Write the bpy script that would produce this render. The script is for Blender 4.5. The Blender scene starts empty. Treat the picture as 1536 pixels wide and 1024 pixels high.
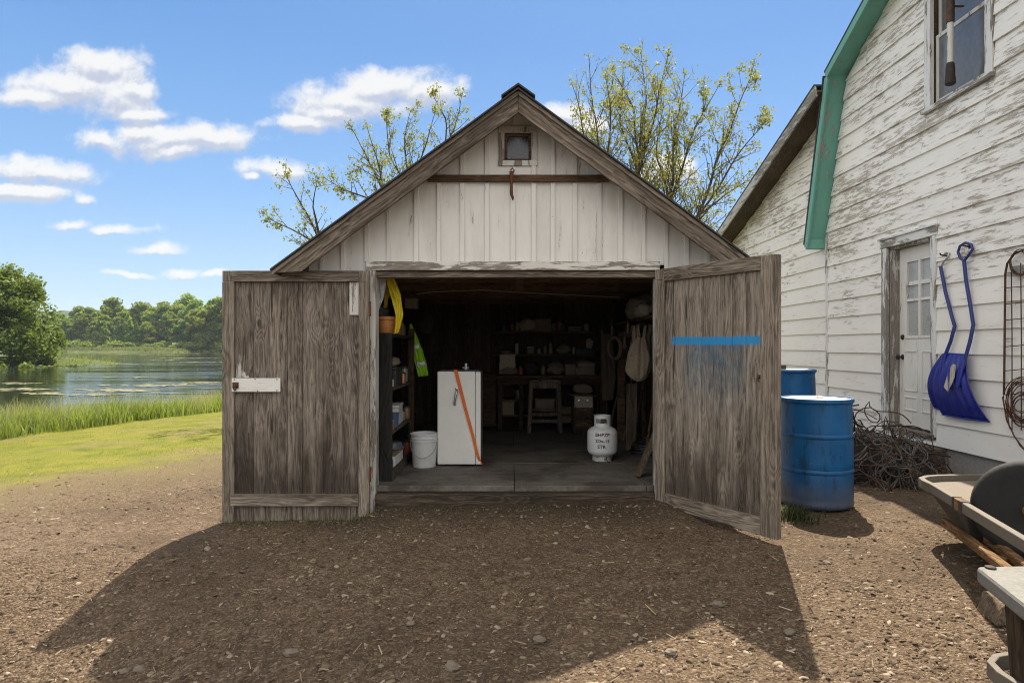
import bpy, math, random
import numpy as np
from mathutils import Vector, Matrix, noise as mnoise

random.seed(7)
S = bpy.context.scene
COL = S.collection
R = math.radians
F, CX, HY, CZ = 970.0, 768.0, 521.0, 1.40      # photograph: focal length in pixels, principal column, horizon row, eye height


def P(px, py, Y):
    """world point at depth Y that the photograph shows at pixel (px, py)"""
    return Vector(((px - CX) / F * Y, Y, CZ + (HY - py) / F * Y))


def sm(t):
    t = min(1.0, max(0.0, t))
    return t * t * (3 - 2 * t)


# ------------------------------------------------------------------ objects
WM = {}


def link(o, parent=None, basis=None):
    COL.objects.link(o)
    b = basis if basis is not None else Matrix.Identity(4)
    o.matrix_basis = b
    if parent is not None:
        o.parent = parent
        WM[o.name] = WM[parent.name] @ b
    else:
        WM[o.name] = b.copy()
    return o


def tag(o, label, cat, group=None, kind=None):
    if label:
        o['label'] = label
    if cat:
        o['category'] = cat
    if group:
        o['group'] = group
    if kind:
        o['kind'] = kind
    return o


def thing(name, label, cat, loc=(0, 0, 0), group=None, rz=0.0):
    o = bpy.data.objects.new(name, None)
    o.empty_display_size = 0.2
    link(o, None, Matrix.Translation(Vector(loc)) @ Matrix.Rotation(rz, 4, 'Z'))
    return tag(o, label, cat, group)


def copy_tree(o, parent=None):
    c = o.copy()
    COL.objects.link(c)
    if parent is not None:
        c.parent = parent
    for ch in list(o.children):
        copy_tree(ch, c)
    return c


class MB:
    """collects shapes and links them as ONE mesh object"""

    def __init__(s):
        s.v, s.f = [], []

    def add(s, v, f):
        k = len(s.v)
        s.v.extend([Vector(p) for p in v])
        s.f.extend([tuple(i + k for i in q) for q in f])
        return s

    def box(s, a, b):
        x0, y0, z0 = a
        x1, y1, z1 = b
        x0, x1 = min(x0, x1), max(x0, x1)
        y0, y1 = min(y0, y1), max(y0, y1)
        z0, z1 = min(z0, z1), max(z0, z1)
        return s.add([(x0, y0, z0), (x1, y0, z0), (x1, y1, z0), (x0, y1, z0), (x0, y0, z1), (x1, y0, z1), (x1, y1, z1), (x0, y1, z1)],
                     [(0, 3, 2, 1), (4, 5, 6, 7), (0, 1, 5, 4), (1, 2, 6, 5), (2, 3, 7, 6), (3, 0, 4, 7)])

    def obox(s, c, size, rot=(0, 0, 0)):
        from mathutils import Euler
        M = Euler(rot).to_matrix()
        hx, hy, hz = size[0] / 2, size[1] / 2, size[2] / 2
        c = Vector(c)
        pts = [c + M @ Vector(p) for p in [(-hx, -hy, -hz), (hx, -hy, -hz), (hx, hy, -hz), (-hx, hy, -hz), (-hx, -hy, hz), (hx, -hy, hz), (hx, hy, hz), (-hx, hy, hz)]]
        return s.add(pts, [(0, 3, 2, 1), (4, 5, 6, 7), (0, 1, 5, 4), (1, 2, 6, 5), (2, 3, 7, 6), (3, 0, 4, 7)])

    def bar(s, p, q, w, h, up=(0, 0, 1), taper=1.0):
        p, q = Vector(p), Vector(q)
        d = (q - p).normalized()
        up = Vector(up)
        if abs(d.dot(up)) > 0.97:
            up = Vector((0, 1, 0))
        sx = d.cross(up).normalized()
        uz = sx.cross(d).normalized()
        o = []
        for c, k in ((p, 1.0), (q, taper)):
            for a, b in ((-1, -1), (1, -1), (1, 1), (-1, 1)):
                o.append(c + sx * (a * w * k / 2) + uz * (b * h * k / 2))
        return s.add(o, [(0, 1, 2, 3), (7, 6, 5, 4), (0, 4, 5, 1), (1, 5, 6, 2), (2, 6, 7, 3), (3, 7, 4, 0)])

    def tube(s, pts, r, n=8, cap=True, closed=False):
        pts = [Vector(p) for p in pts]
        m = len(pts)
        rs = r if isinstance(r, (list, tuple)) else [r] * m
        vs, fs = [], []
        t0 = (pts[1] - pts[0]).normalized()
        a = Vector((0, 0, 1)) if abs(t0.z) < 0.9 else Vector((1, 0, 0))
        nrm = t0.cross(a).normalized()
        for i in range(m):
            if closed:
                t = (pts[(i + 1) % m] - pts[i - 1])
            else:
                t = pts[min(i + 1, m - 1)] - pts[max(i - 1, 0)]
            if t.length < 1e-9:
                t = t0
            t.normalize()
            nrm = nrm - t * nrm.dot(t)
            if nrm.length < 1e-6:
                nrm = t.orthogonal()
            nrm.normalize()
            bi = t.cross(nrm)
            for k in range(n):
                an = 2 * math.pi * k / n
                vs.append(pts[i] + (nrm * math.cos(an) + bi * math.sin(an)) * rs[i])
        for i in range(m if closed else m - 1):
            j = (i + 1) % m
            for k in range(n):
                k2 = (k + 1) % n
                fs.append((i * n + k, i * n + k2, j * n + k2, j * n + k))
        if cap and not closed:
            fs.append(tuple(range(n - 1, -1, -1)))
            fs.append(tuple((m - 1) * n + k for k in range(n)))
        return s.add(vs, fs)

    def lathe(s, prof, c=(0, 0, 0), n=32, axis=None, cap=True):
        c = Vector(c)
        Q = Matrix.Identity(3) if axis is None else Vector((0, 0, 1)).rotation_difference(Vector(axis)).to_matrix()
        vs, fs = [], []
        for r, z in prof:
            for k in range(n):
                an = 2 * math.pi * k / n
                vs.append(c + Q @ Vector((r * math.cos(an), r * math.sin(an), z)))
        for i in range(len(prof) - 1):
            for k in range(n):
                k2 = (k + 1) % n
                fs.append((i * n + k, i * n + k2, (i + 1) * n + k2, (i + 1) * n + k))
        if cap:
            fs.append(tuple(range(n - 1, -1, -1)))
            fs.append(tuple((len(prof) - 1) * n + k for k in range(n)))
        return s.add(vs, fs)

    def prism(s, pts, d):
        d = Vector(d)
        n = len(pts)
        pts = [Vector(p) for p in pts]
        vs = pts + [p + d for p in pts]
        fs = [tuple(range(n - 1, -1, -1)), tuple(range(n, 2 * n))]
        for i in range(n):
            j = (i + 1) % n
            fs.append((i, j, n + j, n + i))
        return s.add(vs, fs)

    def grid(s, fn, nu, nv, wrap=False):
        vs = [fn(i / nu, j / nv) for j in range(nv + 1) for i in range(nu + 1)]
        fs = []
        for j in range(nv):
            for i in range(nu):
                a = j * (nu + 1) + i
                fs.append((a, a + 1, a + nu + 2, a + nu + 1))
        return s.add(vs, fs)

    def blob(s, c, rad, nu=14, nv=9, amp=0.15, fr=2.0, seed=0.0, squash=None):
        c = Vector(c)
        vs, fs = [], []
        for j in range(nv + 1):
            th = math.pi * j / nv
            for i in range(nu):
                ph = 2 * math.pi * i / nu
                d = Vector((math.sin(th) * math.cos(ph), math.sin(th) * math.sin(ph), math.cos(th)))
                k = 1 + amp * mnoise.noise(d * fr + Vector((seed, seed * 1.7, seed * .3)))
                p = Vector((d.x * rad[0], d.y * rad[1], d.z * rad[2])) * k
                if squash is not None and p.z < squash:
                    p.z = squash
                vs.append(c + p)
        for j in range(nv):
            for i in range(nu):
                i2 = (i + 1) % nu
                fs.append((j * nu + i, (j + 1) * nu + i, (j + 1) * nu + i2, j * nu + i2))
        return s.add(vs, fs)

    def build(s, name, mat, parent=None, loc=None, xf=None, local=False, smooth=None, bevel=0.0, solid=0.0, subsurf=0):
        if xf is not None:
            pass
        elif parent is not None:
            xf = Matrix.Identity(4)
            if not local:
                inv = WM[parent.name].inverted()
                s.v = [inv @ p for p in s.v]
            local = True
        else:
            xf = Matrix.Translation(Vector(loc) if loc is not None else Vector((0, 0, 0)))
            inv = xf.inverted()
            s.v = [inv @ p for p in s.v]
        me = bpy.data.meshes.new(name)
        me.from_pydata([tuple(p) for p in s.v], [], s.f)
        me.update()
        me.materials.append(mat)
        if smooth is not None:
            me.shade_smooth()
            if smooth < 179:
                me.set_sharp_from_angle(angle=R(smooth))
        o = bpy.data.objects.new(name, me)
        if parent is not None and not local:
            link(o, parent, WM[parent.name].inverted() @ xf)
        elif parent is not None and local and xf != Matrix.Identity(4):
            link(o, parent, xf)
        else:
            link(o, parent, xf)
        if solid:
            m = o.modifiers.new('solid', 'SOLIDIFY')
            m.thickness = solid
            m.offset = 0
        if subsurf:
            m = o.modifiers.new('sub', 'SUBSURF')
            m.levels = m.render_levels = subsurf
        if bevel:
            m = o.modifiers.new('bevel', 'BEVEL')
            m.width = bevel
            m.segments = 2
            m.limit_method = 'ANGLE'
            m.angle_limit = R(40)
        return o


def np_mesh(name, V, Fq, mat, parent=None, loc=(0, 0, 0)):
    """big mesh from numpy arrays, Fq an (n,k) array of k-gons"""
    loc = np.array(loc, dtype=np.float32)
    me = bpy.data.meshes.new(name)
    k = Fq.shape[1]
    me.vertices.add(len(V))
    me.vertices.foreach_set('co', (V.astype(np.float32) - loc).ravel())
    me.loops.add(Fq.size)
    me.loops.foreach_set('vertex_index', Fq.astype(np.int32).ravel())
    me.polygons.add(len(Fq))
    me.polygons.foreach_set('loop_start', np.arange(0, Fq.size, k, dtype=np.int32))
    me.update(calc_edges=True)
    me.validate()
    me.materials.append(mat)
    o = bpy.data.objects.new(name, me)
    if parent is None:
        link(o, None, Matrix.Translation(Vector([float(a) for a in loc])))
    else:
        link(o, parent)
    return o


# ------------------------------------------------------------------ materials
class G:
    def __init__(s, name):
        s.m = bpy.data.materials.new(name)
        s.m.use_nodes = True
        s.nt = s.m.node_tree
        s.nt.nodes.clear()

    def n(s, t, inp=None, **props):
        nd = s.nt.nodes.new(t)
        for k, v in props.items():
            setattr(nd, k, v)
        for k, v in (inp or {}).items():
            if v is None:
                continue
            sock = nd.inputs[k]
            if isinstance(v, bpy.types.NodeSocket):
                s.nt.links.new(v, sock)
            elif isinstance(v, bpy.types.Node):
                s.nt.links.new(v.outputs[0], sock)
            else:
                if sock.type == 'RGBA' and len(v) == 3:
                    v = (*v, 1)
                sock.default_value = v
        return nd

    def co(s, kind='Object'):
        return s.n('ShaderNodeTexCoord').outputs[kind]

    def pos(s):
        return s.n('ShaderNodeNewGeometry').outputs['Position']

    def rnd(s):
        return s.n('ShaderNodeNewGeometry').outputs['Random Per Island']

    def math(s, op, a, b=None, c=None, clamp=False):
        return s.n('ShaderNodeMath', {0: a, 1: b, 2: c}, operation=op, use_clamp=clamp).outputs[0]

    def vm(s, op, a, b=None, c=None, out=0):
        return s.n('ShaderNodeVectorMath', {0: a, 1: b, 2: c}, operation=op).outputs[out]

    def scale(s, v, sc):
        return s.vm('MULTIPLY', v, sc)

    def mix(s, f, a, b, blend='MIX'):
        return s.n('ShaderNodeMix', {0: f, 6: a, 7: b}, data_type='RGBA', blend_type=blend).outputs[2]

    def noise(s, v, scale=5, detail=4, rough=.55, dist=0.0, col=False):
        return s.n('ShaderNodeTexNoise', {'Vector': v, 'Scale': scale, 'Detail': detail, 'Roughness': rough, 'Distortion': dist}).outputs[1 if col else 0]

    def vor(s, v, scale=5, feature='F1', out=0, rand=1.0):
        return s.n('ShaderNodeTexVoronoi', {'Vector': v, 'Scale': scale, 'Randomness': rand}, feature=feature).outputs[out]

    def ramp(s, f, stops, interp='LINEAR'):
        nd = s.n('ShaderNodeValToRGB', {0: f})
        cr = nd.color_ramp
        cr.interpolation = interp
        while len(cr.elements) < len(stops):
            cr.elements.new(0.5)
        for e, (p, c) in zip(cr.elements, stops):
            e.position = p
            e.color = (c, c, c, 1) if isinstance(c, (int, float)) else (*c, 1)
        return nd.outputs[0]

    def smooth(s, f, lo, hi, a=0.0, b=1.0):
        return s.n('ShaderNodeMapRange', {0: f, 1: lo, 2: hi, 3: a, 4: b}, interpolation_type='SMOOTHSTEP').outputs[0]

    def sep(s, v):
        return s.n('ShaderNodeSeparateXYZ', {0: v}).outputs

    def comb(s, x=0.0, y=0.0, z=0.0):
        return s.n('ShaderNodeCombineXYZ', {0: x, 1: y, 2: z}).outputs[0]

    def bump(s, h, strength=.5, dist=.01, normal=None):
        return s.n('ShaderNodeBump', {'Height': h, 'Strength': strength, 'Distance': dist, 'Normal': normal}).outputs[0]

    def out(s, sh):
        s.n('ShaderNodeOutputMaterial', {0: sh})
        return s.m

    def bsdf(s, color, rough=.7, normal=None, metal=0.0, spec=.5, **kw):
        inp = {'Base Color': color, 'Roughness': rough, 'Metallic': metal, 'Specular IOR Level': spec, 'Normal': normal}
        inp.update(kw)
        return s.n('ShaderNodeBsdfPrincipled', inp).outputs[0]

    def island(s, v, k=(37.1, 11.7, 53.3)):
        r = s.rnd()
        return s.vm('ADD', v, s.vm('SCALE', s.comb(*k), None)) if False else s.vm('ADD', v, s.vm('MULTIPLY', s.comb(r, r, r), k))


def wood(name, dark, mid, light, axis='Z', stain=(.03, .025, .02), stain_amt=.5, gap=1.0, extra=None, rough=.85, bumpk=.5, scale=1.0, swirl=1.0):
    g = G(name)
    co = g.co()
    p = g.island(co)
    def st(k):
        return {'X': (k, 1, 1), 'Y': (1, k, 1), 'Z': (1, 1, k)}[axis]
    q = g.scale(p, tuple(a * scale for a in st(.085)))
    warp = g.noise(g.scale(p, st(.30)), 5.5, 3, .55, 0, True)
    q2 = g.vm('ADD', q, g.vm('MULTIPLY', g.vm('SUBTRACT', warp, (.5, .5, .5)), (.075 * swirl,) * 3))
    # knots pull the grain round them
    ks = g.vm('ADD', g.scale(p, tuple(a * 4.2 for a in st(.42))), (0, 0, 0))
    kn = g.vor(ks, 1.0)
    pull = g.smooth(kn, .34, .0)
    n1 = g.math('ADD', g.noise(q2, 5.0, 2, .5, .25), g.math('MULTIPLY', pull, .16))
    rings = g.math('SINE', g.math('MULTIPLY', n1, 120.0))
    rings = g.math('MULTIPLY', rings, g.smooth(g.noise(q, 4, 2, .5), .3, .6, .35, 1.0))
    n2 = g.noise(q2, 85, 5, .7)
    n3 = g.noise(q, 8, 4, .6)
    f = g.math('ADD', g.math('MULTIPLY', n2, .75), g.math('MULTIPLY', rings, .07))
    f = g.math('ADD', f, g.math('MULTIPLY', g.math('SUBTRACT', n3, .5), .50))
    f = g.math('ADD', f, g.math('ADD', g.math('MULTIPLY', g.math('SUBTRACT', g.rnd(), .5), .09), .06))
    col = g.ramp(f, [(.28, dark), (.46, mid), (.66, light)])
    sn = g.noise(g.scale(p, st(.33)), 2.4, 6, .62)
    col = g.mix(g.math('MULTIPLY', g.smooth(sn, .5, .76), stain_amt), col, stain)
    knot = g.smooth(kn, .105, .045)
    col = g.mix(g.math('MULTIPLY', knot, .75), col, stain)
    cr = g.smooth(g.noise(g.vm('ADD', g.scale(p, tuple(a * scale for a in st(.035))), g.vm('MULTIPLY', warp, (.03, .03, .03))), 46, 2, .5), .345, .275)
    col = g.mix(g.math('MULTIPLY', cr, .9), col, stain)
    h = g.math('SUBTRACT', g.math('ADD', n2, g.math('MULTIPLY', rings, .22)), g.math('MULTIPLY', cr, 1.0))
    if extra:
        col = extra(g, co, col)
    return g.out(g.bsdf(col, rough, g.bump(h, bumpk, .006), spec=.2))


def painted_wood(name, paint, under, axis='Z', peel=.45, zfun=None, dirt=.35, dirtc=(.25, .21, .16), scale=1.0, rough=.6):
    """old paint over boards, flaking where noise says so"""
    g = G(name)
    co = g.co()
    p = g.island(co)
    st = {'X': (.14, 1, 1), 'Y': (1, .14, 1), 'Z': (1, 1, .14)}[axis]
    q = g.scale(p, st)
    big = g.noise(g.scale(co, tuple(1.0 if a == 1 else .45 for a in st)), .9 * scale, 4, .6)
    n = g.noise(q, 16 * scale, 9, .72, .3)
    n2 = g.noise(q, 70, 4, .65)
    t = g.math('ADD', n, g.math('MULTIPLY', g.math('SUBTRACT', big, .5), .55))
    thr = .5 + (.5 - peel) * .55
    if zfun:
        t = g.math('ADD', t, zfun(g, co))
    mask = g.smooth(t, thr, thr + .035)
    half = g.smooth(t, thr - .10, thr + .02)
    wd = g.ramp(n2, [(.25, tuple(a * .55 for a in under)), (.7, tuple(a * 1.25 for a in under))])
    dn = g.noise(g.scale(p, tuple(1.0 if a == 1 else .3 for a in st)), 4, 6, .65)
    pc = g.mix(g.math('MULTIPLY', g.smooth(dn, .42, .8), dirt), paint, dirtc)
    pc = g.mix(g.math('MULTIPLY', g.math('SUBTRACT', g.rnd(), .2), .18), pc, tuple(a * .78 for a in paint))
    pc = g.mix(g.math('MULTIPLY', half, .45), pc, tuple(a * .72 for a in paint))
    col = g.mix(mask, pc, wd)
    speck = g.smooth(g.noise(p, 42, 2, .5), .73, .76)
    col = g.mix(g.math('MULTIPLY', speck, .5), col, (.1, .07, .05))
    h = g.math('ADD', g.math('MULTIPLY', mask, -1.0), g.math('MULTIPLY', n2, .35))
    h = g.math('ADD', h, g.math('MULTIPLY', n, .5))
    return g.out(g.bsdf(col, g.math('ADD', g.math('MULTIPLY', mask, .25), rough), g.bump(h, .5, .004), spec=.35))


def plain(name, color, rough=.6, metal=0.0, dirt=.3, dirtc=(.08, .07, .06), sc=8, bumpk=.15, spec=.5, var=.12, **kw):
    g = G(name)
    co = g.co()
    n = g.noise(co, sc, 6, .65)
    n2 = g.noise(co, sc * 6, 3, .6)
    c = g.mix(g.smooth(n2, .3, .7), tuple(a * (1 - var) for a in color), tuple(min(1, a * (1 + var)) for a in color))
    c = g.mix(g.math('MULTIPLY', g.smooth(n, .5, .78), dirt), c, dirtc)
    r = g.math('ADD', rough, g.math('MULTIPLY', g.math('SUBTRACT', n, .5), .25), clamp=True)
    return g.out(g.bsdf(c, r, g.bump(g.math('ADD', n, g.math('MULTIPLY', n2, .3)), bumpk, .01), metal, spec, **kw))


def rusty(name, base, rust=(.16, .06, .025), amt=.5, rough=.75, metal=.3):
    g = G(name)
    co = g.co()
    n = g.noise(co, 14, 7, .7)
    n2 = g.noise(co, 80, 3, .6)
    c = g.mix(g.smooth(n, .62 - amt * .3, .72 - amt * .2), base, rust)
    c = g.mix(g.math('MULTIPLY', n2, .5), c, tuple(a * .4 for a in rust))
    return g.out(g.bsdf(c, rough, g.bump(n, .3, .004), metal, .4))


def leaf_mat(name, c1, c2, trans=.4, obj_var=.0, nsc=.5, rough=.6, dead=None):
    g = G(name)
    co = g.co()
    r = g.rnd()
    n = g.noise(co, nsc, 3, .6)
    f = g.math('ADD', g.math('MULTIPLY', r, .55), g.math('MULTIPLY', g.smooth(n, .3, .7), .5))
    c = g.mix(f, c1, c2)
    if dead:
        c = g.mix(g.smooth(g.math('FRACT', g.math('MULTIPLY', r, 17.0)), .80, .90), c, dead)
    if obj_var:
        oi = g.n('ShaderNodeObjectInfo').outputs['Random']
        hs = g.n('ShaderNodeHueSaturation', {'Hue': g.math('ADD', .5 - obj_var * .036, g.math('MULTIPLY', oi, obj_var * .068)), 'Saturation': 1.0,
                                             'Value': g.math('ADD', 1 - obj_var * .35, g.math('MULTIPLY', g.math('FRACT', g.math('MULTIPLY', oi, 7.3)), obj_var * .8)), 'Color': c})
        c = hs.outputs[0]
    d = g.n('ShaderNodeBsdfPrincipled', {'Base Color': c, 'Roughness': rough, 'Specular IOR Level': .3}).outputs[0]
    t = g.n('ShaderNodeBsdfTranslucent', {'Color': g.mix(.5, c, (.35, .42, .03), 'MIX') if trans > .3 else c}).outputs[0]
    return g.out(g.n('ShaderNodeMixShader', {0: trans, 1: d, 2: t}).outputs[0])

# ================================================================== camera, sun, sky
cam = bpy.data.cameras.new('camera')
cam.sensor_fit = 'HORIZONTAL'
cam.sensor_width = 36.0
cam.lens = F / 1536 * 36
cam.shift_y = 9.0 / 1536
cam.clip_start = 0.05
cam.clip_end = 6000
co_ = bpy.data.objects.new('camera', cam)
COL.objects.link(co_)
co_.location = (0, 0, CZ)
co_.rotation_euler = (R(90), 0, 0)
S.camera = co_

SUN_A, SUN_B = -0.18, 0.64           # a metre of height throws its shadow this far along X and towards the camera
to_sun = Vector((-SUN_A, SUN_B, 1.0)).normalized()
sun = bpy.data.lights.new('sun', 'SUN')
sun.energy = 4.8
sun.angle = R(0.53)
sun.color = (1.0, .90, .74)
so = bpy.data.objects.new('sun', sun)
COL.objects.link(so)
so.rotation_euler = to_sun.to_track_quat('Z', 'Y').to_euler()
so.location = (-3, 20, 30)

W = bpy.data.worlds.new('World')
S.world = W
W.use_nodes = True


EXPO = 2 ** 1.2


def build_world():
    g = G.__new__(G)
    g.nt = W.node_tree
    g.nt.nodes.clear()
    sky = g.n('ShaderNodeTexSky', sky_type='NISHITA')
    sky.sun_disc = False
    sky.sun_elevation = math.asin(to_sun.z)
    sky.sun_rotation = math.atan2(to_sun.x, to_sun.y)
    sky.air_density = 1.0
    sky.dust_density = 0.6
    sky.ozone_density = 2.4
    STR = 0.105
    d = g.n('ShaderNodeTexCoord').outputs['Generated']
    x, y, z = g.sep(d)
    yy = g.math('MAXIMUM', y, .02)
    u = g.math('DIVIDE', x, yy)
    v = g.math('DIVIDE', z, yy)
    uv = g.comb(u, v, 0.0)
    wob = g.noise(uv, 5.5, 6, .6, 0, True)
    uvw = g.vm('ADD', uv, g.vm('MULTIPLY', g.vm('SUBTRACT', wob, (.5, .5, .5)), (.075, .06, 0)))
    blobs = [(150, 95, 62, 24), (105, 130, 88, 24), (60, 145, 62, 13), (172, 140, 60, 30), (208, 168, 50, 13), (200, 130, 36, 12),
             (260, 208, 118, 20), (212, 197, 50, 14), (318, 208, 66, 16), (150, 205, 22, 10), (265, 226, 60, 12),
             (55, 258, 90, 14), (30, 288, 78, 13), (125, 297, 18, 7), (40, 248, 36, 10),
             (575, 128, 85, 20), (528, 150, 92, 23), (462, 182, 58, 11), (640, 140, 45, 18), (500, 165, 60, 16),
             (428, 258, 52, 11), (385, 270, 16, 5), (108, 335, 28, 7), (182, 341, 42, 6), (235, 370, 38, 7), (265, 402, 30, 6), (200, 408, 34, 4),
             (843, 170, 36, 17), (880, 188, 30, 12), (1005, 252, 38, 17), (985, 268, 40, 9), (310, 404, 26, 4)]

    faint = {(108, 335), (182, 341), (235, 370), (265, 402), (200, 408), (310, 404), (125, 297), (385, 270), (428, 258), (150, 205)}

    def field(vec):
        cur = None
        for (bx, by, rx, ry) in blobs:
            c = ((bx - CX) / F, (HY - by) / F)
            k = (F / (rx * 1.04), F / (ry * 1.32))
            m = g.vm('MULTIPLY_ADD', vec, (k[0], k[1], 0), (-c[0] * k[0], -c[1] * k[1], 0))
            L = g.vm('LENGTH', m, out=1)
            if (bx, by) in faint:
                L = g.math('ADD', g.math('MULTIPLY', L, .8), .30 if by > 300 else .18)
            cur = L if cur is None else g.n('ShaderNodeMath', {0: cur, 1: L, 2: .35}, operation='SMOOTH_MIN').outputs[0]
        return cur
    D = field(uvw)
    n = g.noise(uv, 20, 8, .62)
    n_up = g.noise(g.vm('ADD', uv, (-.004, .009, 0)), 20, 5, .62)
    n0 = g.noise(uv, 20, 5, .62)
    dens = g.math('ADD', g.math('SUBTRACT', 1.12, D), g.math('MULTIPLY', g.math('SUBTRACT', n, .5), 2.1))
    mask = g.smooth(dens, -.22, .62)
    # light from above: tops bright, undersides greyer
    D2 = field(g.vm('ADD', uvw, (0, .012, 0)))
    lit = g.math('ADD', g.math('MULTIPLY', g.math('SUBTRACT', D2, D), 1.1), g.math('MULTIPLY', g.math('SUBTRACT', n0, n_up), 1.6))
    lit = g.math('ADD', lit, .52, clamp=True)
    lit = g.smooth(lit, .15, .85)
    wh = .97 / (STR * EXPO)
    cl = g.mix(lit, (.60 * wh, .64 * wh, .76 * wh), (1.0 * wh, .985 * wh, .97 * wh))
    front = g.math('GREATER_THAN', y, .05)
    mask = g.math('MULTIPLY', g.math('MULTIPLY', mask, front), .93)
    # clear spring blue, paling to the horizon
    K = 1.0 / (STR * EXPO)
    zz = g.math('MAXIMUM', z, 0.0)
    grad = g.ramp(zz, [(0.0, (.47, .63, .86)), (.10, (.34, .55, .85)), (.22, (.19, .42, .80)), (.42, (.085, .285, .68)), (1.0, (.055, .19, .52))])
    grad = g.vm('SCALE', grad)
    grad.node.inputs['Scale'].default_value = K
    skc = g.mix(.82, sky, grad)
    # bright cloud added out of view, to light shed front and house wall
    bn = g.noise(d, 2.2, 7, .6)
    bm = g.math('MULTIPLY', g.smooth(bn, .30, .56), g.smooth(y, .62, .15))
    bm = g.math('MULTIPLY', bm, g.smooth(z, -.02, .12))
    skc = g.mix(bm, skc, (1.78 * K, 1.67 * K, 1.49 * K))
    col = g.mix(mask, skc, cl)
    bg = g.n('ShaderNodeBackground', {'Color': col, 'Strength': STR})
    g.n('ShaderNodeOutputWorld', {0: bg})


build_world()
S.view_settings.view_transform = 'Standard'
S.view_settings.look = 'None'
S.view_settings.exposure = 1.2
S.view_settings.gamma = 1
S.cycles.use_denoising = True
S.cycles.pixel_filter_type = 'BLACKMAN_HARRIS'
S.cycles.filter_width = 1.05
S.cycles.max_bounces = 8
S.cycles.diffuse_bounces = 5
S.cycles.glossy_bounces = 3
S.cycles.transparent_max_bounces = 12
S.cycles.sample_clamp_indirect = 6

# ================================================================== terrain


def shore(Y):
    return -10.9 + 2.1 * sm((Y - 12.5) / 5.0) - .5 * math.sin(Y * .6) * (1 if Y > 8 else 0) * .5


LAKE = -.60


def ground_z(X, Y):
    z = .025 * min(3.0, max(-2.5, X))
    if Y < 5.0:
        f = sm((5.0 - Y) / 2.6)
        z -= f * (.25 + .10 * sm(-X / 2.5))
        z -= .36 * sm((4.9 - Y) / 2.2) * sm((-X - .9) / 2.2)
    z += .085 * sm((Y - 4.55) / .75) * sm((1.45 - abs(X - .12)) / .28)
    if X > 2.2 and Y > 5.2:
        z += .2 * sm((Y - 5.6) / 2.0) * sm((X - 2.0) / .8)
    if X < -2.5:
        z -= .025 * min(7, (-2.5 - X))
    sx = shore(Y)
    if X < sx + 2.2:
        z = min(z, z + (LAKE + .05 - z) * sm((sx + 2.2 - X) / 2.0) - .9 * sm((sx + .3 - X) / 4.0))
    # the wooded point on the left of the lake
    e = ((X + 84) / 34.0) ** 2 + ((Y - 78) / 13.0) ** 2
    if e < 1.7:
        z = max(z, LAKE - .9 + 1.9 * sm((1.7 - e) / 1.2))
    # far shore and the low marsh strip before it
    far = 281 + 6 * math.sin(X * .05) + 5 * math.sin(X * .13 + 1)
    if X < 30:
        z = max(z, -2.0 + 2.7 * sm((Y - far + 14) / 26.0)) if Y > far - 14 else z
        e2 = ((X + 158) / 27.0) ** 2 + ((Y - 258) / 9.0) ** 2
        if e2 < 1.6:
            z = max(z, LAKE - .8 + 1.8 * sm((1.6 - e2) / 1.0))
    if Y > 320:
        z += 6 * sm((Y - 320) / 300)
    return z


def ground_at(px, py):
    Y = 4.0
    for _ in range(60):
        X = (px - CX) / F * Y
        Yn = (CZ - ground_z(X, Y)) * F / (py - HY)
        Y = Y * .6 + Yn * .4
    X = (px - CX) / F * Y
    return Vector((X, Y, ground_z(X, Y)))


def frange(a, b, s):
    o = []
    while a < b - 1e-6:
        o.append(a)
        a += s
    return o


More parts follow.
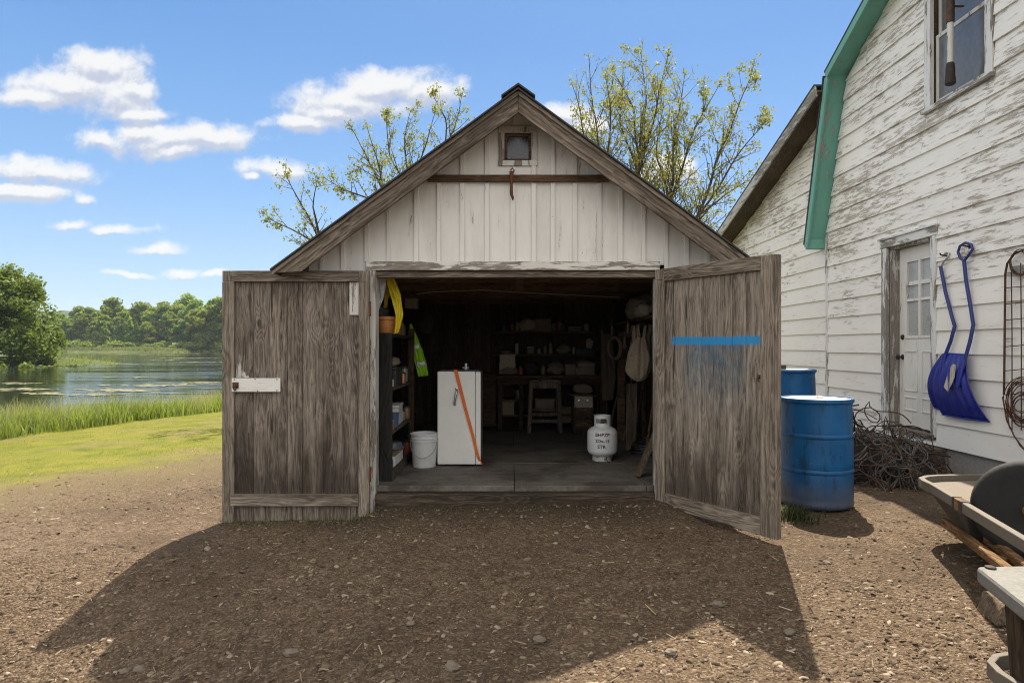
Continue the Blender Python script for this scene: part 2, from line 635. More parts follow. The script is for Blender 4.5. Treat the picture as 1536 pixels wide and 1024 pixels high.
def make_ground():
    xs = [-1600, -1200, -900, -600, -450, -350] + frange(-300, -120, 6) + frange(-120, -40, 3) + frange(-40, -14, 1.5) + frange(-14, -4, .25) + frange(-4, 5, .085) + \
        [5, 5.5, 6.5, 8, 11, 15, 22, 35, 60, 120, 250, 500, 900, 1300, 1600]
    ys = [-600, -200, -80, -40, -20, -10, -5, -2, 0, 1, 1.6] + frange(2, 7, .08) + frange(7, 12, .2) + frange(12, 30, .5) + frange(30, 50, 2) + frange(50, 105, 2.5) + \
        frange(105, 235, 10) + frange(235, 330, 4) + [340, 370, 420, 500, 650, 900, 1300, 1700, 2100]
    V = []
    for Y in ys:
        for X in xs:
            z = ground_z(X, Y)
            if -6 < X < 4.3 and 1.6 < Y < 9:
                q = Vector((X, Y, 0))
                z += .014 * mnoise.noise(q * 1.3) + .010 * mnoise.noise(q * 3.1) + .006 * mnoise.noise(q * 8.0)
            V.append((X, Y, z))
    nx = len(xs)
    Fq = [(j * nx + i, j * nx + i + 1, (j + 1) * nx + i + 1, (j + 1) * nx + i) for j in range(len(ys) - 1) for i in range(nx - 1)]
    g = G('ground_soil_and_turf')
    p = g.pos()
    x, y, z = g.sep(p)
    # gravel yard
    n1 = g.noise(p, 1.1, 5, .6)
    n2 = g.noise(p, 9, 6, .7)
    n3 = g.noise(p, 60, 5, .7)
    pv = g.vor(g.vm('ADD', p, g.vm('MULTIPLY', g.noise(p, 20, 2, .5, 0, True), (.03, .03, .03))), 55)
    pc = g.vor(g.scale(p, (1, 1.3, 1)), 42, 'F1', 1)
    pcx = g.sep(pc)[0]
    pb = g.vor(g.scale(p, (1, 1.2, 1)), 110, 'F1', 1)
    pbx = g.sep(pb)[0]
    f = g.math('ADD', g.math('MULTIPLY', n3, .5), g.math('MULTIPLY', n2, .5))
    gc = g.ramp(f, [(.28, (.030, .019, .0115)), (.47, (.088, .059, .037)), (.72, (.175, .122, .079))])
    gc = g.mix(g.smooth(pcx, .62, .95, 0, .55), gc, (.20, .15, .105))
    gc = g.mix(g.smooth(pbx, .72, .98, 0, .6), gc, (.26, .205, .15))
    gc = g.mix(g.smooth(g.noise(p, .55, 4, .6), .48, .66, 0, .45), gc, (.075, .052, .034))
    gc = g.mix(g.smooth(n1, .45, .7, 0, .35), gc, (.055, .04, .028))
    # darker soil along the shed sill
    dark_soil = g.math('MULTIPLY', g.smooth(g.math('ADD', y, g.math('MULTIPLY', n2, .8)), 5.1, 5.75), g.smooth(g.math('ABSOLUTE', g.math('ADD', x, .1)), 1.9, 1.0))
    gc = g.mix(g.math('MULTIPLY', dark_soil, .6), gc, (.030, .023, .017))
    # turf
    t1 = g.noise(p, 2.2, 6, .65)
    t2 = g.noise(g.scale(p, (1, 1, 1)), 30, 5, .7)
    tc = g.ramp(g.math('ADD', g.math('MULTIPLY', t1, .6), g.math('MULTIPLY', t2, .4)), [(.3, (.06, .085, .012)), (.5, (.15, .16, .018)), (.7, (.25, .205, .05))])
    bare = g.smooth(g.math('ADD', g.math('MULTIPLY', g.noise(p, .9, 5, .65), .7), g.math('MULTIPLY', t2, .3)), .50, .62)
    tc = g.mix(g.math('MULTIPLY', bare, .7), tc, (.19, .145, .07))
    s = g.math('ADD', g.math('MULTIPLY', g.math('ADD', x, 4.95), -.75), g.math('MULTIPLY', g.math('SUBTRACT', y, 7.9), .66))
    s = g.math('ADD', s, g.math('MULTIPLY', g.math('SUBTRACT', n1, .5), 2.4))
    s = g.math('ADD', s, g.math('MULTIPLY', g.math('SUBTRACT', n2, .5), 3.6))
    turf = g.smooth(s, -.7, 1.0)
    back = g.smooth(y, 10.5, 12.5)
    turf = g.math('MAXIMUM', turf, back)
    straw = g.mix(g.smooth(n2, .35, .65), (.20, .15, .085), (.12, .10, .05))
    c = g.mix(g.smooth(s, -2.6, .3, 0, .85), gc, straw)
    c = g.mix(turf, c, tc)
    # wet bank and lake bed
    bank = g.smooth(z, -.48, -.62)
    c = g.mix(bank, c, (.03, .028, .018))
    farg = g.smooth(y, 40, 60)
    c = g.mix(farg, c, g.mix(g.noise(p, .08, 4, .6), (.05, .075, .02), (.11, .13, .04)))
    h = g.math('ADD', g.math('MULTIPLY', n3, .6), g.math('MULTIPLY', g.math('SUBTRACT', 1.0, pv), .7))
    h = g.math('ADD', h, g.math('MULTIPLY', pcx, .55))
    h = g.math('ADD', h, g.math('MULTIPLY', n2, .8))
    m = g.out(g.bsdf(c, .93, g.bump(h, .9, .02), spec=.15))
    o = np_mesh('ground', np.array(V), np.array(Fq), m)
    o.data.shade_smooth()
    tag(o, 'brown gravel yard running into the sunlit lawn and the lake banks', 'ground', kind='structure')


make_ground()


def make_lake():
    g = G('lake_water')
    p = g.pos()
    n = g.noise(g.scale(p, (.35, 1, 1)), 2.2, 4, .6)
    n2 = g.noise(g.scale(p, (.06, .25, 1)), 1.0, 3, .5)
    calm = g.smooth(n2, .4, .62)
    h = g.math('MULTIPLY', n, g.math('ADD', .12, g.math('MULTIPLY', calm, .9)))
    m = g.out(g.bsdf((.014, .018, .010), .05, g.bump(h, .55, .06), spec=.5, IOR=1.33))
    mb = MB()
    mb.add([(-1590, -590, LAKE), (6, -590, LAKE), (6, 520, LAKE), (-1590, 520, LAKE)], [(0, 1, 2, 3)])
    tag(mb.build('lake', m), 'calm lake with drifting weed beyond the lawn', 'lake', kind='structure')
    # floating weed in drifts
    rng = np.random.default_rng(5)
    V, Fq = [], []
    bands = []                                   # centre x, y, half length, half depth, count (read off the photograph)
    def at_lake(px, py):
        Y = (CZ - LAKE) * F / (py - HY)
        return (px - CX) / F * Y, Y
    for (px, py, wpx, hpx, n_) in [(40, 584, 42, 2.2, 90), (30, 575, 40, 1.2, 50), (60, 590, 30, 1.6, 45), (180, 586, 60, 2.6, 120), (240, 578, 60, 1.8, 110), (300, 574, 40, 1.4, 70), (140, 592, 40, 2, 50),
                                   (110, 547.5, 40, 1.0, 60), (85, 549, 30, .8, 40), (180, 546, 50, .8, 50), (290, 537, 45, 1.0, 110), (300, 543, 40, .7, 60), (240, 540, 40, .6, 40),
                                   (150, 531, 60, 1.0, 120), (230, 531.5, 80, 1.0, 170), (300, 530, 40, .8, 80), (75, 530, 30, .6, 50), (190, 566, 60, .8, 30)]:
        for _ in range(n_):
            a = rng.normal(0, .5), rng.normal(0, .5)
            cx, cy = at_lake(px + wpx * a[0], max(526.5, py + hpx * a[1]))
            r = (.05 + .24 * rng.random() ** 2.5) * (cy / 40) ** .7
            k0 = len(V)
            ph = rng.random() * 6.28
            for k in range(6):
                an = ph + k * math.pi / 3
                rr = r * (.55 + .7 * rng.random())
                V.append((cx + 1.7 * rr * math.cos(an), cy + rr * math.sin(an), LAKE + .012 + .01 * rng.random()))
            Fq.append([k0 + k for k in range(6)])
    g = G('floating_weed')
    c = g.mix(g.rnd(), (.10, .105, .045), (.21, .195, .11))
    m = g.out(g.bsdf(c, .7))
    o = np_mesh('floating_weed', np.array(V), np.array(Fq), m)
    tag(o, 'pale yellow green weed floating in drifts on the lake', 'water weed', kind='stuff')


make_lake()


def make_hills():
    mb = MB()
    def fn(u, v):
        X = -1500 + 2600 * u
        Y = 850 + 350 * v
        h = (62 + 22 * mnoise.noise(Vector((X * .004, 0, 3))) - 40 * sm((X + 560) / 500)) * math.sin(math.pi * min(1, v * 1.0 + .02) * .5)
        h += 5 * mnoise.noise(Vector((X * .05, Y * .05, 0))) * (1 if v > .05 else 0)
        return Vector((X, Y, -3 + h + 6))
    mb.grid(fn, 200, 24)
    g = G('hill_forest')
    p = g.pos()
    n = g.vor(g.scale(p, (1, .6, 1)), .09)
    n2 = g.noise(p, .03, 4, .6)
    c = g.mix(n2, (.022, .045, .016), (.06, .095, .03))
    m = g.out(g.bsdf(c, .95, g.bump(n, 1.0, 6.0), spec=.1))
    tag(mb.build('hills', m, smooth=180), 'low wooded hill far behind the lake', 'hills', kind='structure')


make_hills()


def make_haze():
    """the air of the place: one even box of it round the yard, the lake and the hills"""
    mb = MB()
    mb.box((-1650, -650, -9), (1650, 2150, 140))
    m = bpy.data.materials.new('summer_air')
    m.use_nodes = True
    nt = m.node_tree
    nt.nodes.clear()
    v = nt.nodes.new('ShaderNodeVolumePrincipled')
    v.inputs['Color'].default_value = (.72, .86, 1.0, 1)
    v.inputs['Density'].default_value = .00016
    v.inputs['Anisotropy'].default_value = .0
    o = nt.nodes.new('ShaderNodeOutputMaterial')
    nt.links.new(v.outputs[0], o.inputs['Volume'])
    tag(mb.build('haze', m), 'thin pale summer haze over the lake and the far wood', 'haze', kind='stuff')


make_haze()


def make_gravel():
    """loose flat chips over the yard: many thousands, uncountable"""
    rng = np.random.default_rng(11)
    n = 46000
    u = rng.random(n)
    Y = 1.0 / (1 / 2.2 + u * (1 / 9.5 - 1 / 2.2))
    X = (rng.random(n) * 1.75 - .86) * Y
    keep = (X < 4.25) & (X > -7)
    keep &= ~((X > -2.0) & (X < 2.0) & (Y > 5.35))
    s = (X + 4.95) * -.75 + (Y - 7.9) * .66
    keep &= (s < .6 - 2.5 * rng.random(n))
    # clumpy: fewer chips in the smoother worn lanes
    dens = np.array([mnoise.noise(Vector((a * .7, b * .7, 4))) for a, b in zip(X, Y)])
    keep &= rng.random(n) < np.clip(.62 + dens * .9, .12, 1)
    X, Y = X[keep], Y[keep]
    n = len(X)
    Z = np.array([ground_z(a, b) + .014 * mnoise.noise(Vector((a, b, 0)) * 1.3) + .010 * mnoise.noise(Vector((a, b, 0)) * 3.1) for a, b in zip(X, Y)])
    size = .0042 + .0135 * rng.random(n) ** 2.6 + .012 * (rng.random(n) > .975) * rng.random(n)
    k = 6
    ang = rng.random(n)[:, None] * 6.283 + np.arange(k)[None] * 6.283 / k + rng.normal(0, .25, (n, k))
    rad = size[:, None] * (.75 + .5 * rng.random((n, k)))
    asp = .45 + .5 * rng.random(n)
    hd = rng.normal(.35, .6, n)
    ex, ey = np.cos(ang) * rad * 1.35, np.sin(ang) * rad * asp[:, None]
    lx = ex * np.cos(hd)[:, None] - ey * np.sin(hd)[:, None]
    ly = ex * np.sin(hd)[:, None] + ey * np.cos(hd)[:, None]
    tx, ty = rng.normal(0, .28, n), rng.normal(0, .28, n)
    th = size * (.20 + .32 * rng.random(n))
    lz = lx * tx[:, None] + ly * ty[:, None]
    bot = np.stack([X[:, None] + lx, Y[:, None] + ly, Z[:, None] + lz - th[:, None] * .3], -1)
    sh = .62 + .25 * rng.random((n, k))
    top = np.stack([X[:, None] + lx * sh, Y[:, None] + ly * sh, Z[:, None] + lz * sh + th[:, None] * (.75 + .5 * rng.random((n, k)))], -1)
    V = np.concatenate([bot, top], 1).reshape(-1, 3)
    base = (np.arange(n) * 2 * k)[:, None]
    quads = []
    for i in range(k):
        j = (i + 1) % k
        quads.append(base + np.array([[i, j, k + j, k + i]]))
    tops = [base + np.array([[k, k + 1, k + 2, k + 3]]), base + np.array([[k, k + 3, k + 4, k + 5]])]
    Fq = np.concatenate(quads + tops, 0)
    g = G('gravel_chips')
    r = g.rnd()
    c = g.ramp(r, [(0, (.052, .037, .026)), (.42, (.102, .074, .053)), (.74, (.175, .132, .095)), (.92, (.29, .235, .175)), (1, (.40, .34, .27))])
    c = g.mix(g.math('MULTIPLY', g.noise(g.pos(), 90, 3, .6), .5), c, (.08, .062, .045))
    m = g.out(g.bsdf(c, .92, spec=.15))
    tag(np_mesh('gravel', V, Fq, m), 'loose brown stone chips strewn over the yard', 'gravel', kind='stuff')
    # dry straw and chaff
    n = 1500
    u = rng.random(n)
    Y = 1.0 / (1 / 2.4 + u * (1 / 10.5 - 1 / 2.4))
    X = (rng.random(n) * 1.7 - .84) * Y
    keep = (X < 4.25) & (X > -8) & ~((X > -2.0) & (X < 2.0) & (Y > 5.35))
    X, Y = X[keep], Y[keep]
    n = len(X)
    Z = np.array([ground_z(a, b) + .014 * mnoise.noise(Vector((a, b, 0)) * 1.3) + .014 for a, b in zip(X, Y)])
    L = .010 + .032 * rng.random(n) ** 2.2
    w = .0012 + .0016 * rng.random(n)
    h = rng.random(n) * 6.283
    dx, dy = np.cos(h) * L, np.sin(h) * L
    nx, ny = -np.sin(h) * w, np.cos(h) * w
    tz = rng.normal(0, .25, n) * L * .5
    V = np.stack([np.stack([X - dx - nx, Y - dy - ny, Z - tz], -1), np.stack([X + dx - nx, Y + dy - ny, Z + tz], -1),
                  np.stack([X + dx + nx, Y + dy + ny, Z + tz + .003], -1), np.stack([X - dx + nx, Y - dy + ny, Z - tz + .003], -1)], 1).reshape(-1, 3)
    Fq = (np.arange(n) * 4)[:, None] + np.array([[0, 1, 2, 3]])
    g = G('dry_straw')
    c = g.ramp(g.rnd(), [(0, (.12, .09, .05)), (.7, (.24, .19, .11)), (1, (.38, .32, .21))])
    m = g.out(g.bsdf(c, .8))
    tag(np_mesh('straw', V, Fq, m), 'bits of dry straw scattered over the gravel', 'straw', kind='stuff')


make_gravel()


def blades(name, X, Y, H, Wd, lean, mat, label, cat, rng, seg=2):
    n = len(X)
    Z = np.array([ground_z(a, b) for a, b in zip(X, Y)]) - .01
    az = rng.random(n) * 6.283
    fx, fy = np.cos(az), np.sin(az)
    lz = lean * (.3 + rng.random(n))
    lx, ly = np.cos(az + 1.2) * lz + .10, np.sin(az + 1.2) * lz
    rows = []
    ts = np.linspace(0, 1, seg + 1)
    for t in ts:
        w = Wd * (1 - .93 * t ** 1.5)
        cx = X + lx * H * t ** 2
        cy = Y + ly * H * t ** 2
        cz = Z + H * (t - .25 * np.minimum(1, lz) * t ** 2)
        rows.append(np.stack([cx - fx * w, cy - fy * w, cz], -1))
        rows.append(np.stack([cx + fx * w, cy + fy * w, cz], -1))
    V = np.stack(rows, 1).reshape(-1, 3)
    k = 2 * (seg + 1)
    Fq = np.concatenate([(np.arange(n) * k)[:, None] + np.array([[2 * i, 2 * i + 1, 2 * i + 3, 2 * i + 2]]) for i in range(seg)], 0)
    return tag(np_mesh(name, V, Fq, mat), label, cat, kind='stuff')


def make_grass():
    rng = np.random.default_rng(3)
    # tall bank grass between lawn and water
    n = 42000
    t = rng.random(n) ** 1.15
    Y = 7.5 + 24 * t
    def nearX(y):
        return np.interp(y, [7, 11.4, 13.5, 16.5, 20, 32], [-9.8, -9.15, -8.3, -7.35, -7.2, -7.2])
    sh = np.array([shore(y) for y in Y])
    nx = nearX(Y)
    u = rng.random(n)
    X = nx + (sh - .25 - nx) * u + rng.normal(0, .12, n)
    clump = np.array([mnoise.noise(Vector((a * 1.6, b * 1.6, 9))) for a, b in zip(X, Y)])
    keep = rng.random(n) < np.clip(.75 + clump, .2, 1)
    X, Y, clump, u = X[keep], Y[keep], clump[keep], u[keep]
    n = len(X)
    H = (.27 + .36 * rng.random(n)) * (1 + .45 * clump) * (.75 + .35 * np.minimum(1, u * 4))
    m = leaf_mat('bank_grass_blade', (.075, .135, .02), (.22, .30, .075), .42, nsc=.7, dead=(.34, .29, .15))
    blades('tall_grass', X, Y, H, .006 + .006 * rng.random(n), .55, m, 'tall green grass along the near lake bank', 'tall grass', rng, 3)
    # seed heads, paler
    n = 9000
    Y = 8 + 22 * rng.random(n) ** 1.1
    sh = np.array([shore(y) for y in Y])
    nx = nearX(Y)
    X = nx + (sh - .25 - nx) * (.25 + .75 * rng.random(n))
    m2 = leaf_mat('seed_grass', (.24, .25, .10), (.40, .37, .20), .35)
    blades('seeding_grass', X, Y, .62 + .30 * rng.random(n), .004 + .004 * rng.random(n), .42, m2, 'pale seeding grass standing above the bank grass', 'seed grass', rng, 3)
    # lawn
    n = 15000
    Y = 1.0 / (1 / 6.0 + rng.random(n) * (1 / 21.0 - 1 / 6.0))
    X = -(.42 + .42 * rng.random(n)) * Y
    s = (X + 4.95) * -.75 + (Y - 7.9) * .66
    n1 = np.array([mnoise.noise(Vector((a * .8, b * .8, 2))) for a, b in zip(X, Y)])
    thin = np.array([mnoise.noise(Vector((a * 1.3, b * 1.3, 6))) for a, b in zip(X, Y)])
    keep = (rng.random(n) < np.clip(.78 - thin * 1.5, .12, 1)) & (s + n1 * 1.6 + rng.normal(0, .95, n) > .05) & (X > nearX(Y) - .2)
    X, Y, n1 = X[keep], Y[keep], n1[keep]
    n = len(X)
    m3 = leaf_mat('lawn_blade', (.085, .11, .014), (.23, .195, .042), .33, nsc=1.1, dead=(.30, .24, .10))
    blades('lawn_grass', X, Y, (.018 + .035 * rng.random(n)) * (1 + .5 * n1), .0022 + .002 * rng.random(n), .9, m3, 'short sunlit lawn grass beside the gravel', 'lawn', rng, 1)
    # weeds at the foot of the left door, the sill and the barrel
    n = 1500
    a = rng.random(n)
    X = np.where(a < .6, -2.4 + 1.3 * rng.random(n), -1.2 + 2.3 * rng.random(n))
    Y = np.where(a < .6, 5.36 - np.abs(rng.normal(0, .07, n)), 5.30 - np.abs(rng.normal(0, .10, n)))
    keep = rng.random(n) < np.where(a < .6, .9, .35)
    X, Y = X[keep], Y[keep]
    n = len(X)
    m4 = leaf_mat('weed_blade', (.05, .075, .02), (.15, .15, .06), .3)
    blades('door_foot_weeds', X, Y, .02 + .05 * rng.random(n) ** 2, .002 + .002 * rng.random(n), .8, m4, 'thin weeds growing along the foot of the shed doors', 'weeds', rng, 2)
    n = 420
    X = 2.22 + rng.normal(0, .07, n)
    Y = 5.12 + rng.normal(0, .09, n)
    blades('barrel_foot_weeds', X, Y, .04 + .11 * rng.random(n), .003 + .002 * rng.random(n), .8, leaf_mat('dark_weed_blade', (.025, .04, .012), (.07, .08, .03), .25), 'dark weeds between the right door and the blue barrel', 'weeds', rng, 3)


make_grass()

# ================================================================== materials shared by the buildings
def blue_spray(g, co, col):
    # sprayed bar with soft edges and faint overspray below it, in the door's own frame (x along the door, z up)
    x, y, z = g.sep(co)
    n = g.noise(co, 14, 5, .65)
    wob = g.math('MULTIPLY', g.math('SUBTRACT', g.noise(co, 5, 3, .6), .5), .03)
    zz = g.math('ADD', z, wob)
    a = g.math('MULTIPLY', g.smooth(zz, 1.408, 1.436), g.smooth(zz, 1.497, 1.470))
    b = g.math('MULTIPLY', g.smooth(x, .14, .20), g.smooth(x, 1.04, .985))
    fine = g.noise(g.scale(co, (1, 1, .15)), 55, 4, .6)
    bar = g.math('MULTIPLY', g.math('MULTIPLY', a, b), g.smooth(fine, .22, .46, .72, 1.0))
    over = g.math('MULTIPLY', g.smooth(zz, .78, 1.40), g.smooth(zz, 1.50, 1.42))
    over = g.math('MULTIPLY', over, g.math('MULTIPLY', g.smooth(x, .2, .45), g.smooth(x, .98, .75)))
    over = g.math('MULTIPLY', over, g.math('MULTIPLY', g.smooth(n, .25, .65), .58))
    col = g.mix(over, col, (.035, .115, .20))
    return g.mix(g.math('MULTIPLY', bar, .9), col, (.016, .25, .56))


def damp_foot(g, co, col):
    z = g.sep(co)[2]
    n = g.noise(g.scale(co, (1, 1, .22)), 7, 5, .65)
    f = g.smooth(g.math('ADD', z, g.math('MULTIPLY', g.math('SUBTRACT', n, .5), -1.8)), .95, .1)
    f = g.math('MULTIPLY', f, g.smooth(z, .02, .24, .15, 1.0))
    return g.mix(g.math('MULTIPLY', f, .78), col, (.026, .019, .014))


def both(g, co, col):
    return damp_foot(g, co, blue_spray(g, co, col))


DW = ((.066, .052, .043), (.186, .153, .126), (.325, .28, .235))
M = {}
M['door_left'] = wood('door_planks_weathered', *DW, axis='Z', extra=damp_foot, stain_amt=.6)
M['door_right'] = wood('door_planks_sprayed', (.088, .071, .058), (.23, .195, .162), (.37, .322, .272), axis='Z', extra=both, stain_amt=.35)
M['frame_z'] = wood('door_stile_wood', (.095, .077, .061), (.225, .188, .153), (.37, .32, .265), axis='Z', stain_amt=.35)
M['frame_x'] = wood('door_rail_wood', (.088, .071, .056), (.21, .174, .14), (.355, .305, .25), axis='X', stain_amt=.4)
M['rake'] = wood('rake_board_wood', (.070, .054, .041), (.19, .154, .122), (.335, .285, .23), axis='X', stain_amt=.55, scale=.8)
M['dark_x'] = wood('dark_wood_lengthwise', (.020, .013, .008), (.058, .038, .024), (.11, .073, .048), axis='X')  # dark browns: the shed's inner shade is partly put into these wood colours
M['dark_y'] = wood('dark_wood_deep', (.022, .014, .009), (.064, .042, .026), (.125, .083, .053), axis='Y')
M['dark_z'] = wood('dark_wood_upright', (.020, .013, .008), (.060, .040, .026), (.12, .082, .054), axis='Z')
M['brown_x'] = wood('brown_beam_wood', (.045, .025, .014), (.11, .064, .037), (.19, .115, .07), axis='X')
M['tan_z'] = wood('old_tan_wood', (.05, .036, .025), (.115, .086, .060), (.19, .15, .11), axis='Z')
M['gable'] = painted_wood('gable_white_paint', (.74, .725, .70), (.28, .255, .225), 'Z', peel=.235, dirt=.5, dirtc=(.44, .40, .345))
M['gable_x'] = painted_wood('lintel_white_paint', (.70, .68, .64), (.25, .22, .19), 'X', peel=.5, dirt=.4, dirtc=(.34, .29, .24))
M['jamb'] = painted_wood('jamb_worn_paint', (.62, .61, .58), (.24, .21, .18), 'Z', peel=.55, dirt=.5, dirtc=(.25, .20, .16))
M['white_plate'] = painted_wood('white_painted_plate', (.74, .73, .70), (.25, .20, .16), 'X', peel=.2, dirt=.35, dirtc=(.42, .33, .25))
M['rust'] = rusty('rusty_iron', (.07, .05, .04), amt=.7)
M['iron'] = rusty('dark_iron', (.045, .04, .036), (.09, .05, .03), .3)
M['shingle'] = plain('dark_roof_felt', (.045, .043, .042), .9, dirt=.4, dirtc=(.08, .075, .065), sc=20, bumpk=.6)
M['steel'] = plain('dull_steel', (.42, .42, .41), .35, .9, dirt=.35, sc=25)
M['pane'] = plain('dark_window_pane', (.022, .023, .024), .22, dirt=.5, dirtc=(.06, .058, .052), sc=7, bumpk=.02, spec=.8)


def floor_mat():
    g = G('worn_grey_floor')
    p = g.co()
    q = g.island(p)
    n = g.noise(g.scale(q, (.35, 1, 1)), 6, 8, .7)
    n2 = g.noise(q, 45, 5, .65)
    n3 = g.noise(p, 2.6, 6, .65)
    c = g.ramp(g.math('ADD', g.math('MULTIPLY', n, .6), g.math('MULTIPLY', n2, .4)), [(.3, (.045, .039, .033)), (.52, (.12, .107, .093)), (.75, (.22, .203, .18))])
    c = g.mix(g.smooth(n3, .48, .64, 0, .8), c, (.045, .036, .028))
    return g.out(g.bsdf(c, .75, g.bump(g.math('ADD', n, n2), .35, .005), spec=.35))


M['floor'] = floor_mat()

# ================================================================== the shed
SX, YF, YB = .05, 5.50, 10.10
ROOF_TOP, SL = 3.46, .73


def roof_z(x, drop=0.0):
    return ROOF_TOP - SL * abs(x - SX) - drop


shed = thing('shed', 'weathered white board and batten shed with its grey double doors wide open', 'shed', (SX, YF, 0))


def board_piece(mb, x0, x1, z0, y0, y1, ztop=None, drop=.035):
    """upright board whose head follows the roof (or stops at ztop)"""
    if ztop is not None:
        pts = [(x0, y0, z0), (x1, y0, z0), (x1, y0, ztop), (x0, y0, ztop)]
    elif x0 < SX < x1:
        pts = [(x0, y0, z0), (x1, y0, z0), (x1, y0, roof_z(x1, drop)), (SX, y0, roof_z(SX, drop)), (x0, y0, roof_z(x0, drop))]
    else:
        pts = [(x0, y0, z0), (x1, y0, z0), (x1, y0, roof_z(x1, drop)), (x0, y0, roof_z(x0, drop))]
    mb.prism(pts, (0, y1 - y0, 0))


WX0, WX1, WZ0, WZ1 = -.068, .170, 2.985, 3.225        # gable window opening


def front_wall():
    mb = MB()
    edges = [-1.73]
    seams = [-1.615, -1.435, -1.24, -1.047, -.808, -.624, -.425, -.215, 0.0, .181, .345, .533, .737, .919, 1.117, 1.304, 1.485, 1.66]
    edges = [-1.73] + seams + [1.83]
    rng = random.Random(2)
    for a, b in zip(edges[:-1], edges[1:]):
        a2, b2 = a + .002, b - .002
        y0 = YF + rng.uniform(-.002, .002)
        z0 = -.12 if (b < -1.15 or a > 1.25) else 2.10
        if a < WX1 and b > WX0:
            xs = sorted(set([a2, b2] + [w for w in (WX0, WX1) if a2 < w < b2]))
            for c, d in zip(xs[:-1], xs[1:]):
                if (c + d) / 2 > WX0 and (c + d) / 2 < WX1:
                    board_piece(mb, c, d, z0, y0, YF + .024, ztop=WZ0)
                    board_piece(mb, c, d, WZ1, y0, YF + .024)
                else:
                    board_piece(mb, c, d, z0, y0, YF + .024)
        elif a < -1.2 and b > -1.24 + .01:
            board_piece(mb, a2, b2, 2.10, y0, YF + .024)
        else:
            board_piece(mb, a2, b2, z0, y0, YF + .024)
    # battens over the seams
    for x in seams:
        x += rng.uniform(-.006, .006)
        w = .017 + rng.uniform(-.002, .003)
        z0 = -.12 if (x < -1.17 or x > 1.27) else 2.127
        if x < -1.17 and x > -1.26:
            z0 = 2.127
        y0 = YF - .016 - rng.uniform(0, .004)
        if abs(x) < .02:
            board_piece(mb, x - w, x + w, z0, y0, YF - .002, ztop=2.795)
            board_piece(mb, x - w, x + w, 2.862, y0, YF - .002, ztop=2.925)
            board_piece(mb, x - w + .03, x + w + .03, 3.29, y0, YF - .002)
        else:
            if -.72 < x < .83:
                board_piece(mb, x - w, x + w, z0, y0, YF - .002, ztop=2.795)
                board_piece(mb, x - w, x + w, 2.862, y0, YF - .002)
            else:
                board_piece(mb, x - w, x + w, z0, y0, YF - .002)
    return mb.build('front_wall', M['gable'], shed, bevel=.0025)


front_wall()

for x0, x1 in ((-1.73, -1.705), (1.805, 1.83)):
    mb = MB()
    mb.box((x0 * .995, YF + .03, -.1), (x0 * .995 + (.004 if x0 < 0 else -.004), YB, roof_z(x0 if x0 < 0 else x1, .07)))
    for k in range(22):
        y = YF + .03 + k * .207
        mb.box((x0, y, -.12), (x1, y + .203, roof_z(x0 if x0 < 0 else x1, .06)))
    mb.build('side_wall', M['gable'], shed)
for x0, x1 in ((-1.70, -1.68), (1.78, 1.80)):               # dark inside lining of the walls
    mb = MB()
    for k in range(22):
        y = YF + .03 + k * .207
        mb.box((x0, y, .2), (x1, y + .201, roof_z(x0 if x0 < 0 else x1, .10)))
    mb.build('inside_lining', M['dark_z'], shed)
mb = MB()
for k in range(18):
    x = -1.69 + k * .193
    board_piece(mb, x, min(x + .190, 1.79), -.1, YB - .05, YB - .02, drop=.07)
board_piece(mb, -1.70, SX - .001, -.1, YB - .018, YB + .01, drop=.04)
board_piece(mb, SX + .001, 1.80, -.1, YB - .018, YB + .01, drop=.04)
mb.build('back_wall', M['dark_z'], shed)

# roof: two dark felt slopes on a brown boarded deck
mb = MB()
for sgn in (-1, 1):
    xe = SX + sgn * 1.985
    mb.prism([(SX, 5.165, ROOF_TOP + .004), (xe, 5.165, roof_z(xe) + .004), (xe, 5.165, roof_z(xe) + .018), (SX, 5.165, ROOF_TOP + .018)], (0, 5.06, 0))
roof = mb.build('roof', M['shingle'], shed)
mb = MB()
mb.prism([(SX - .135, 5.155, ROOF_TOP - .060), (SX, 5.155, ROOF_TOP + .034), (SX + .135, 5.155, ROOF_TOP - .060), (SX + .135, 5.155, ROOF_TOP - .046), (SX, 5.155, ROOF_TOP + .050), (SX - .135, 5.155, ROOF_TOP - .046)], (0, 5.08, 0))
mb.build('ridge_cap', M['shingle'], roof)
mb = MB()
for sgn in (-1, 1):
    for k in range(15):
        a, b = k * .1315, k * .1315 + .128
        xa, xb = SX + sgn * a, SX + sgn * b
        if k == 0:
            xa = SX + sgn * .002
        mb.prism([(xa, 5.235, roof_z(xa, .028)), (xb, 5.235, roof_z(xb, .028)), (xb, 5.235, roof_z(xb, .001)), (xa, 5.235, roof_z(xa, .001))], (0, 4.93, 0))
mb.build('roof_deck', M['dark_y'], shed)

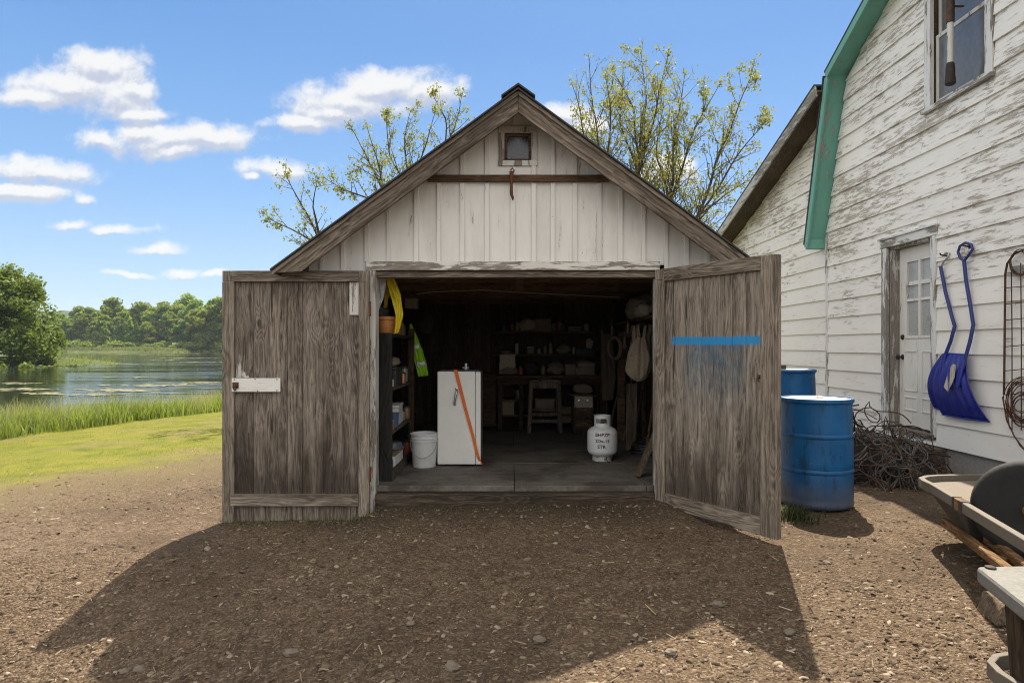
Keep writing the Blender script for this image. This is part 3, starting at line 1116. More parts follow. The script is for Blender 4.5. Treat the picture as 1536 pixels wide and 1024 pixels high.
for sgn in (-1, 1):
    ang = math.atan(SL) * (1 if sgn > 0 else -1)
    xf = Matrix.Translation((SX, 5.205, ROOF_TOP)) @ Matrix.Rotation(ang, 4, 'Y')
    inv = xf.inverted()
    mb = MB()
    xe = SX + sgn * 1.97
    t = .168
    mb.prism([(SX + sgn * .0012, 5.205, ROOF_TOP), (xe, 5.205, roof_z(xe)), (xe - sgn * .012, 5.205, roof_z(xe) - .022), (SX + sgn * (1.97 - .222), 5.205, roof_z(xe) - .010), (SX + sgn * .0012, 5.205, ROOF_TOP - t)], (0, .028, 0))
    mb.v = [inv @ p for p in mb.v]
    rb = mb.build('rake_board', M['rake'], shed, xf=xf, bevel=.003)
    mb = MB()
    mb.prism([(SX + sgn * .0012, 5.187, ROOF_TOP), (xe + sgn * .008, 5.187, roof_z(xe + sgn * .008)), (xe + sgn * .008, 5.187, roof_z(xe) - .040), (SX + sgn * .0012, 5.187, ROOF_TOP - .036)], (0, .017, 0))
    mb.v = [inv @ p for p in mb.v]
    mb.build('edge_strip', M['rake'], rb, local=True, bevel=.002)

# gable window
wp = MB()
wp.box((-.115, YF - .022, WZ0 - .045), (.215, YF + .0, WZ0))
wp.box((-.115, YF - .020, WZ1), (.215, YF + .0, WZ1 + .052))
wp.box((-.112, YF - .018, WZ0 + .001), (WX0 + .004, YF + .0, WZ1 - .001))
wp.box((WX1 - .004, YF - .018, WZ0 + .001), (.212, YF + .0, WZ1 - .001))
gw = wp.build('gable_window', M['jamb'], shed, bevel=.003)
mb = MB()
for a, b in (((WX0 + .005, YF + .012, WZ0 + .001), (WX1 - .005, YF + .035, WZ0 + .022)), ((WX0 + .005, YF + .012, WZ1 - .026), (WX1 - .005, YF + .035, WZ1 - .001)),
             ((WX0 + .005, YF + .012, WZ0 + .023), (WX0 + .028, YF + .035, WZ1 - .027)), ((WX1 - .028, YF + .012, WZ0 + .023), (WX1 - .005, YF + .035, WZ1 - .027))):
    mb.box(a, b)
mb.build('sash', M['brown_x'], gw, bevel=.002)
mb = MB()
mb.box((WX0 + .02, YF + .026, WZ0 + .02), (WX1 - .02, YF + .029, WZ1 - .024))
mb.build('pane', M['pane'], gw)

# hoist rail with its rusty hook
mb = MB()
mb.box((-.715, 5.452, 2.800), (.825, 5.482, 2.856))
rail = mb.build('hoist_rail', M['brown_x'], shed, bevel=.004)
mb = MB()
mb.obox((-.004, 5.440, 2.855), (.035, .022, .05))
mb.tube([(-.004, 5.437, 2.88), (-.006, 5.425, 2.83), (-.004, 5.430, 2.76), (-.006, 5.425, 2.70)], [.010, .012, .011, .014], 8)
mb.tube([(-.006, 5.425, 2.71), (-.004, 5.40, 2.675), (.006, 5.40, 2.65), (.008, 5.42, 2.635)], [.014, .013, .011, .006], 8)
mb.tube([(.005, 5.435, 2.86), (.018, 5.43, 2.885), (.006, 5.432, 2.905), (-.012, 5.435, 2.89)], .006, 6)
mb.build('hoist_hook', M['rust'], rail, smooth=60)

# lintel, jambs, sill, floor
mb = MB()
mb.box((-1.232, YF - .045, 2.052), (1.250, YF - .002, 2.126))
mb.build('lintel', M['gable_x'], shed, bevel=.004)
mb = MB()
mb.box((-1.20, YF - .012, 1.995), (1.215, YF + .11, 2.048))
mb.build('lintel_beam', M['frame_x'], shed, bevel=.004)
for x0, x1 in ((-1.212, -1.153), (1.218, 1.285)):
    mb = MB()
    mb.box((x0, YF - .040, -.10), (x1, YF + .10, 2.049 if x0 < 0 else 1.994))
    mb.build('door_jamb', M['jamb'], shed, bevel=.004)
mb = MB()
mb.box((-1.15, YF - .065, -.06), (1.214, YF + .025, .168))
mb.build('sill_beam', wood('sill_old_wood', (.022, .016, .011), (.055, .043, .032), (.13, .10, .075), 'X', stain_amt=.9), shed, bevel=.012)
mb = MB()
ys = [YF + .028, 6.62, 7.78, 8.95, YB - .05]
for i in range(4):
    cuts = [-1.68, .02, 1.15, 1.78] if i != 1 else [-1.68, 1.0, 1.78]
    for a, b in zip(cuts[:-1], cuts[1:]):
        mb.box((a + .003, ys[i] + .004, .17), (b - .003, ys[i + 1] - .004, .216 + .0012 * ((i * 3 + int(a * 10)) % 3)))
mb.build('floor', M['floor'], shed, bevel=.003)
mb = MB()
mb.box((-1.68, YF + .026, .10), (1.78, YB - .05, .165))
mb.build('floor_base', M['dark_x'], shed)

# roof framing seen through the doorway
for y in (6.15, 7.15, 8.2, 9.25):
    mb = MB()
    mb.box((-1.66, y, 2.02), (1.76, y + .05, 2.16))
    mb.build('ceiling_joist', M['brown_x'], shed, bevel=.004)
mb = MB()
mb.box((.02, 5.9, 2.165), (.13, 9.9, 2.29))
mb.build('ceiling_beam', M['dark_y'], shed)
mb = MB()
mb.box((.035, 6.10, 1.93), (.105, 6.145, 2.6))
mb.build('king_post', M['brown_x'], shed)
for y in (6.6, 7.7, 8.8):
    for sgn in (-1, 1):
        mb = MB()
        mb.bar((SX, y, ROOF_TOP - .10), (SX + sgn * 1.72, y, roof_z(SX + 1.72) - .10), .04, .10, (0, 0, 1))
        mb.build('rafter', M['dark_x'], shed)
for x, s in ((-1.66, 1), (1.76, -1)):
    for y in (6.1, 7.3, 8.5, 9.7):
        mb = MB()
        mb.box((x, y, .22), (x + s * .05, y + .09, 2.02))
        mb.build('wall_post', M['dark_z'], shed)

# ------------------------------------------------------------------ left door, folded flat against the front
DL0, DL1, DY = -2.405, -1.183, 5.385
xf = Matrix.Translation((DL1, DY, 0))
mb = MB()
seams = [352, 379, 404, 430, 453, 484, 514, 543]
xs = [(p - CX) / F * DY - DL1 for p in seams]
xs[0] -= .03
xs[-1] += .03
rr = random.Random(4)
for a, b in zip(xs[:-1], xs[1:]):
    mb.box((a + .0013, .012 + rr.uniform(0, .003), -.052 + rr.uniform(0, .014)), (b - .0013, .036, 2.0))
door = mb.build('door', M['door_left'], shed, xf=xf, bevel=.002)
w0 = DL0 - DL1
def dpart(name, mat, *boxes, bevel=.003, parent=None, smooth=None):
    mb = MB()
    for a, b in boxes:
        mb.box(a, b)
    return mb.build(name, mat, parent, local=True, bevel=bevel, smooth=smooth)
dpart('stile', M['frame_z'], ((w0, -.022, -.056), (w0 + .097, .010, 1.945)), parent=door)
dpart('stile', M['frame_z'], ((-.090, -.022, -.004), (0, .010, 1.945)), parent=door)
dpart('stile_foot', M['frame_z'], ((-.088, -.012, -.045), (-.002, .010, -.006)), parent=door)
dpart('rail', M['frame_x'], ((w0 + .078, -.024, 1.947), (-.088, .010, 2.036)), parent=door)
dpart('rail', M['frame_x'], ((w0 + .070, -.026, .086), (-.091, .009, .182)), parent=door)
for a in (w0 + .002, -.086):
    dpart('corner_block', M['frame_z'], ((a, -.021, 1.948), (a + .074 if a < -.5 else -.001, .009, 2.036)), parent=door)
lp = dpart('latch_plate', M['white_plate'], ((w0 + .084, -.034, 1.033), (w0 + .487, -.0225, 1.146)), parent=door)
lm = MB()
lm.tube([(w0 + .118, -.056, 1.085), (w0 + .118, -.034, 1.085)], [.014, .017], 10)
lm.tube([(w0 + .118, -.05, 1.088), (w0 + .128, -.052, 1.06), (w0 + .118, -.05, 1.045), (w0 + .105, -.046, 1.06)], .006, 6)
lm.obox((w0 + .118, -.037, 1.088), (.05, .006, .05))
lm.build('latch', M['rust'], door, local=True, smooth=50)
for (a, b) in ((.11, 1.135), (.46, 1.135), (.46, 1.045), (.28, 1.138), (.30, 1.042)):
    lm = MB()
    lm.tube([(w0 + a, -.037, b), (w0 + a, -.033, b)], .005, 8)
    lm.build('nail', M['rust'], door, local=True)
dpart('pale_patch', M['jamb'], ((-.170, -.004, 1.67), (-.092, .0115, 1.945)), parent=door, bevel=.002)
pm = MB()
pts = [(.1, 1.148), (.215, 1.148), (.205, 1.165), (.185, 1.16), (.18, 1.19), (.165, 1.20), (.15, 1.23), (.145, 1.27), (.155, 1.31), (.135, 1.345), (.118, 1.33), (.125, 1.28), (.108, 1.25)]
pm.prism([(w0 + a, .0095, b) for a, b in pts], (0, .003, 0))
pm.build('paint_remnant', M['jamb'], door, local=True)
for z in (.35, 1.72):
    hm = MB()
    hm.box((-.004, -.028, z - .06), (.014, -.018, z + .06))
    hm.tube([(.008, -.026, z - .062), (.008, -.026, z + .062)], .008, 8)
    hm.build('hinge', M['rust'], door, local=True)

# ------------------------------------------------------------------ right door, swung out over the yard
HX, HYY = 1.232, 5.455
dv = Vector((1.862 - HX, 4.50 - HYY, 0))
DWid = dv.length
xf = Matrix.Translation((HX, HYY, 0)) @ Matrix.Rotation(math.atan2(dv.y, dv.x), 4, 'Z')
# local: x from hinge to free edge, y<0 is the face towards the camera side (left/front)
Z0, Z1 = .078, 2.052
mb = MB()
xs = [.06, .205, .345, .475, .62, .76, .88, DWid - .03]
for a, b in zip(xs[:-1], xs[1:]):
    mb.box((a + .0013, -.012 - rr.uniform(0, .003), Z0 + .01 + rr.uniform(0, .006)), (b - .0013, .016, Z1 - .02))
door2 = mb.build('door', M['door_right'], shed, xf=xf, bevel=.002)
dpart('stile', M['frame_z'], ((.0, -.036, Z0), (.098, -.014, Z1 - .092)), parent=door2)
dpart('stile', M['frame_z'], ((DWid - .128, -.036, Z0 - .012), (DWid - .016, -.014, Z1 - .001)), parent=door2)
dpart('rail', M['frame_x'], ((.100, -.038, Z1 - .104), (DWid - .130, -.014, Z1)), parent=door2)
dpart('rail', M['frame_x'], ((.100, -.040, Z0 - .006), (DWid - .130, -.013, Z0 + .118)), parent=door2)
dpart('corner_block', M['frame_z'], ((.001, -.037, Z1 - .090), (.098, -.013, Z1)), parent=door2)
dpart('edge_board', M['frame_z'], ((DWid - .014, -.034, Z0 - .012), (DWid, .020, Z1 - .004)), parent=door2)
dpart('hinge', M['rust'], ((.01, .018, .40), (.5, .025, .46)), parent=door2)
dpart('hinge', M['rust'], ((.01, .018, 1.66), (.5, .025, 1.72)), parent=door2)
sm_ = MB()
sm_.tube([(DWid - .15, -.022, 1.19), (DWid - .15, -.045, 1.18), (DWid - .13, -.05, 1.16)], .006, 6)
sm_.obox((DWid - .15, -.016, 1.19), (.03, .006, .03))
sm_.build('staple', M['rust'], door2, local=True)

# ================================================================== the white house on the right
HXW = 4.40                                   # its gable wall runs along the line of sight


def siding_peel(g, co):
    x, y, z = g.sep(co)
    a = g.smooth(z, 1.2, 3.0, -.10, .015)
    b = g.smooth(z, 4.3, 5.6, 0.0, -.02)
    far = g.smooth(y, 8.5, 9.5, 0.0, -.02)
    return g.math('ADD', g.math('ADD', a, b), far)


M['siding'] = painted_wood('house_siding_paint', (.84, .825, .785), (.47, .43, .375), 'Y', peel=.40, zfun=siding_peel, dirt=.25, dirtc=(.60, .54, .45), scale=1.7)
M['trim_z'] = painted_wood('house_trim_paint', (.72, .73, .72), (.26, .24, .22), 'Z', peel=.47, dirt=.45, dirtc=(.40, .36, .31))
M['trim_y'] = painted_wood('house_trim_paint_level', (.72, .73, .72), (.26, .24, .22), 'Y', peel=.5, dirt=.45, dirtc=(.40, .36, .31))
M['green'] = painted_wood('green_eave_paint', (.16, .40, .325), (.32, .32, .29), 'Z', peel=.30, dirt=.4, dirtc=(.07, .22, .155))
M['house_door'] = painted_wood('old_door_white', (.74, .74, .72), (.30, .26, .22), 'Z', peel=.2, dirt=.4, dirtc=(.48, .44, .38))
M['concrete'] = plain('old_concrete', (.26, .25, .235), .9, dirt=.5, dirtc=(.10, .09, .075), sc=5, bumpk=.5)
M['soffit'] = wood('bare_soffit_wood', (.045, .034, .026), (.095, .072, .055), (.16, .125, .10), axis='Y', stain_amt=.5)
M['fascia'] = painted_wood('grey_fascia_paint', (.50, .49, .47), (.24, .22, .19), 'Y', peel=.5, dirt=.5, dirtc=(.25, .23, .20))

house = thing('house', 'large white clapboard house with flaking paint and a green gambrel eave', 'house', (HXW, 6.0, 0))

APEX = (5.4, 6.44)
KINK = (8.48, 4.967)
EAVE = (9.08, 2.80)


def prof_y(z):
    """far edge of the gable wall at height z"""
    if z <= EAVE[1]:
        return 8.965
    if z <= KINK[1]:
        return max(8.47, EAVE[0] + (KINK[0] - EAVE[0]) * (z - EAVE[1]) / (KINK[1] - EAVE[1])) - .012
    return KINK[0] + (APEX[0] - KINK[0]) * (z - KINK[1]) / (APEX[1] - KINK[1]) - .012


def near_y(z):
    return 2 * APEX[0] - prof_y(z)


DY0, DY1, DZ0, DZ1 = 6.76, 7.56, .50, 2.56            # door opening
WY0, WY1, WZa, WZb = 5.98, 6.76, 3.93, 5.25           # window opening
LEAN = (9.23, 4.57, -.30)


def lean_z(y):
    return LEAN[1] + LEAN[2] * (y - LEAN[0])


def siding():
    main, lean = MB(), MB()
    EXPX = .237
    z = .386
    rng = random.Random(8)
    def course(mb, ya0, yb0, ya1, yb1, z0, z1, dx=0.0):
        """lapped clapboard: thick at the foot, thin at the head; y range at foot and at head"""
        if yb0 - ya0 < .01:
            return
        xf_, xh, xb = HXW - .026 + dx, HXW - .004 + dx, HXW + .003
        v = [(xf_, ya0, z0), (xf_, yb0, z0), (xh, yb1, z1 + .012), (xh, ya1, z1 + .012), (xb, ya0, z0), (xb, yb0, z0), (xb, yb1, z1 + .012), (xb, ya1, z1 + .012)]
        mb.add(v, [(0, 3, 2, 1), (4, 5, 6, 7), (0, 1, 5, 4), (1, 2, 6, 5), (2, 3, 7, 6), (3, 0, 4, 7)])
    while z < 6.3:
        z1 = min(z + EXPX, 6.40)
        dx = rng.uniform(-.0015, .0015)
        # sections of this course broken by the openings and by butt joints
        cuts, clips = [], []
        if z1 > DZ0 - .05 and z < DZ1 + .09:
            cuts.append((DY0 - .085, DY1 + .10))
            clips.append((DY0 - .085, DY1 + .10, DZ0 - .05, DZ1 + .09))
        if z1 > WZa - .06 and z < WZb + .085:
            cuts.append((WY0 - .10, WY1 + .10))
            clips.append((WY0 - .10, WY1 + .10, WZa - .06, WZb + .085))
        joints = sorted(rng.uniform(2.4, 8.6) for _ in range(2))
        ya0, yb0, ya1, yb1 = near_y(z), prof_y(z), near_y(z1), prof_y(z1)
        segs, cur = [], None
        pts = [('a', None)]
        edges = []
        s = 'start'
        marks = sorted([(c[0], c[1]) for c in cuts] + [(j, j + .0025) for j in joints if not any(c[0] - .3 < j < c[1] + .3 for c in cuts)])
        a0, a1 = ya0, ya1
        for m0, m1 in marks:
            if m0 > yb0 or m0 < a0:
                continue
            course(main, a0, m0, a1, m0, z, z1, dx)
            a0 = a1 = m1
        course(main, a0, yb0, a1, yb1, z, z1, dx)
        for (c0, c1, e0, e1) in clips:
            if z < e0 < z1:
                course(main, c0, c1, c0, c1, z, e0 - .012, dx)
            if z < e1 < z1:
                course(main, c0, c1, c0, c1, e1, z1, dx)
        z += EXPX
    # low lean-to wall carried on behind, its boards a little out of step
    z = .42
    while z < 4.75:
        z1 = z + .235
        y_a = 9.035
        e0 = min(13.1, LEAN[0] + (z - LEAN[1]) / LEAN[2])
        e1 = min(13.1, LEAN[0] + (z1 - LEAN[1]) / LEAN[2])
        if e0 > y_a + .02:
            course(lean, y_a, e0, y_a, max(y_a + .005, e1), z, z1, rng.uniform(-.001, .001))
        z = z1
    w = main.build('wall', M['siding'], house)
    lw = lean.build('lean_to_wall', M['siding'], house)


siding()
# backing, so no light leaks between the boards
mb = MB()
def back(y0, y1, z0, z1):
    mb.box((HXW + .012, y0, z0), (HXW + .05, y1, z1))
back(1.8, DY0, .386, WZa)
back(DY0, DY1, DZ1, WZa)
back(DY1, 9.0, .386, WZa)
back(1.8, WY0, WZa, 4.9)
back(WY1, 8.46, WZa, 4.9)
mb.prism([(HXW + .012, 3.2, 4.9), (HXW + .012, WY0, 4.9), (HXW + .012, WY0, 6.0), (HXW + .012, 5.4, 6.3)], (.04, 0, 0))
mb.prism([(HXW + .012, WY1, 4.9), (HXW + .012, 8.40, 4.9), (HXW + .012, WY1, 5.7)], (.04, 0, 0))
mb.prism([(HXW + .012, WY0 + .001, WZb), (HXW + .012, WY1 - .001, WZb), (HXW + .012, WY1 - .001, 5.7), (HXW + .012, WY0 + .001, 6.0)], (.04, 0, 0))
mb.prism([(HXW + .012, 9.0, .386), (HXW + .012, 13.08, .386), (HXW + .012, 13.08, lean_z(13.08) - .03), (HXW + .012, 9.0, lean_z(9.0) - .03)], (.04, 0, 0))
mb.prism([(HXW + .012, 8.46, 3.93), (HXW + .012, 8.78, 3.93), (HXW + .012, 8.47, 4.9)], (.04, 0, 0))
mb.build('sheathing', M['dark_y'], house)
mb = MB()
mb.box((HXW + .006, 1.75, -.3), (HXW + .30, 13.05, .383))
mb.build('foundation', M['concrete'], house)
mb = MB()                                                   # far flank and floor slabs close the volume
mb.box((HXW + .06, 13.05, .1), (12.4, 13.10, 3.40))
mb.box((12.4, 1.75, .1), (12.45, 13.05, 3.0))
mb.build('rear_wall', M['siding'], house)
mb = MB()
mb.box((HXW - .027, 8.967, .40), (HXW - .002, 9.032, 2.86))
mb.build('corner_board', M['trim_z'], house, bevel=.003)

# gambrel roof
def slab(mb, p, q, x0, x1, up, th):
    (ya, za), (yb, zb) = p, q
    d = Vector((0, yb - ya, zb - za)).normalized()
    nrm = Vector((0, -d.z, d.y))
    if nrm.z < 0:
        nrm = -nrm
    if abs(nrm.z) < .4 and nrm.y * (yb - APEX[0]) < 0:
        nrm = -nrm
    o = nrm * up
    t = nrm * th
    pts = [Vector((x0, ya, za)) + o, Vector((x0, yb, zb)) + o, Vector((x0, yb, zb)) + o + t, Vector((x0, ya, za)) + o + t]
    mb.prism(pts, (x1 - x0, 0, 0))

XO = 4.145
mir = lambda p: (2 * APEX[0] - p[0], p[1])
KO, EO = (8.505, 4.975), (9.075, 2.83)
mb = MB()
for f_ in (lambda p: p, mir):
    slab(mb, f_(APEX), f_(KO), XO - .03, 12.5, .04, .03)
    slab(mb, f_(KO), f_(EO), XO - .03, 12.5, .04, .03)
rf = mb.build('roof', M['shingle'], house)
gs = MB()
for f_ in (lambda p: p, mir):
    slab(gs, f_(APEX), f_((KINK[0] + .026, KINK[1] - .010)), XO, HXW + .03, .006, .028)
    slab(gs, f_((KINK[0] + .0085, KINK[1] + .012)), f_((EAVE[0] - .0, EAVE[1])), XO, HXW + .03, .004, .028)
gs.build('green_soffit', M['green'], house, bevel=.002)
gf = MB()
for f_ in (lambda p: p, mir):
    for (a, b, w) in ((APEX, (KINK[0] + .02, KINK[1] + .004), .10), ((KINK[0] + .012, KINK[1] - .03), EAVE, .085)):
        a, b = f_(a), f_(b)
        d = Vector((0, b[0] - a[0], b[1] - a[1])).normalized()
        n_ = Vector((0, -d.z, d.y))
        if n_.z < 0:
            n_ = -n_
        if abs(n_.z) < .4 and n_.y * (b[0] - APEX[0]) < 0:
            n_ = -n_
        A, B = Vector((XO - .028, a[0], a[1])) + n_ * -.05, Vector((XO - .028, b[0], b[1])) + n_ * -.05
        gf.prism([A, B, B + n_ * w, A + n_ * w], (.026, 0, 0))
gf.build('green_fascia', M['green'], house, bevel=.002)
gb = MB()                                                    # boxed foot of the eave
gb.prism([(XO, EAVE[0] - .045, EAVE[1] - .02), (XO, EAVE[0] + .06, EAVE[1] - .02), (XO, EAVE[0] + .02, EAVE[1] + .14), (XO, EAVE[0] - .052, EAVE[1] + .10)], (HXW - XO - .03, 0, 0))
gb.build('eave_return', M['green'], house, bevel=.003)

XL = 4.05
# lean-to roof with bare soffit and grey fascia
mb = MB()
pA, pB = (8.58, lean_z(8.58) + .012), (13.35, lean_z(13.35) + .012)
slab(mb, pA, pB, XL - .03, 12.5, .10, .03)
lr = mb.build('lean_to_roof', M['shingle'], house)
mb = MB()
slab(mb, pA, pB, XL, HXW + .03, .012, .03)
mb.build('lean_to_soffit', M['soffit'], house)
mb = MB()
slab(mb, pA, pB, XL - .027, XL - .002, -.055, .155)
mb.build('lean_to_fascia', M['fascia'], house)

# ------------------------------------------------------------------ entrance door in its frame
mb = MB()
mb.box((HXW - .030, DY0 - .083, DZ0 - .03), (HXW + .012, DY0, DZ1 + .002))
mb.box((HXW - .030, DY1, DZ0 - .03), (HXW + .012, DY1 + .098, DZ1 + .002))
fr = mb.build('door_frame', M['trim_z'], house, bevel=.004)
mb = MB()
mb.box((HXW - .034, DY0 - .11, DZ1 + .004), (HXW + .012, DY1 + .12, DZ1 + .095))
mb.box((HXW - .055, DY0 - .13, DZ1 + .097), (HXW + .010, DY1 + .14, DZ1 + .118))
mb.build('head_trim', M['trim_y'], fr, bevel=.003)
mb = MB()
mb.box((HXW + .014, DY1 - .022, DZ0), (HXW + .16, DY1 + .02, DZ1 - .022))
mb.box((HXW + .014, DY0 - .02, DZ0), (HXW + .16, DY0 + .022, DZ1 - .022))
mb.box((HXW + .014, DY0 - .02, DZ1 - .020), (HXW + .16, DY1 + .02, DZ1 + .02))
mb.build('reveal', M['jamb'], fr, bevel=.002)
mb = MB()
mb.box((HXW - .045, DY0 - .06, DZ0 - .055), (HXW + .16, DY1 + .06, DZ0 - .004))
mb.build('threshold', M['frame_x'], fr, bevel=.005)

xd = HXW + .115                                               # door face
yA, yB = DY0 + .026, DY1 - .026
zA, zB = DZ0 + .004, DZ1 - .026
mb = MB()
def dface(y0, y1, z0, z1, x0=xd, x1=xd + .035):
    mb.box((x0, y0, z0), (x1, y1, z1))
gz0, gz1 = 1.50, 2.40
wy0, wy1 = yA + .105, yB - .125
dface(yA, yB, zA, gz0)                       # lower leaf
dface(yA, wy0, gz0 + .0005, zB)
dface(wy1, yB, gz0 + .0005, zB)
dface(wy0 + .0005, wy1 - .0005, gz1, zB - .0005)
# moulded edges round two lower panels
for (a, b) in ((yA + .10, (yA + yB) / 2 - .04), ((yA + yB) / 2 + .04, yB - .10)):
    for (z0, z1) in ((zA + .18, zA + .34), (zA + .40, zA + .86)):
        for q in (((a, z0), (b, z0 + .016)), ((a, z1 - .016), (b, z1)), ((a, z0 + .017), (a + .016, z1 - .017)), ((b - .016, z0 + .017), (b, z1 - .017))):
            mb.box((xd - .009, q[0][0], q[0][1]), (xd + .002, q[1][0], q[1][1]))
hd = mb.build('door', M['house_door'], house, bevel=.003)
mb = MB()
for y in (wy0, (wy0 + wy1) / 2 - .02, wy1 - .03):
    mb.box((xd - .012, y, gz0 + .002), (xd + .030, y + (.03 if y != (wy0 + wy1) / 2 - .02 else .04), gz1 - .002))
for z in (gz0 + .002, gz0 + .42, gz1 - .032, gz0 + .60):
    for (a, b) in ((wy0 + .031, (wy0 + wy1) / 2 - .021), ((wy0 + wy1) / 2 + .021, wy1 - .031)):
        mb.box((xd - .010, a, z), (xd + .028, b, z + .030 if z != gz0 + .60 else z + .045))
mb.build('glazing_bars', M['house_door'], hd, bevel=.002)
gl = plain('dusty_door_glass', (.38, .39, .39), .12, dirt=.6, dirtc=(.16, .16, .15), sc=9, bumpk=.03, spec=.8)
mb = MB()
mb.box((xd + .012, wy0 + .005, gz0 + .004), (xd + .016, wy1 - .005, gz1 - .004))
mb.build('glass', gl, hd)
mb = MB()
mb.lathe([(.030, 0), (.030, .006), (.012, .010), (.010, .035), (.024, .042), (.030, .055), (.026, .068), (.010, .074)], (xd, yB - .065, 1.29), 20, (-1, 0, 0))
mb.build('knob', M['iron'], hd, smooth=50)
mb = MB()
mb.lathe([(.030, 0), (.028, .012), (.012, .016), (.011, .020)], (xd, yB - .065, 1.52), 18, (-1, 0, 0))
mb.build('deadbolt', M['iron'], hd, smooth=40)
mb = MB()
mb.box((HXW + .2, 5.0, .3), (HXW + .22, 8.6, 3.2))
mb.build('inner_partition', M['dark_z'], house)

# ------------------------------------------------------------------ upper window
mb = MB()
mb.box((HXW - .034, WY1, WZa - .02), (HXW + .012, WY1 + .095, WZb + .09))
mb.box((HXW - .034, WY0 - .095, WZa - .02), (HXW + .012, WY0, WZb + .09))
mb.box((HXW - .034, WY0 + .001, WZb), (HXW + .012, WY1 - .001, WZb + .09))
hw = mb.build('window', M['trim_z'], house, bevel=.004)
mb = MB()
mb.box((HXW - .060, WY0 - .11, WZa - .065), (HXW + .06, WY1 + .12, WZa - .022))
mb.build('sill', M['trim_y'], hw, bevel=.004)
sm1 = painted_wood('window_sash_paint', (.58, .58, .56), (.2, .17, .14), 'Z', peel=.5, dirt=.5, dirtc=(.25, .22, .19))
mb = MB()
zm = 4.62
for (xo, z0, z1) in ((HXW + .03, WZa, zm + .03), (HXW + .058, zm - .015, WZb)):
    mb.box((xo, WY0, z0), (xo + .026, WY0 + .042, z1))
    mb.box((xo, WY1 - .042, z0), (xo + .026, WY1, z1))
    mb.box((xo, WY0 + .043, z0), (xo + .026, WY1 - .043, z0 + .045))
    mb.box((xo, WY0 + .043, z1 - .04), (xo + .026, WY1 - .043, z1))
mb.build('sash', sm1, hw, bevel=.003)
gw2 = plain('grey_window_glass', (.11, .112, .115), .18, dirt=.5, dirtc=(.14, .14, .14), sc=3, bumpk=.015, spec=.9)
mb = MB()
mb.box((HXW + .040, WY0 + .03, WZa + .02), (HXW + .044, WY1 - .03, zm + .01))
mb.box((HXW + .068, WY0 + .03, zm + .011), (HXW + .072, WY1 - .03, WZb - .02))
mb.build('glass', gw2, hw)
# old stove pipe hanging in front of the window
pv = (4.27, 6.30)
mb = MB()
mb.lathe([(.028, 4.12), (.028, 4.60)], (pv[0], pv[1], 0), 18)
pw = painted_wood('pipe_white_paint', (.62, .60, .56), (.2, .12, .07), 'Z', peel=.4, dirt=.5, dirtc=(.25, .18, .12))
sp = mb.build('vent_pipe', pw, house, smooth=40)
mb = MB()
mb.lathe([(.036, 3.955), (.047, 3.965), (.047, 4.0), (.040, 4.05), (.041, 4.10), (.035, 4.16), (.029, 4.17)], (pv[0], pv[1], 0), 18)
mb.build('pipe_boot', M['iron'], sp, smooth=40)
mb = MB()
mb.lathe([(.035, 4.56), (.037, 4.60), (.037, 6.9), (.033, 6.92)], (pv[0], pv[1], 0), 18)
mb.build('pipe_upper', rusty('brown_stovepipe', (.055, .035, .028), (.13, .06, .035), .5, .6, .3), sp, smooth=40)
for z in (4.72, 5.4):
    mb = MB()
    mb.bar((pv[0] + .03, pv[1], z), (HXW, pv[1], z), .02, .012)
    mb.build('pipe_bracket', M['rust'], sp)

# ================================================================== things standing about the yard
def plastic_blue():
    g = G('barrel_blue_plastic')
    co = g.co()
    z = g.sep(co)[2]
    n = g.noise(co, 5, 6, .65)
    sc = g.noise(g.scale(co, (1, 1, .25)), 16, 6, .7)
    c = g.mix(g.smooth(n, .3, .7), (.004, .080, .235), (.008, .115, .31))
    c = g.mix(g.math('MULTIPLY', g.smooth(sc, .50, .64), .7), c, (.012, .03, .055))
    scr = g.noise(g.scale(co, (1, 1, 6)), 9, 5, .7)
    c = g.mix(g.smooth(scr, .62, .70, 0, .45), c, (.10, .22, .36))
    dust = g.smooth(g.math('ADD', z, g.math('MULTIPLY', n, -.3)), .18, -.12)
    c = g.mix(g.math('MULTIPLY', dust, .6), c, (.12, .10, .08))
    nv = g.n('ShaderNodeNewGeometry').outputs['Normal']
    return g.out(g.bsdf(c, g.math('ADD', .30, g.math('MULTIPLY', n, .25)), g.bump(n, .12, .01), spec=.32))


M['barrel'] = plastic_blue()
M['lid'] = plain('chalky_barrel_lid', (.58, .58, .56), .8, dirt=.3, dirtc=(.30, .33, .36), sc=6)


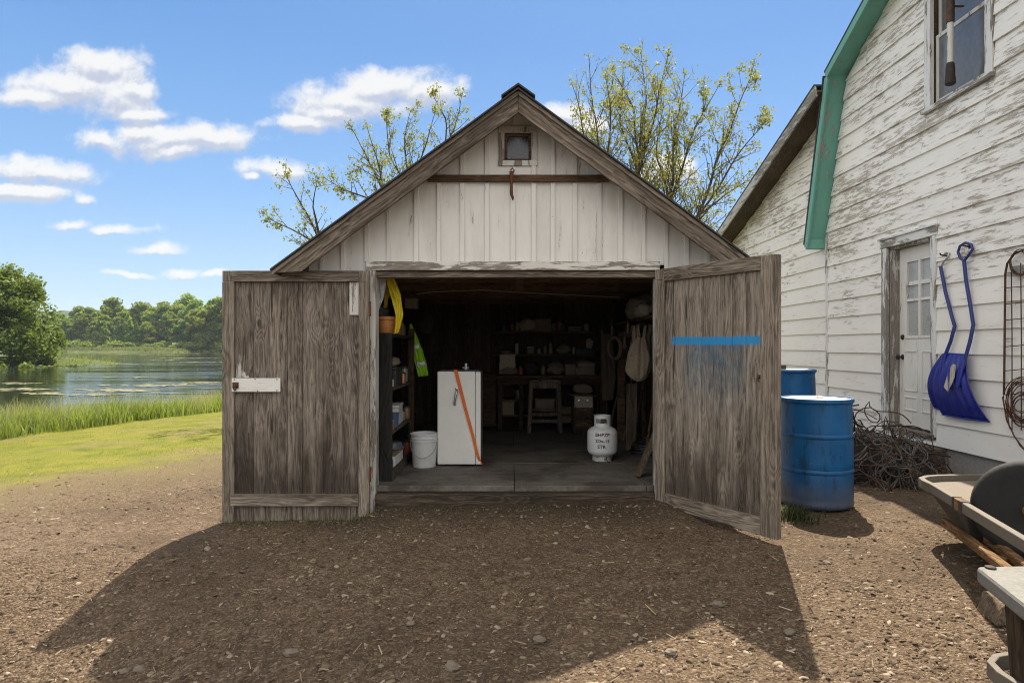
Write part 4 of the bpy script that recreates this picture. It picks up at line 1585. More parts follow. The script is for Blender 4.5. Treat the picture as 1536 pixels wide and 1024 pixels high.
def barrel(name, label, x, y, z, h=.905, r=.286, cap='bung'):
    t = thing(name, label, 'barrel', (x, y, z), 'blue plastic barrels')
    prof = [(.255, .004), (r - .008, .012), (r + .003, .030), (r + .004, .05), (r - .002, .065)]
    for k in range(1, 24):
        u = k / 24
        zz = .065 + (h - .13) * u
        rr = r + .004 * math.sin(math.pi * u) - .010 * u
        for zr in (.335, .655):
            rr += .0065 * math.exp(-((u * h - zr * h) / .014) ** 2)
        prof.append((rr, zz))
    for zr in (.30, .64):
        pass
    prof += [(r - .012, h - .06), (r - .006, h - .035)]
    prof = sorted(prof, key=lambda q: q[1])
    mb = MB()
    # finer rings at the two rolled hoops
    pf = []
    for i, (a, b) in enumerate(prof):
        pf.append((a, b))
    def hoop(zc):
        return [(r - .004, zc - .020), (r + .004, zc - .010), (r + .006, zc), (r + .004, zc + .010), (r - .005, zc + .020)]
    pf = [q for q in pf if all(abs(q[1] - zc) > .026 for zc in (.31, .60))] + hoop(.31) + hoop(.60)
    pf.sort(key=lambda q: q[1])
    mb.lathe(pf, (x, y, z), 64)
    mb.build('body', M['barrel'], t, smooth=40)
    mb = MB()
    mb.lathe([(r - .014, h - .034), (r + .004, h - .030), (r + .006, h - .008), (r + .001, h), (r - .014, h), (r - .020, h - .010), (r - .020, h - .016)], (x, y, z), 64)
    mb.build('rim', M['barrel'], t, smooth=50)
    mb = MB()
    mb.lathe([(.0005, h - .004), (.10, h - .0035), (.20, h - .0045), (r - .013, h - .007)], (x, y, z), 48, cap=False)
    mb.lathe([(.19, h - .005), (.195, h - .001), (.205, h - .001), (.21, h - .005)], (x, y, z), 48, cap=False)
    mb.build('lid', M['lid'], t, smooth=40)
    mb = MB()
    if cap == 'bung':
        mb.lathe([(.034, h - .006), (.034, h + .010), (.026, h + .010), (.024, h + .006), (.010, h + .006)], (x + .02, y - .02, z), 16)
        mb.obox((x + .02, y - .02, z + h + .012), (.046, .010, .012), (0, 0, .5))
        mb.build('bung', M['white_plate'], t, smooth=30)
    else:
        mb.lathe([(.060, h - .012), (.062, h + .035), (.056, h + .045), (.02, h + .047)], (x - .08, y + .02, z), 20)
        mb.build('cap', M['iron'], t, smooth=40)
    return t


barrel('barrel', 'large blue plastic barrel with a chalky white lid beside the right shed door', 2.585, 5.50, .070)
barrel('barrel', 'blue plastic barrel with a black cap behind the white lidded one', 3.12, 7.30, ground_z(3.12, 7.30) - .01, cap='cap')

# ------------------------------------------------------------------ heap of old wire on the doorstep
step = thing('doorstep', 'low grey wooden doorstep below the white house door', 'step', (4.15, 7.1, ground_z(4.1, 7.0)))
gz = ground_z(4.1, 6.9)
stw = wood('doorstep_wood', (.05, .042, .034), (.12, .10, .083), (.21, .18, .15), axis='Y', stain_amt=.6)
for k in range(3):
    mb = MB()
    mb.box((3.80 + k * .205, 6.55, .335), (3.80 + k * .205 + .198, 7.75, .375))
    mb.build('tread', stw, step, bevel=.006)
mb = MB()
mb.box((3.83, 6.57, gz - .12), (3.86, 7.73, .333))
mb.build('riser', stw, step, bevel=.004)
for y in (6.58, 7.68):
    mb = MB()
    mb.box((3.862, y, gz - .12), (4.40, y + .03, .333))
    mb.build('side_board', stw, step, bevel=.004)

wire_dark = rusty('old_black_wire', (.036, .034, .031), (.065, .045, .032), .4, .7, .2)
wire_grey = rusty('grey_bare_wire', (.17, .16, .145), (.12, .08, .055), .4, .6, .3)
heap = thing('wire_heap', 'tangled heap of dark rusty wire beside the white house door', 'wire heap', (3.55, 6.5, .1))
rng = random.Random(21)
def curl(mb, c, spread, r, segs, rad, drift, n=5):
    p = Vector(c)
    d = Vector((rng.uniform(-1, 1), rng.uniform(-1, 1), rng.uniform(-.2, .8))).normalized()
    ax = Vector((rng.uniform(-1, 1), rng.uniform(-1, 1), rng.uniform(-.6, .6))).normalized()
    pts = []
    for k in range(segs):
        gzz = ground_z(p.x, p.y) + .01
        # stay inside the mound
        e = ((p.x - 3.55) / .72) ** 2 + ((p.y - 6.55) / .62) ** 2
        top = .1 + .70 * max(.05, 1 - e) ** .7
        if p.z < gzz:
            p.z = gzz
            d.z = abs(d.z)
        if p.z > top + gzz * .3:
            d.z = -abs(d.z) * .8 - .1
        if e > 1.0:
            d += Vector((3.55 - p.x, 6.55 - p.y, -.1)) * .9
        if p.x > 4.30:
            p.x = 4.30
            d.x = -abs(d.x)
        pts.append(p.copy())
        if rng.random() < .12:
            ax = Vector((rng.uniform(-1, 1), rng.uniform(-1, 1), rng.uniform(-.6, .6))).normalized()
        d = (Matrix.Rotation(rad * rng.uniform(.5, 1.4), 3, ax) @ d).normalized()
        p = p + d * drift
    mb.tube(pts, r, n)
for part in range(4):
    mb = MB()
    for k in range(40):
        a, q = rng.uniform(0, 6.28), rng.random() ** .5
        c = (3.55 + .62 * q * math.cos(a), 6.5 + .5 * q * math.sin(a), .12 + .5 * rng.random() * (1 - q * .7))
        curl(mb, c, .5, rng.choice([.0035, .0045, .006, .0085]), rng.randint(16, 34), rng.uniform(.25, .7), .052, 5)
    mb.build('wire_tangle', wire_grey if part == 1 else wire_dark if part != 2 else rusty('brown_rusty_wire', (.07, .045, .03), (.15, .07, .04), .6), heap, smooth=60)
mb = MB()
for k in range(24):                                           # pale ends splayed over the front of the heap
    t = rng.random()
    a = Vector((3.45 + .60 * rng.random(), 6.25 + .25 * rng.random(), .34 + .28 * rng.random()))
    gx, gy = 3.25 + .75 * rng.random(), 5.80 + .30 * rng.random()
    b = Vector((gx, gy, ground_z(gx, gy) + .012))
    mid = (a + b) / 2 + Vector((rng.uniform(-.12, .12), rng.uniform(-.06, .06), rng.uniform(.0, .10)))
    mid2 = a * .25 + b * .75 + Vector((rng.uniform(-.1, .1), rng.uniform(-.04, .04), rng.uniform(.0, .05)))
    mb.tube([a, a * .6 + mid * .4 + Vector((0, 0, .03)), mid, mid2, b], rng.choice([.004, .005, .0065]), 6)
mb.build('pale_wire_end', wire_grey, heap, smooth=60)
mb = MB()
for (a, b, w) in (((3.0, 6.45, .30), (3.95, 6.25, .22), .10), ((3.1, 6.6, .18), (4.0, 6.75, .30), .12), ((3.15, 6.15, .14), (3.9, 6.45, .12), .09)):
    mb.bar(a, b, w, .025)
mb.build('buried_board', M['dark_x'], heap, bevel=.003)
mb = MB()
mb.blob((3.5, 6.6, .12), (.55, .42, .34), 22, 12, .5, 3.0, 3.0)
mb.build('packed_core', plain('black_packed_wire', (.014, .012, .010), .95, dirt=.5, dirtc=(.04, .025, .015), sc=12, bumpk=1.0), heap, smooth=180)

# ------------------------------------------------------------------ two snow shovels hung on the siding
blue = plain('deep_blue_shovel_plastic', (.012, .022, .235), .38, dirt=.35, dirtc=(.10, .11, .22), sc=14, bumpk=.1, spec=.5)
shaft_blue = plain('blue_coated_shaft', (.016, .030, .17), .42, dirt=.4, dirtc=(.03, .03, .05), sc=18)
label_m = painted_wood('torn_shovel_label', (.60, .56, .48), (.05, .06, .28), 'Z', peel=.55, dirt=.4, dirtc=(.3, .24, .16))


def onwall(px, py, off):
    """point off metres out from the wall, seen at this pixel"""
    X = HXW - off
    Y = X * F / (px - CX)
    return Vector((X, Y, CZ + (HY - py) / F * Y))


def blade(mb, off, corner, th=.006):
    """curved pusher blade from its four corners (pixels): top-left, top-right, bottom-right, bottom-left"""
    tl, tr, br, bl = [onwall(px, py, o) for (px, py, o) in corner]
    def fn(u, v):
        a = tl.lerp(tr, u)
        b = bl.lerp(br, u)
        p = a.lerp(b, v)
        # belly of the scoop, ribs running down it
        p = p + Vector((-(.085 * math.sin(math.pi * min(1, v * .95 + .02)) * 1.0), 0, 0))
        p = p + Vector((-.010 * math.cos(u * math.pi * 10) * math.sin(math.pi * v) ** .5, 0, 0))
        bow = math.sin(math.pi * v) * .035
        p = p + Vector((0, bow * (1 - u) ** 2 - bow * .4 * u * u, 0))
        return p
    k = len(mb.v)
    mb.grid(fn, 40, 18)


def shovel(label, shaft, corner, grip):
    base = onwall(*corner[2])
    t = thing('snow_shovel', label, 'snow shovel', base, 'blue snow shovels on the house wall')
    mb = MB()
    blade(mb, 0, corner)
    b = mb.build('blade', blue, t, smooth=180, solid=.007)
    mb = MB()                                                 # stiffened lower lip and side flange
    tl, tr, br, bl = [onwall(*c) for c in corner]
    mb.tube([bl + Vector((-.012, 0, .004)), bl.lerp(br, .5) + Vector((-.018, 0, .0)), br + Vector((-.012, 0, .004))], .008, 8)
    mb.build('lip', blue, b, smooth=60)
    pts = [onwall(*q) for q in shaft]
    mb = MB()
    mb.tube(pts, .0165, 12)
    mb.build('shaft', shaft_blue, t, smooth=60)
    mb = MB()
    mb.tube([pts[-2].lerp(pts[-1], .0) + Vector((-.004, 0, 0)), pts[-2].lerp(pts[-1], .6) + Vector((-.006, 0, 0)), pts[-1] + Vector((-.002, 0, 0))], [.024, .027, .020], 12)
    mb.build('socket', blue, t, smooth=60)
    mb = MB()
    if grip == 'loop':
        e = pts[0]
        top = [onwall(*q) for q in ((1441, 388, .060), (1437, 378, .058), (1440, 369, .055), (1448, 364, .05), (1457, 367, .048), (1459, 374, .05), (1452, 384, .056), (1445, 393, .060))]
        mb.tube([e] + top + [e + Vector((-.001, -.012, .0))], .0125, 10)
        mb.build('grip', shaft_blue, t, smooth=70)
    else:
        top = [onwall(*q) for q in ((1411, 401, .05), (1416, 392, .05), (1422, 386, .045), (1424, 380, .035), (1419, 379, .03), (1415, 383, .03))]
        mb.tube(top, .0085, 8)
        mb.build('hook_end', M['steel'], t, smooth=70)
    return t, b, corner


C1 = ((1421, 529, .055), (1452, 531, .045), (1486, 633, .035), (1415, 622, .050))
C2 = ((1415, 530, .030), (1440, 531, .025), (1470, 628, .016), (1403, 612, .022))
t1, b1, _ = shovel('blue snow shovel with a looped grip, hanging in front', ((1446, 391, .06), (1449, 420, .058), (1455, 455, .055), (1460, 487, .060), (1455, 512, .075), (1447, 540, .10), (1437, 580, .15)), C1, 'loop')
shovel('blue snow shovel with a bare metal hook end, half hidden behind', ((1411, 400, .05), (1418, 437, .05), (1428, 475, .05), (1432, 489, .052), (1426, 512, .055), (1418, 532, .075), (1412, 570, .105)), C2, 'hook')
mb = MB()
c = [onwall(*q) for q in ((1428, 546, .155), (1434, 546, .155), (1432, 566, .17), (1423, 588, .175), (1416, 580, .175), (1422, 562, .168))]
mb.prism(c, (-.004, 0, 0))
mb.build('torn_label', label_m, t1)
for px, py, lab in ((1456, 370, 'rusty hook holding the front shovel by its loop'), (1422, 384, 'rusty nail holding the shovel with the metal hook end')):
    p = onwall(px, py, .012)
    mb = MB()
    mb.tube([(HXW - .004, p.y, p.z), (HXW - .05, p.y, p.z + .004), (HXW - .085, p.y, p.z + .012), (HXW - .095, p.y, p.z + .03)], [.009, .008, .008, .006], 8)
    mb.obox((HXW - .018, p.y, p.z), (.008, .035, .05))
    o = mb.build('wall_hook', M['rust'], loc=p, smooth=50)
    tag(o, lab, 'hook', 'hooks on the house wall')

# ------------------------------------------------------------------ rusty wire rack hung at the right edge
rack = thing('wire_rack', 'tall rusty wire rack with coiled wire hanging on the house wall', 'wire rack', onwall(1530, 640, .05))
rw = rusty('rust_brown_rod', (.055, .034, .024), (.14, .06, .03), .75, .85, .2)
mb = MB()
def W2(px, py, o=.05):
    return onwall(px, py, o)
mb.tube([W2(1506, 592), W2(1507, 500), W2(1508, 410), W2(1511, 395), W2(1521, 381), W2(1537, 374), W2(1556, 372), W2(1572, 384), W2(1576, 420), W2(1578, 620)], .009, 8)
mb.build('frame', rw, rack, smooth=60)
mb = MB()
for px in (1517, 1531, 1546, 1561):
    mb.tube([W2(px, 400 - (px - 1517) * .4, .06), W2(px + 1, 500, .06), W2(px + 1, 645, .06)], .0045, 6)
mb.build('upright', rw, rack, smooth=60)
mb = MB()
for py in (410, 432, 456, 480, 520, 556, 592):
    mb.tube([W2(1508, py, .055), W2(1540, py - 3, .055), W2(1575, py - 6, .055)], .0042, 6)
mb.build('cross_wire', rw, rack, smooth=60)
for (px, py, rx, n_) in ((1536, 600, 27, 7), (1532, 612, 20, 5), (1530, 398, 20, 3)):
    mb = MB()
    for k in range(n_):
        r0 = rx * (.6 + .45 * rng.random())
        ox, oy = rng.uniform(-4, 4), rng.uniform(-6, 6)
        ph = rng.random() * 6.28
        pts = []
        for j in range(26):
            a = ph + j * 2 * math.pi / 22
            pts.append(W2(px + ox + r0 * math.cos(a), py + oy + r0 * 1.25 * math.sin(a), .07 + .012 * math.sin(3 * a + k)))
        mb.tube(pts, .0042, 5)
    mb.build('wire_coil', rw, rack, smooth=60)
mb = MB()
mb.tube([W2(1504, 595, .07), W2(1510, 630, .08), W2(1522, 655, .07), W2(1540, 678, .06)], .006, 6)
mb.tube([W2(1508, 600, .07), W2(1514, 640, .09), W2(1530, 668, .07), W2(1546, 684, .06)], .005, 6)
mb.build('loose_wire', rw, rack, smooth=60)
mb = MB()
mb.obox(W2(1527, 406, .05), (.02, .11, .09))
mb.build('tin_tag', plain('dull_tin', (.30, .30, .28), .5, .5, dirt=.5), rack, bevel=.002)

# ------------------------------------------------------------------ low garden cart, wheel, table and trough at the right
galv = plain('weathered_grey_rim', (.125, .108, .09), .7, .1, dirt=.55, dirtc=(.10, .08, .065), sc=9, bumpk=.25)
black = plain('black_rubber', (.005, .0045, .004), .8, dirt=.35, dirtc=(.05, .045, .04), sc=10, bumpk=.25)
orange_wood = wood('varnished_orange_wood', (.07, .038, .016), (.17, .098, .042), (.27, .17, .085), axis='Y', stain_amt=.3)
hull = plain('dark_cart_hull', (.032, .028, .025), .7, dirt=.4, dirtc=(.07, .055, .04), sc=8)
sand = plain('sandy_tray_floor', (.155, .13, .105), .9, dirt=.5, dirtc=(.18, .145, .11), sc=14, bumpk=.4)
cart = thing('garden_cart', 'grey rimmed garden cart with an empty shallow tray near the house', 'garden cart', (3.0, 4.1, .05))
A = Vector((2.93, 4.62, .475))                        # nose
Bn = Vector((2.46, 3.02, .475))                       # near end of the near rail
Bf = Vector((3.45, 2.85, .475))
Af = Vector((3.80, 4.74, .475))
loop = [Bn, Bn.lerp(A, .3), Bn.lerp(A, .6), Bn.lerp(A, .85), Vector((2.885, 4.52, .475)), Vector((2.92, 4.61, .475)), Vector((3.00, 4.67, .475)), Vector((3.10, 4.70, .475)), Vector((3.4, 4.73, .475)), Af]
mb = MB()
def band(mb, pts, w, z0, z1):
    """upright flat band following a path in plan"""
    vs, fs = [], []
    n_ = len(pts)
    for i, p in enumerate(pts):
        t = (pts[min(i + 1, n_ - 1)] - pts[max(0, i - 1)])
        s = Vector((-t.y, t.x, 0)).normalized() * (w / 2)
        vs += [(p.x - s.x, p.y - s.y, p.z + z0), (p.x + s.x, p.y + s.y, p.z + z0), (p.x + s.x, p.y + s.y, p.z + z1), (p.x - s.x, p.y - s.y, p.z + z1)]
    for i in range(n_ - 1):
        a, b = i * 4, i * 4 + 4
        for k in range(4):
            k2 = (k + 1) % 4
            fs.append((a + k, a + k2, b + k2, b + k))
    fs.append((0, 3, 2, 1))
    e = (n_ - 1) * 4
    fs.append((e, e + 1, e + 2, e + 3))
    mb.add(vs, fs)
band(mb, loop, .040, -.065, .0)
rim = mb.build('rim', galv, cart, bevel=.006)
for f_ in (.52, .60):
    mb = MB()
    p = Bn.lerp(A, f_)
    d = (A - Bn).normalized()
    q = p + d * (.05 if f_ < .55 else .02)
    band(mb, [p, q], .052, -.072, .006)
    mb.build('strap', hull, rim, bevel=.003)
mb = MB()
p, q = Bn.lerp(A, .545), Bn.lerp(A, .595)
band(mb, [p, q], .047, -.07, .004)
mb.build('taped_joint', orange_wood, rim, bevel=.003)
mb = MB()
flo = [Bn.lerp(A, .58) + Vector((.02, 0, -.055)), Vector((2.90, 4.50, .42)), Vector((3.01, 4.65, .42)), Vector((3.10, 4.685, .42)), Vector((3.76, 4.72, .42)), Vector((3.62, 3.88, .42))]
mb.prism(flo, (0, 0, .012))
mb.build('tray', sand, cart)
mb = MB()
fl2 = [p + Vector((.0, 0, -.002)) for p in flo]
low = [Vector((2.86, 4.02, .17)), Vector((3.02, 4.42, .19)), Vector((3.08, 4.5, .20)), Vector((3.12, 4.53, .22)), Vector((3.6, 4.55, .22)), Vector((3.5, 4.0, .20))]
n_ = len(fl2)
mb.add(fl2 + low, [tuple(range(n_)), tuple(range(2 * n_ - 1, n_ - 1, -1))] + [(i, n_ + i, n_ + (i + 1) % n_, (i + 1) % n_) for i in range(n_)])
mb.build('hull', hull, cart, bevel=.01)
mb = MB()
mb.bar(Af + Vector((0, 0, -.03)), Bf + Vector((0, 0, -.03)), .04, .06)
mb.build('far_rail', galv, cart, bevel=.004)
for (a, b) in (((2.90, 4.34, .235), (2.60, 3.10, .16)), ((3.01, 4.30, .24), (2.72, 3.05, .15))):
    mb = MB()
    mb.bar(a, b, .050, .055)
    mb.build('handle', orange_wood, cart, bevel=.012)
for (x, y) in ((2.80, 3.72), (3.45, 3.9), (3.40, 4.45)):
    gz = ground_z(x, y)
    mb = MB()
    mb.box((x - .03, y - .03, gz - .03), (x + .03, y + .03, .22 if y > 4 else .20))
    mb.build('leg', orange_wood, cart, bevel=.008)

wc = Vector((3.04, 3.80, 0))
wz = ground_z(wc.x, wc.y)
axis = Vector((-.60, -.78, .10)).normalized()
cen = Vector((wc.x, wc.y, .445))
chock = MB()
chock.prism([(wc.x - .16, wc.y - .11, wz - .03), (wc.x + .10, wc.y - .13, wz - .03), (wc.x + .09, wc.y - .12, .150), (wc.x - .15, wc.y - .10, .152)], (.03, .24, .0))
tag(chock.build('wood_chock', orange_wood, loc=(wc.x, wc.y, wz), bevel=.010), 'short orange wood block under the big black wheel', 'block')
wheel = thing('wheel', 'big black rubber wheel standing on edge behind the garden cart rim', 'wheel', (wc.x, wc.y, .15))
mb = MB()
mb.lathe([(.215, -.045), (.245, -.052), (.272, -.040), (.285, -.015), (.285, .015), (.272, .040), (.245, .052), (.215, .045)], cen, 48, axis)
mb.build('tyre', black, wheel, smooth=40)
mb = MB()
mb.lathe([(.02, .030), (.06, .034), (.10, .018), (.15, .012), (.20, .026), (.217, .044), (.217, -.044), (.20, -.026), (.02, -.03)], cen, 40, axis)
mb.build('disc', plain('dull_black_disc', (.005, .0045, .004), .8, dirt=.4, dirtc=(.014, .012, .009), sc=8, spec=.12), wheel, smooth=30)
mb = MB()
mb.lathe([(.034, .03), (.034, .075), (.022, .085), (.018, .10), (.005, .102)], cen, 18, axis)
mb.build('hub', plain('worn_brass_hub', (.20, .15, .08), .45, .7, dirt=.4), wheel, smooth=40)

table = thing('low_table', 'low grey topped table with a chipped corner at the right edge', 'table', (2.3, 2.65, -.2))
tt = plain('grey_table_top', (.15, .147, .138), .75, dirt=.35, dirtc=(.085, .078, .068), sc=7, bumpk=.15)
mb = MB()
TA, TB = Vector((2.085, 2.905, .42)), Vector((1.93, 2.36, .42))
TC, TD = TB + Vector((1.0, -.10, 0)), TA + Vector((1.0, .05, 0))
mb.prism([TA, TB, TC, TD], (0, 0, -.075))
mb.build('table_top', tt, table, bevel=.016)
mb = MB()
mb.lathe([(.022, .420), (.022, .428), (.012, .432)], (2.125, 2.872, 0), 12)
mb.build('corner_screw', M['iron'], table, smooth=40)
for (x, y) in ((2.19, 2.80), (2.06, 2.40), (2.95, 2.80)):
    mb = MB()
    mb.bar((x, y, .344), (x + .02, y - .01, ground_z(x, y) - .03), .075, .075, taper=.8)
    mb.build('leg', M['dark_z'], table, bevel=.008)

pan = thing('feed_trough', 'small grey rimmed trough on the gravel under the low table', 'trough', (2.5, 2.9, -.12))
pz = -.02
pl = [Vector((2.18, 2.72, pz)), Vector((2.175, 2.86, pz)), Vector((2.20, 2.95, pz)), Vector((2.27, 3.01, pz)), Vector((2.42, 3.05, pz)), Vector((2.95, 3.08, pz))]
pl = [p + Vector((-.03, -.02, 0)) for p in pl]
mb = MB()
band(mb, [pl[0] + Vector((.12, -.32, 0)), pl[0] + Vector((.04, -.12, 0))] + pl, .032, -.07, 0)
mb.build('rim', galv, pan, bevel=.005)
mb = MB()
bp = [p + Vector((.05, -.03, -.06)) for p in [pl[0] + Vector((.10, -.30, 0))] + pl] + [Vector((3.0, 2.4, pz - .06))]
lo_ = [Vector((p.x * .85 + 2.62 * .15, p.y * .85 + 2.75 * .15, pz - .16)) for p in bp]
n_ = len(bp)
mb.add(bp + lo_, [tuple(range(n_, 2 * n_))] + [(i, (i + 1) % n_, n_ + (i + 1) % n_, n_ + i) for i in range(n_)])
mb.build('basin', hull, pan, solid=.006)

# chopped wood lying under the table
for i, (px, py, sc_, lab) in enumerate(((1508, 934, .085, 'split block of firewood on the gravel behind the low table'), (1530, 918, .075, 'smaller pale block of firewood right under the table edge'))):
    p = ground_at(px, py)
    mb = MB()
    mb.prism([(p.x - sc_, p.y - .05, p.z), (p.x + sc_, p.y - .06, p.z), (p.x + sc_ * .9, p.y - .02, p.z + sc_ * 1.1), (p.x - sc_ * .4, p.y - .03, p.z + sc_ * 1.25)], (.03, .20, .01))
    o = mb.build('firewood', M['tan_z'], loc=p, bevel=.012)
    tag(o, lab, 'firewood', 'firewood under the table')

# ------------------------------------------------------------------ single stones
stone_m = plain('field_stone', (.15, .122, .093), .9, dirt=.5, dirtc=(.10, .08, .06), sc=22, bumpk=.5)
stones = [(1008, 980, .030, 'round tan stone in the sunlight below the right shed door'), (809, 961, .030, 'dark angular stone at the shadow edge in the middle foreground'),
          (1076, 908, .032, 'flat grey stone in the shade left of the sunlit strip'), (1184, 950, .028, 'pale rounded stone in the sun toward the right foreground'),
          (791, 841, .026, 'grey stone in the shade straight below the propane tank'), (790, 862, .024, 'small flat pale stone just nearer than the grey one in the shade'),
          (616, 936, .024, 'pale oblong stone in the shade left of centre foreground'), (437, 981, .034, 'largest grey stone in the shaded left foreground'),
          (679, 1002, .034, 'brown stone nearest the bottom edge left of centre'), (209, 1005, .028, 'whitish flat stone in the bottom left corner area'),
          (187, 1008, .026, 'tan flat stone leftmost in the bottom left corner'), (1240, 846, .024, 'small pale stone in the shade below the blue barrel')]
for i, (px, py, r, lab) in enumerate(stones):
    p = ground_at(px, py)
    mb = MB()
    mb.blob((p.x, p.y, p.z + r * .25), (r * 1.15, r * .85, r * .62), 12, 8, .45, 1.6, i * 3.7)
    o = mb.build('stone', stone_m, loc=p, smooth=35)
    tag(o, lab, 'stone', 'single stones lying on the gravel')

# ================================================================== what stands inside the shed
FL = .2175
rng = random.Random(33)
M['black_wood'] = wood('black_stained_wood', (.008, .008, .008), (.020, .019, .018), (.040, .038, .036), axis='Z')
M['shelf_wood'] = wood('grey_shelf_wood', (.04, .032, .026), (.09, .073, .058), (.15, .125, .10), axis='Y')


def cloth(mb, pts, widths, side, depth=.03, folds=3, nv=40, nu=24, seed=0):
    """hanging strip of cloth: a path with widths across direction `side`, rippled"""
    pts = [Vector(p) for p in pts]
    side = Vector(side).normalized()
    cum = [0]
    for a, b in zip(pts[:-1], pts[1:]):
        cum.append(cum[-1] + (b - a).length)
    def samp(t):
        L = t * cum[-1]
        for i in range(len(pts) - 1):
            if L <= cum[i + 1] or i == len(pts) - 2:
                k = (L - cum[i]) / max(1e-6, cum[i + 1] - cum[i])
                k = min(1, max(0, k))
                return pts[i].lerp(pts[i + 1], k), widths[i] + (widths[i + 1] - widths[i]) * k, (pts[i + 1] - pts[i]).normalized()
    def fn(u, v):
        p, w, t = samp(v)
        n = side.cross(t).normalized()
        x = (u - .5) * w
        d = depth * math.sin(u * math.pi * 2 * folds + 1.3 * math.sin(v * 5 + seed)) * (.5 + .5 * math.sin(v * 4 + seed))
        d += .02 * mnoise.noise(Vector((u * 3, v * 5, seed)))
        edge = 1 + .10 * mnoise.noise(Vector((v * 9, (0 if u < .5 else 5), seed)))
        return p + side * (x * edge) + n * d
    mb.grid(fn, nu, nv)


# ------------------------------------------------------------------ shelving against the left wall
sh = thing('shelving_unit', 'black ended shelving unit crammed against the left wall inside the shed', 'shelves', (-1.38, 6.3, FL))
mb = MB()
for k, (a, b) in enumerate(((-1.68, -1.44), (-1.436, -1.20), (-1.196, -1.06))):
    mb.box((a, 5.71 + .002 * k, FL), (b, 5.735 + .002 * k, 1.535 - .003 * k))
mb.build('end_panel', M['black_wood'], sh, bevel=.003)
for z in (.255, .66, 1.045, 1.52):
    mb = MB()
    for a, b in ((-1.68, -1.38), (-1.376, -1.06)):
        mb.box((a, 5.737, z - .03), (b, 6.95, z))
    mb.build('shelf', M['shelf_wood'] if z < 1.5 else M['black_wood'], sh, bevel=.003)
mb = MB()
mb.box((-1.075, 5.74, FL), (-1.052, 6.95, .315))
mb.build('kick_board', M['shelf_wood'], sh, bevel=.003)
mb = MB()
mb.box((-1.115, 6.952, FL), (-1.055, 7.0, 1.60))
mb.build('post', M['dark_z'], sh, bevel=.003)


def item(name, label, cat, mat, shape, loc, group=None, **kw):
    mb = MB()
    shape(mb)
    o = mb.build(name, mat, loc=loc, **kw)
    return tag(o, label, cat, group)


def carton(name, label, cat, c, size, mat, rz=0.0, group=None, flap=None, band=None):
    """box with a lid edge and a face panel as parts"""
    t = thing(name, label, cat, c, group)
    x, y, z = c
    w, d, h = size
    mb = MB()
    mb.obox((x, y, z + h * .43), (w, d, h * .86), (0, 0, rz))
    mb.build('body', mat, t, bevel=.004)
    mb = MB()
    mb.obox((x, y, z + h * .935), (w + .012, d + .012, h * .13), (0, 0, rz))
    mb.build('lid', flap or mat, t, bevel=.005)
    if band:
        f = Vector((math.sin(rz), -math.cos(rz), 0)) * (d / 2 + .002)
        mb = MB()
        mb.obox((x + f.x, y + f.y, z + h * .42), (w * .8, .003, h * .5), (0, 0, rz))
        mb.build('printed_panel', band, t)
    return t


white_pl = plain('dull_white_plastic', (.60, .61, .62), .45, dirt=.2, dirtc=(.42, .39, .34), sc=6, var=.04, bumpk=.05)
blue_print = plain('faded_blue_print', (.05, .11, .24), .6, dirt=.4, dirtc=(.4, .4, .4), sc=26, bumpk=.0)
card = plain('brown_card', (.20, .145, .09), .85, dirt=.4, sc=7)
card_pale = plain('pale_card', (.40, .33, .24), .85, dirt=.45, dirtc=(.2, .15, .1), sc=10)
card_dim = plain('dim_card', (.22, .165, .11), .85, dirt=.5, sc=9)
dark_pl = plain('dark_plastic', (.022, .022, .024), .5, dirt=.4, sc=8)
copper = plain('copper_tin', (.36, .16, .09), .45, .5, dirt=.4, sc=20)
orange_pl = plain('faded_orange_pail', (.50, .20, .055), .55, dirt=.45, dirtc=(.26, .11, .05), sc=8, bumpk=.1)
brown_gl = plain('brown_bottle', (.16, .062, .035), .3, dirt=.4, sc=12)
yellow = plain('bright_yellow_rainwear', (.62, .50, .010), .5, dirt=.45, dirtc=(.33, .22, .01), sc=9, bumpk=.5)
vest_y = plain('lime_safety_cloth', (.30, .62, .02), .65, dirt=.3, dirtc=(.14, .30, .02), sc=12, bumpk=.4)
reflect = plain('silver_reflective_tape', (.62, .64, .60), .3, .2, dirt=.2)
rag_w = plain('grey_white_cloth', (.52, .52, .54), .9, dirt=.4, dirtc=(.3, .28, .25), sc=8, bumpk=.5)
canvas = plain('dingy_canvas', (.30, .235, .165), .9, dirt=.5, dirtc=(.14, .10, .065), sc=10, bumpk=.6)
canvas_d = plain('dark_canvas', (.20, .155, .108), .9, dirt=.5, dirtc=(.06, .045, .03), sc=10, bumpk=.6)

# top of the shelving: orange pail, brown bottle
t = thing('pail', 'faded orange pail standing on top of the black shelving', 'pail', (-1.16, 5.92, 1.521))
mb = MB()
mb.lathe([(.072, 0), (.076, .01), (.095, .155), (.094, .160), (.088, .156), (.07, .02), (.02, .016)], (-1.145, 5.92, 1.521), 32)
mb.build('body', orange_pl, t, smooth=40)
mb = MB()
mb.lathe([(.093, .128), (.102, .130), (.103, .158), (.094, .161)], (-1.145, 5.92, 1.521), 32, cap=False)
mb.build('rim', orange_pl, t, smooth=30)
t = thing('bottle', 'brown bottle behind the orange pail on the shelving top', 'bottle', (-1.085, 6.2, 1.521))
mb = MB()
mb.lathe([(.030, 0), (.032, .01), (.032, .105), (.026, .125), (.012, .138), (.012, .16)], (-1.085, 6.2, 1.521), 20)
mb.build('body', brown_gl, t, smooth=40)
mb = MB()
mb.lathe([(.014, .158), (.014, .178), (.012, .180)], (-1.085, 6.2, 1.521), 16)
mb.build('cap', dark_pl, t, smooth=40)
mb = MB()
mb.blob((-1.20, 5.90, 1.72), (.085, .10, .05), 14, 8, .4, 2.5, 4)
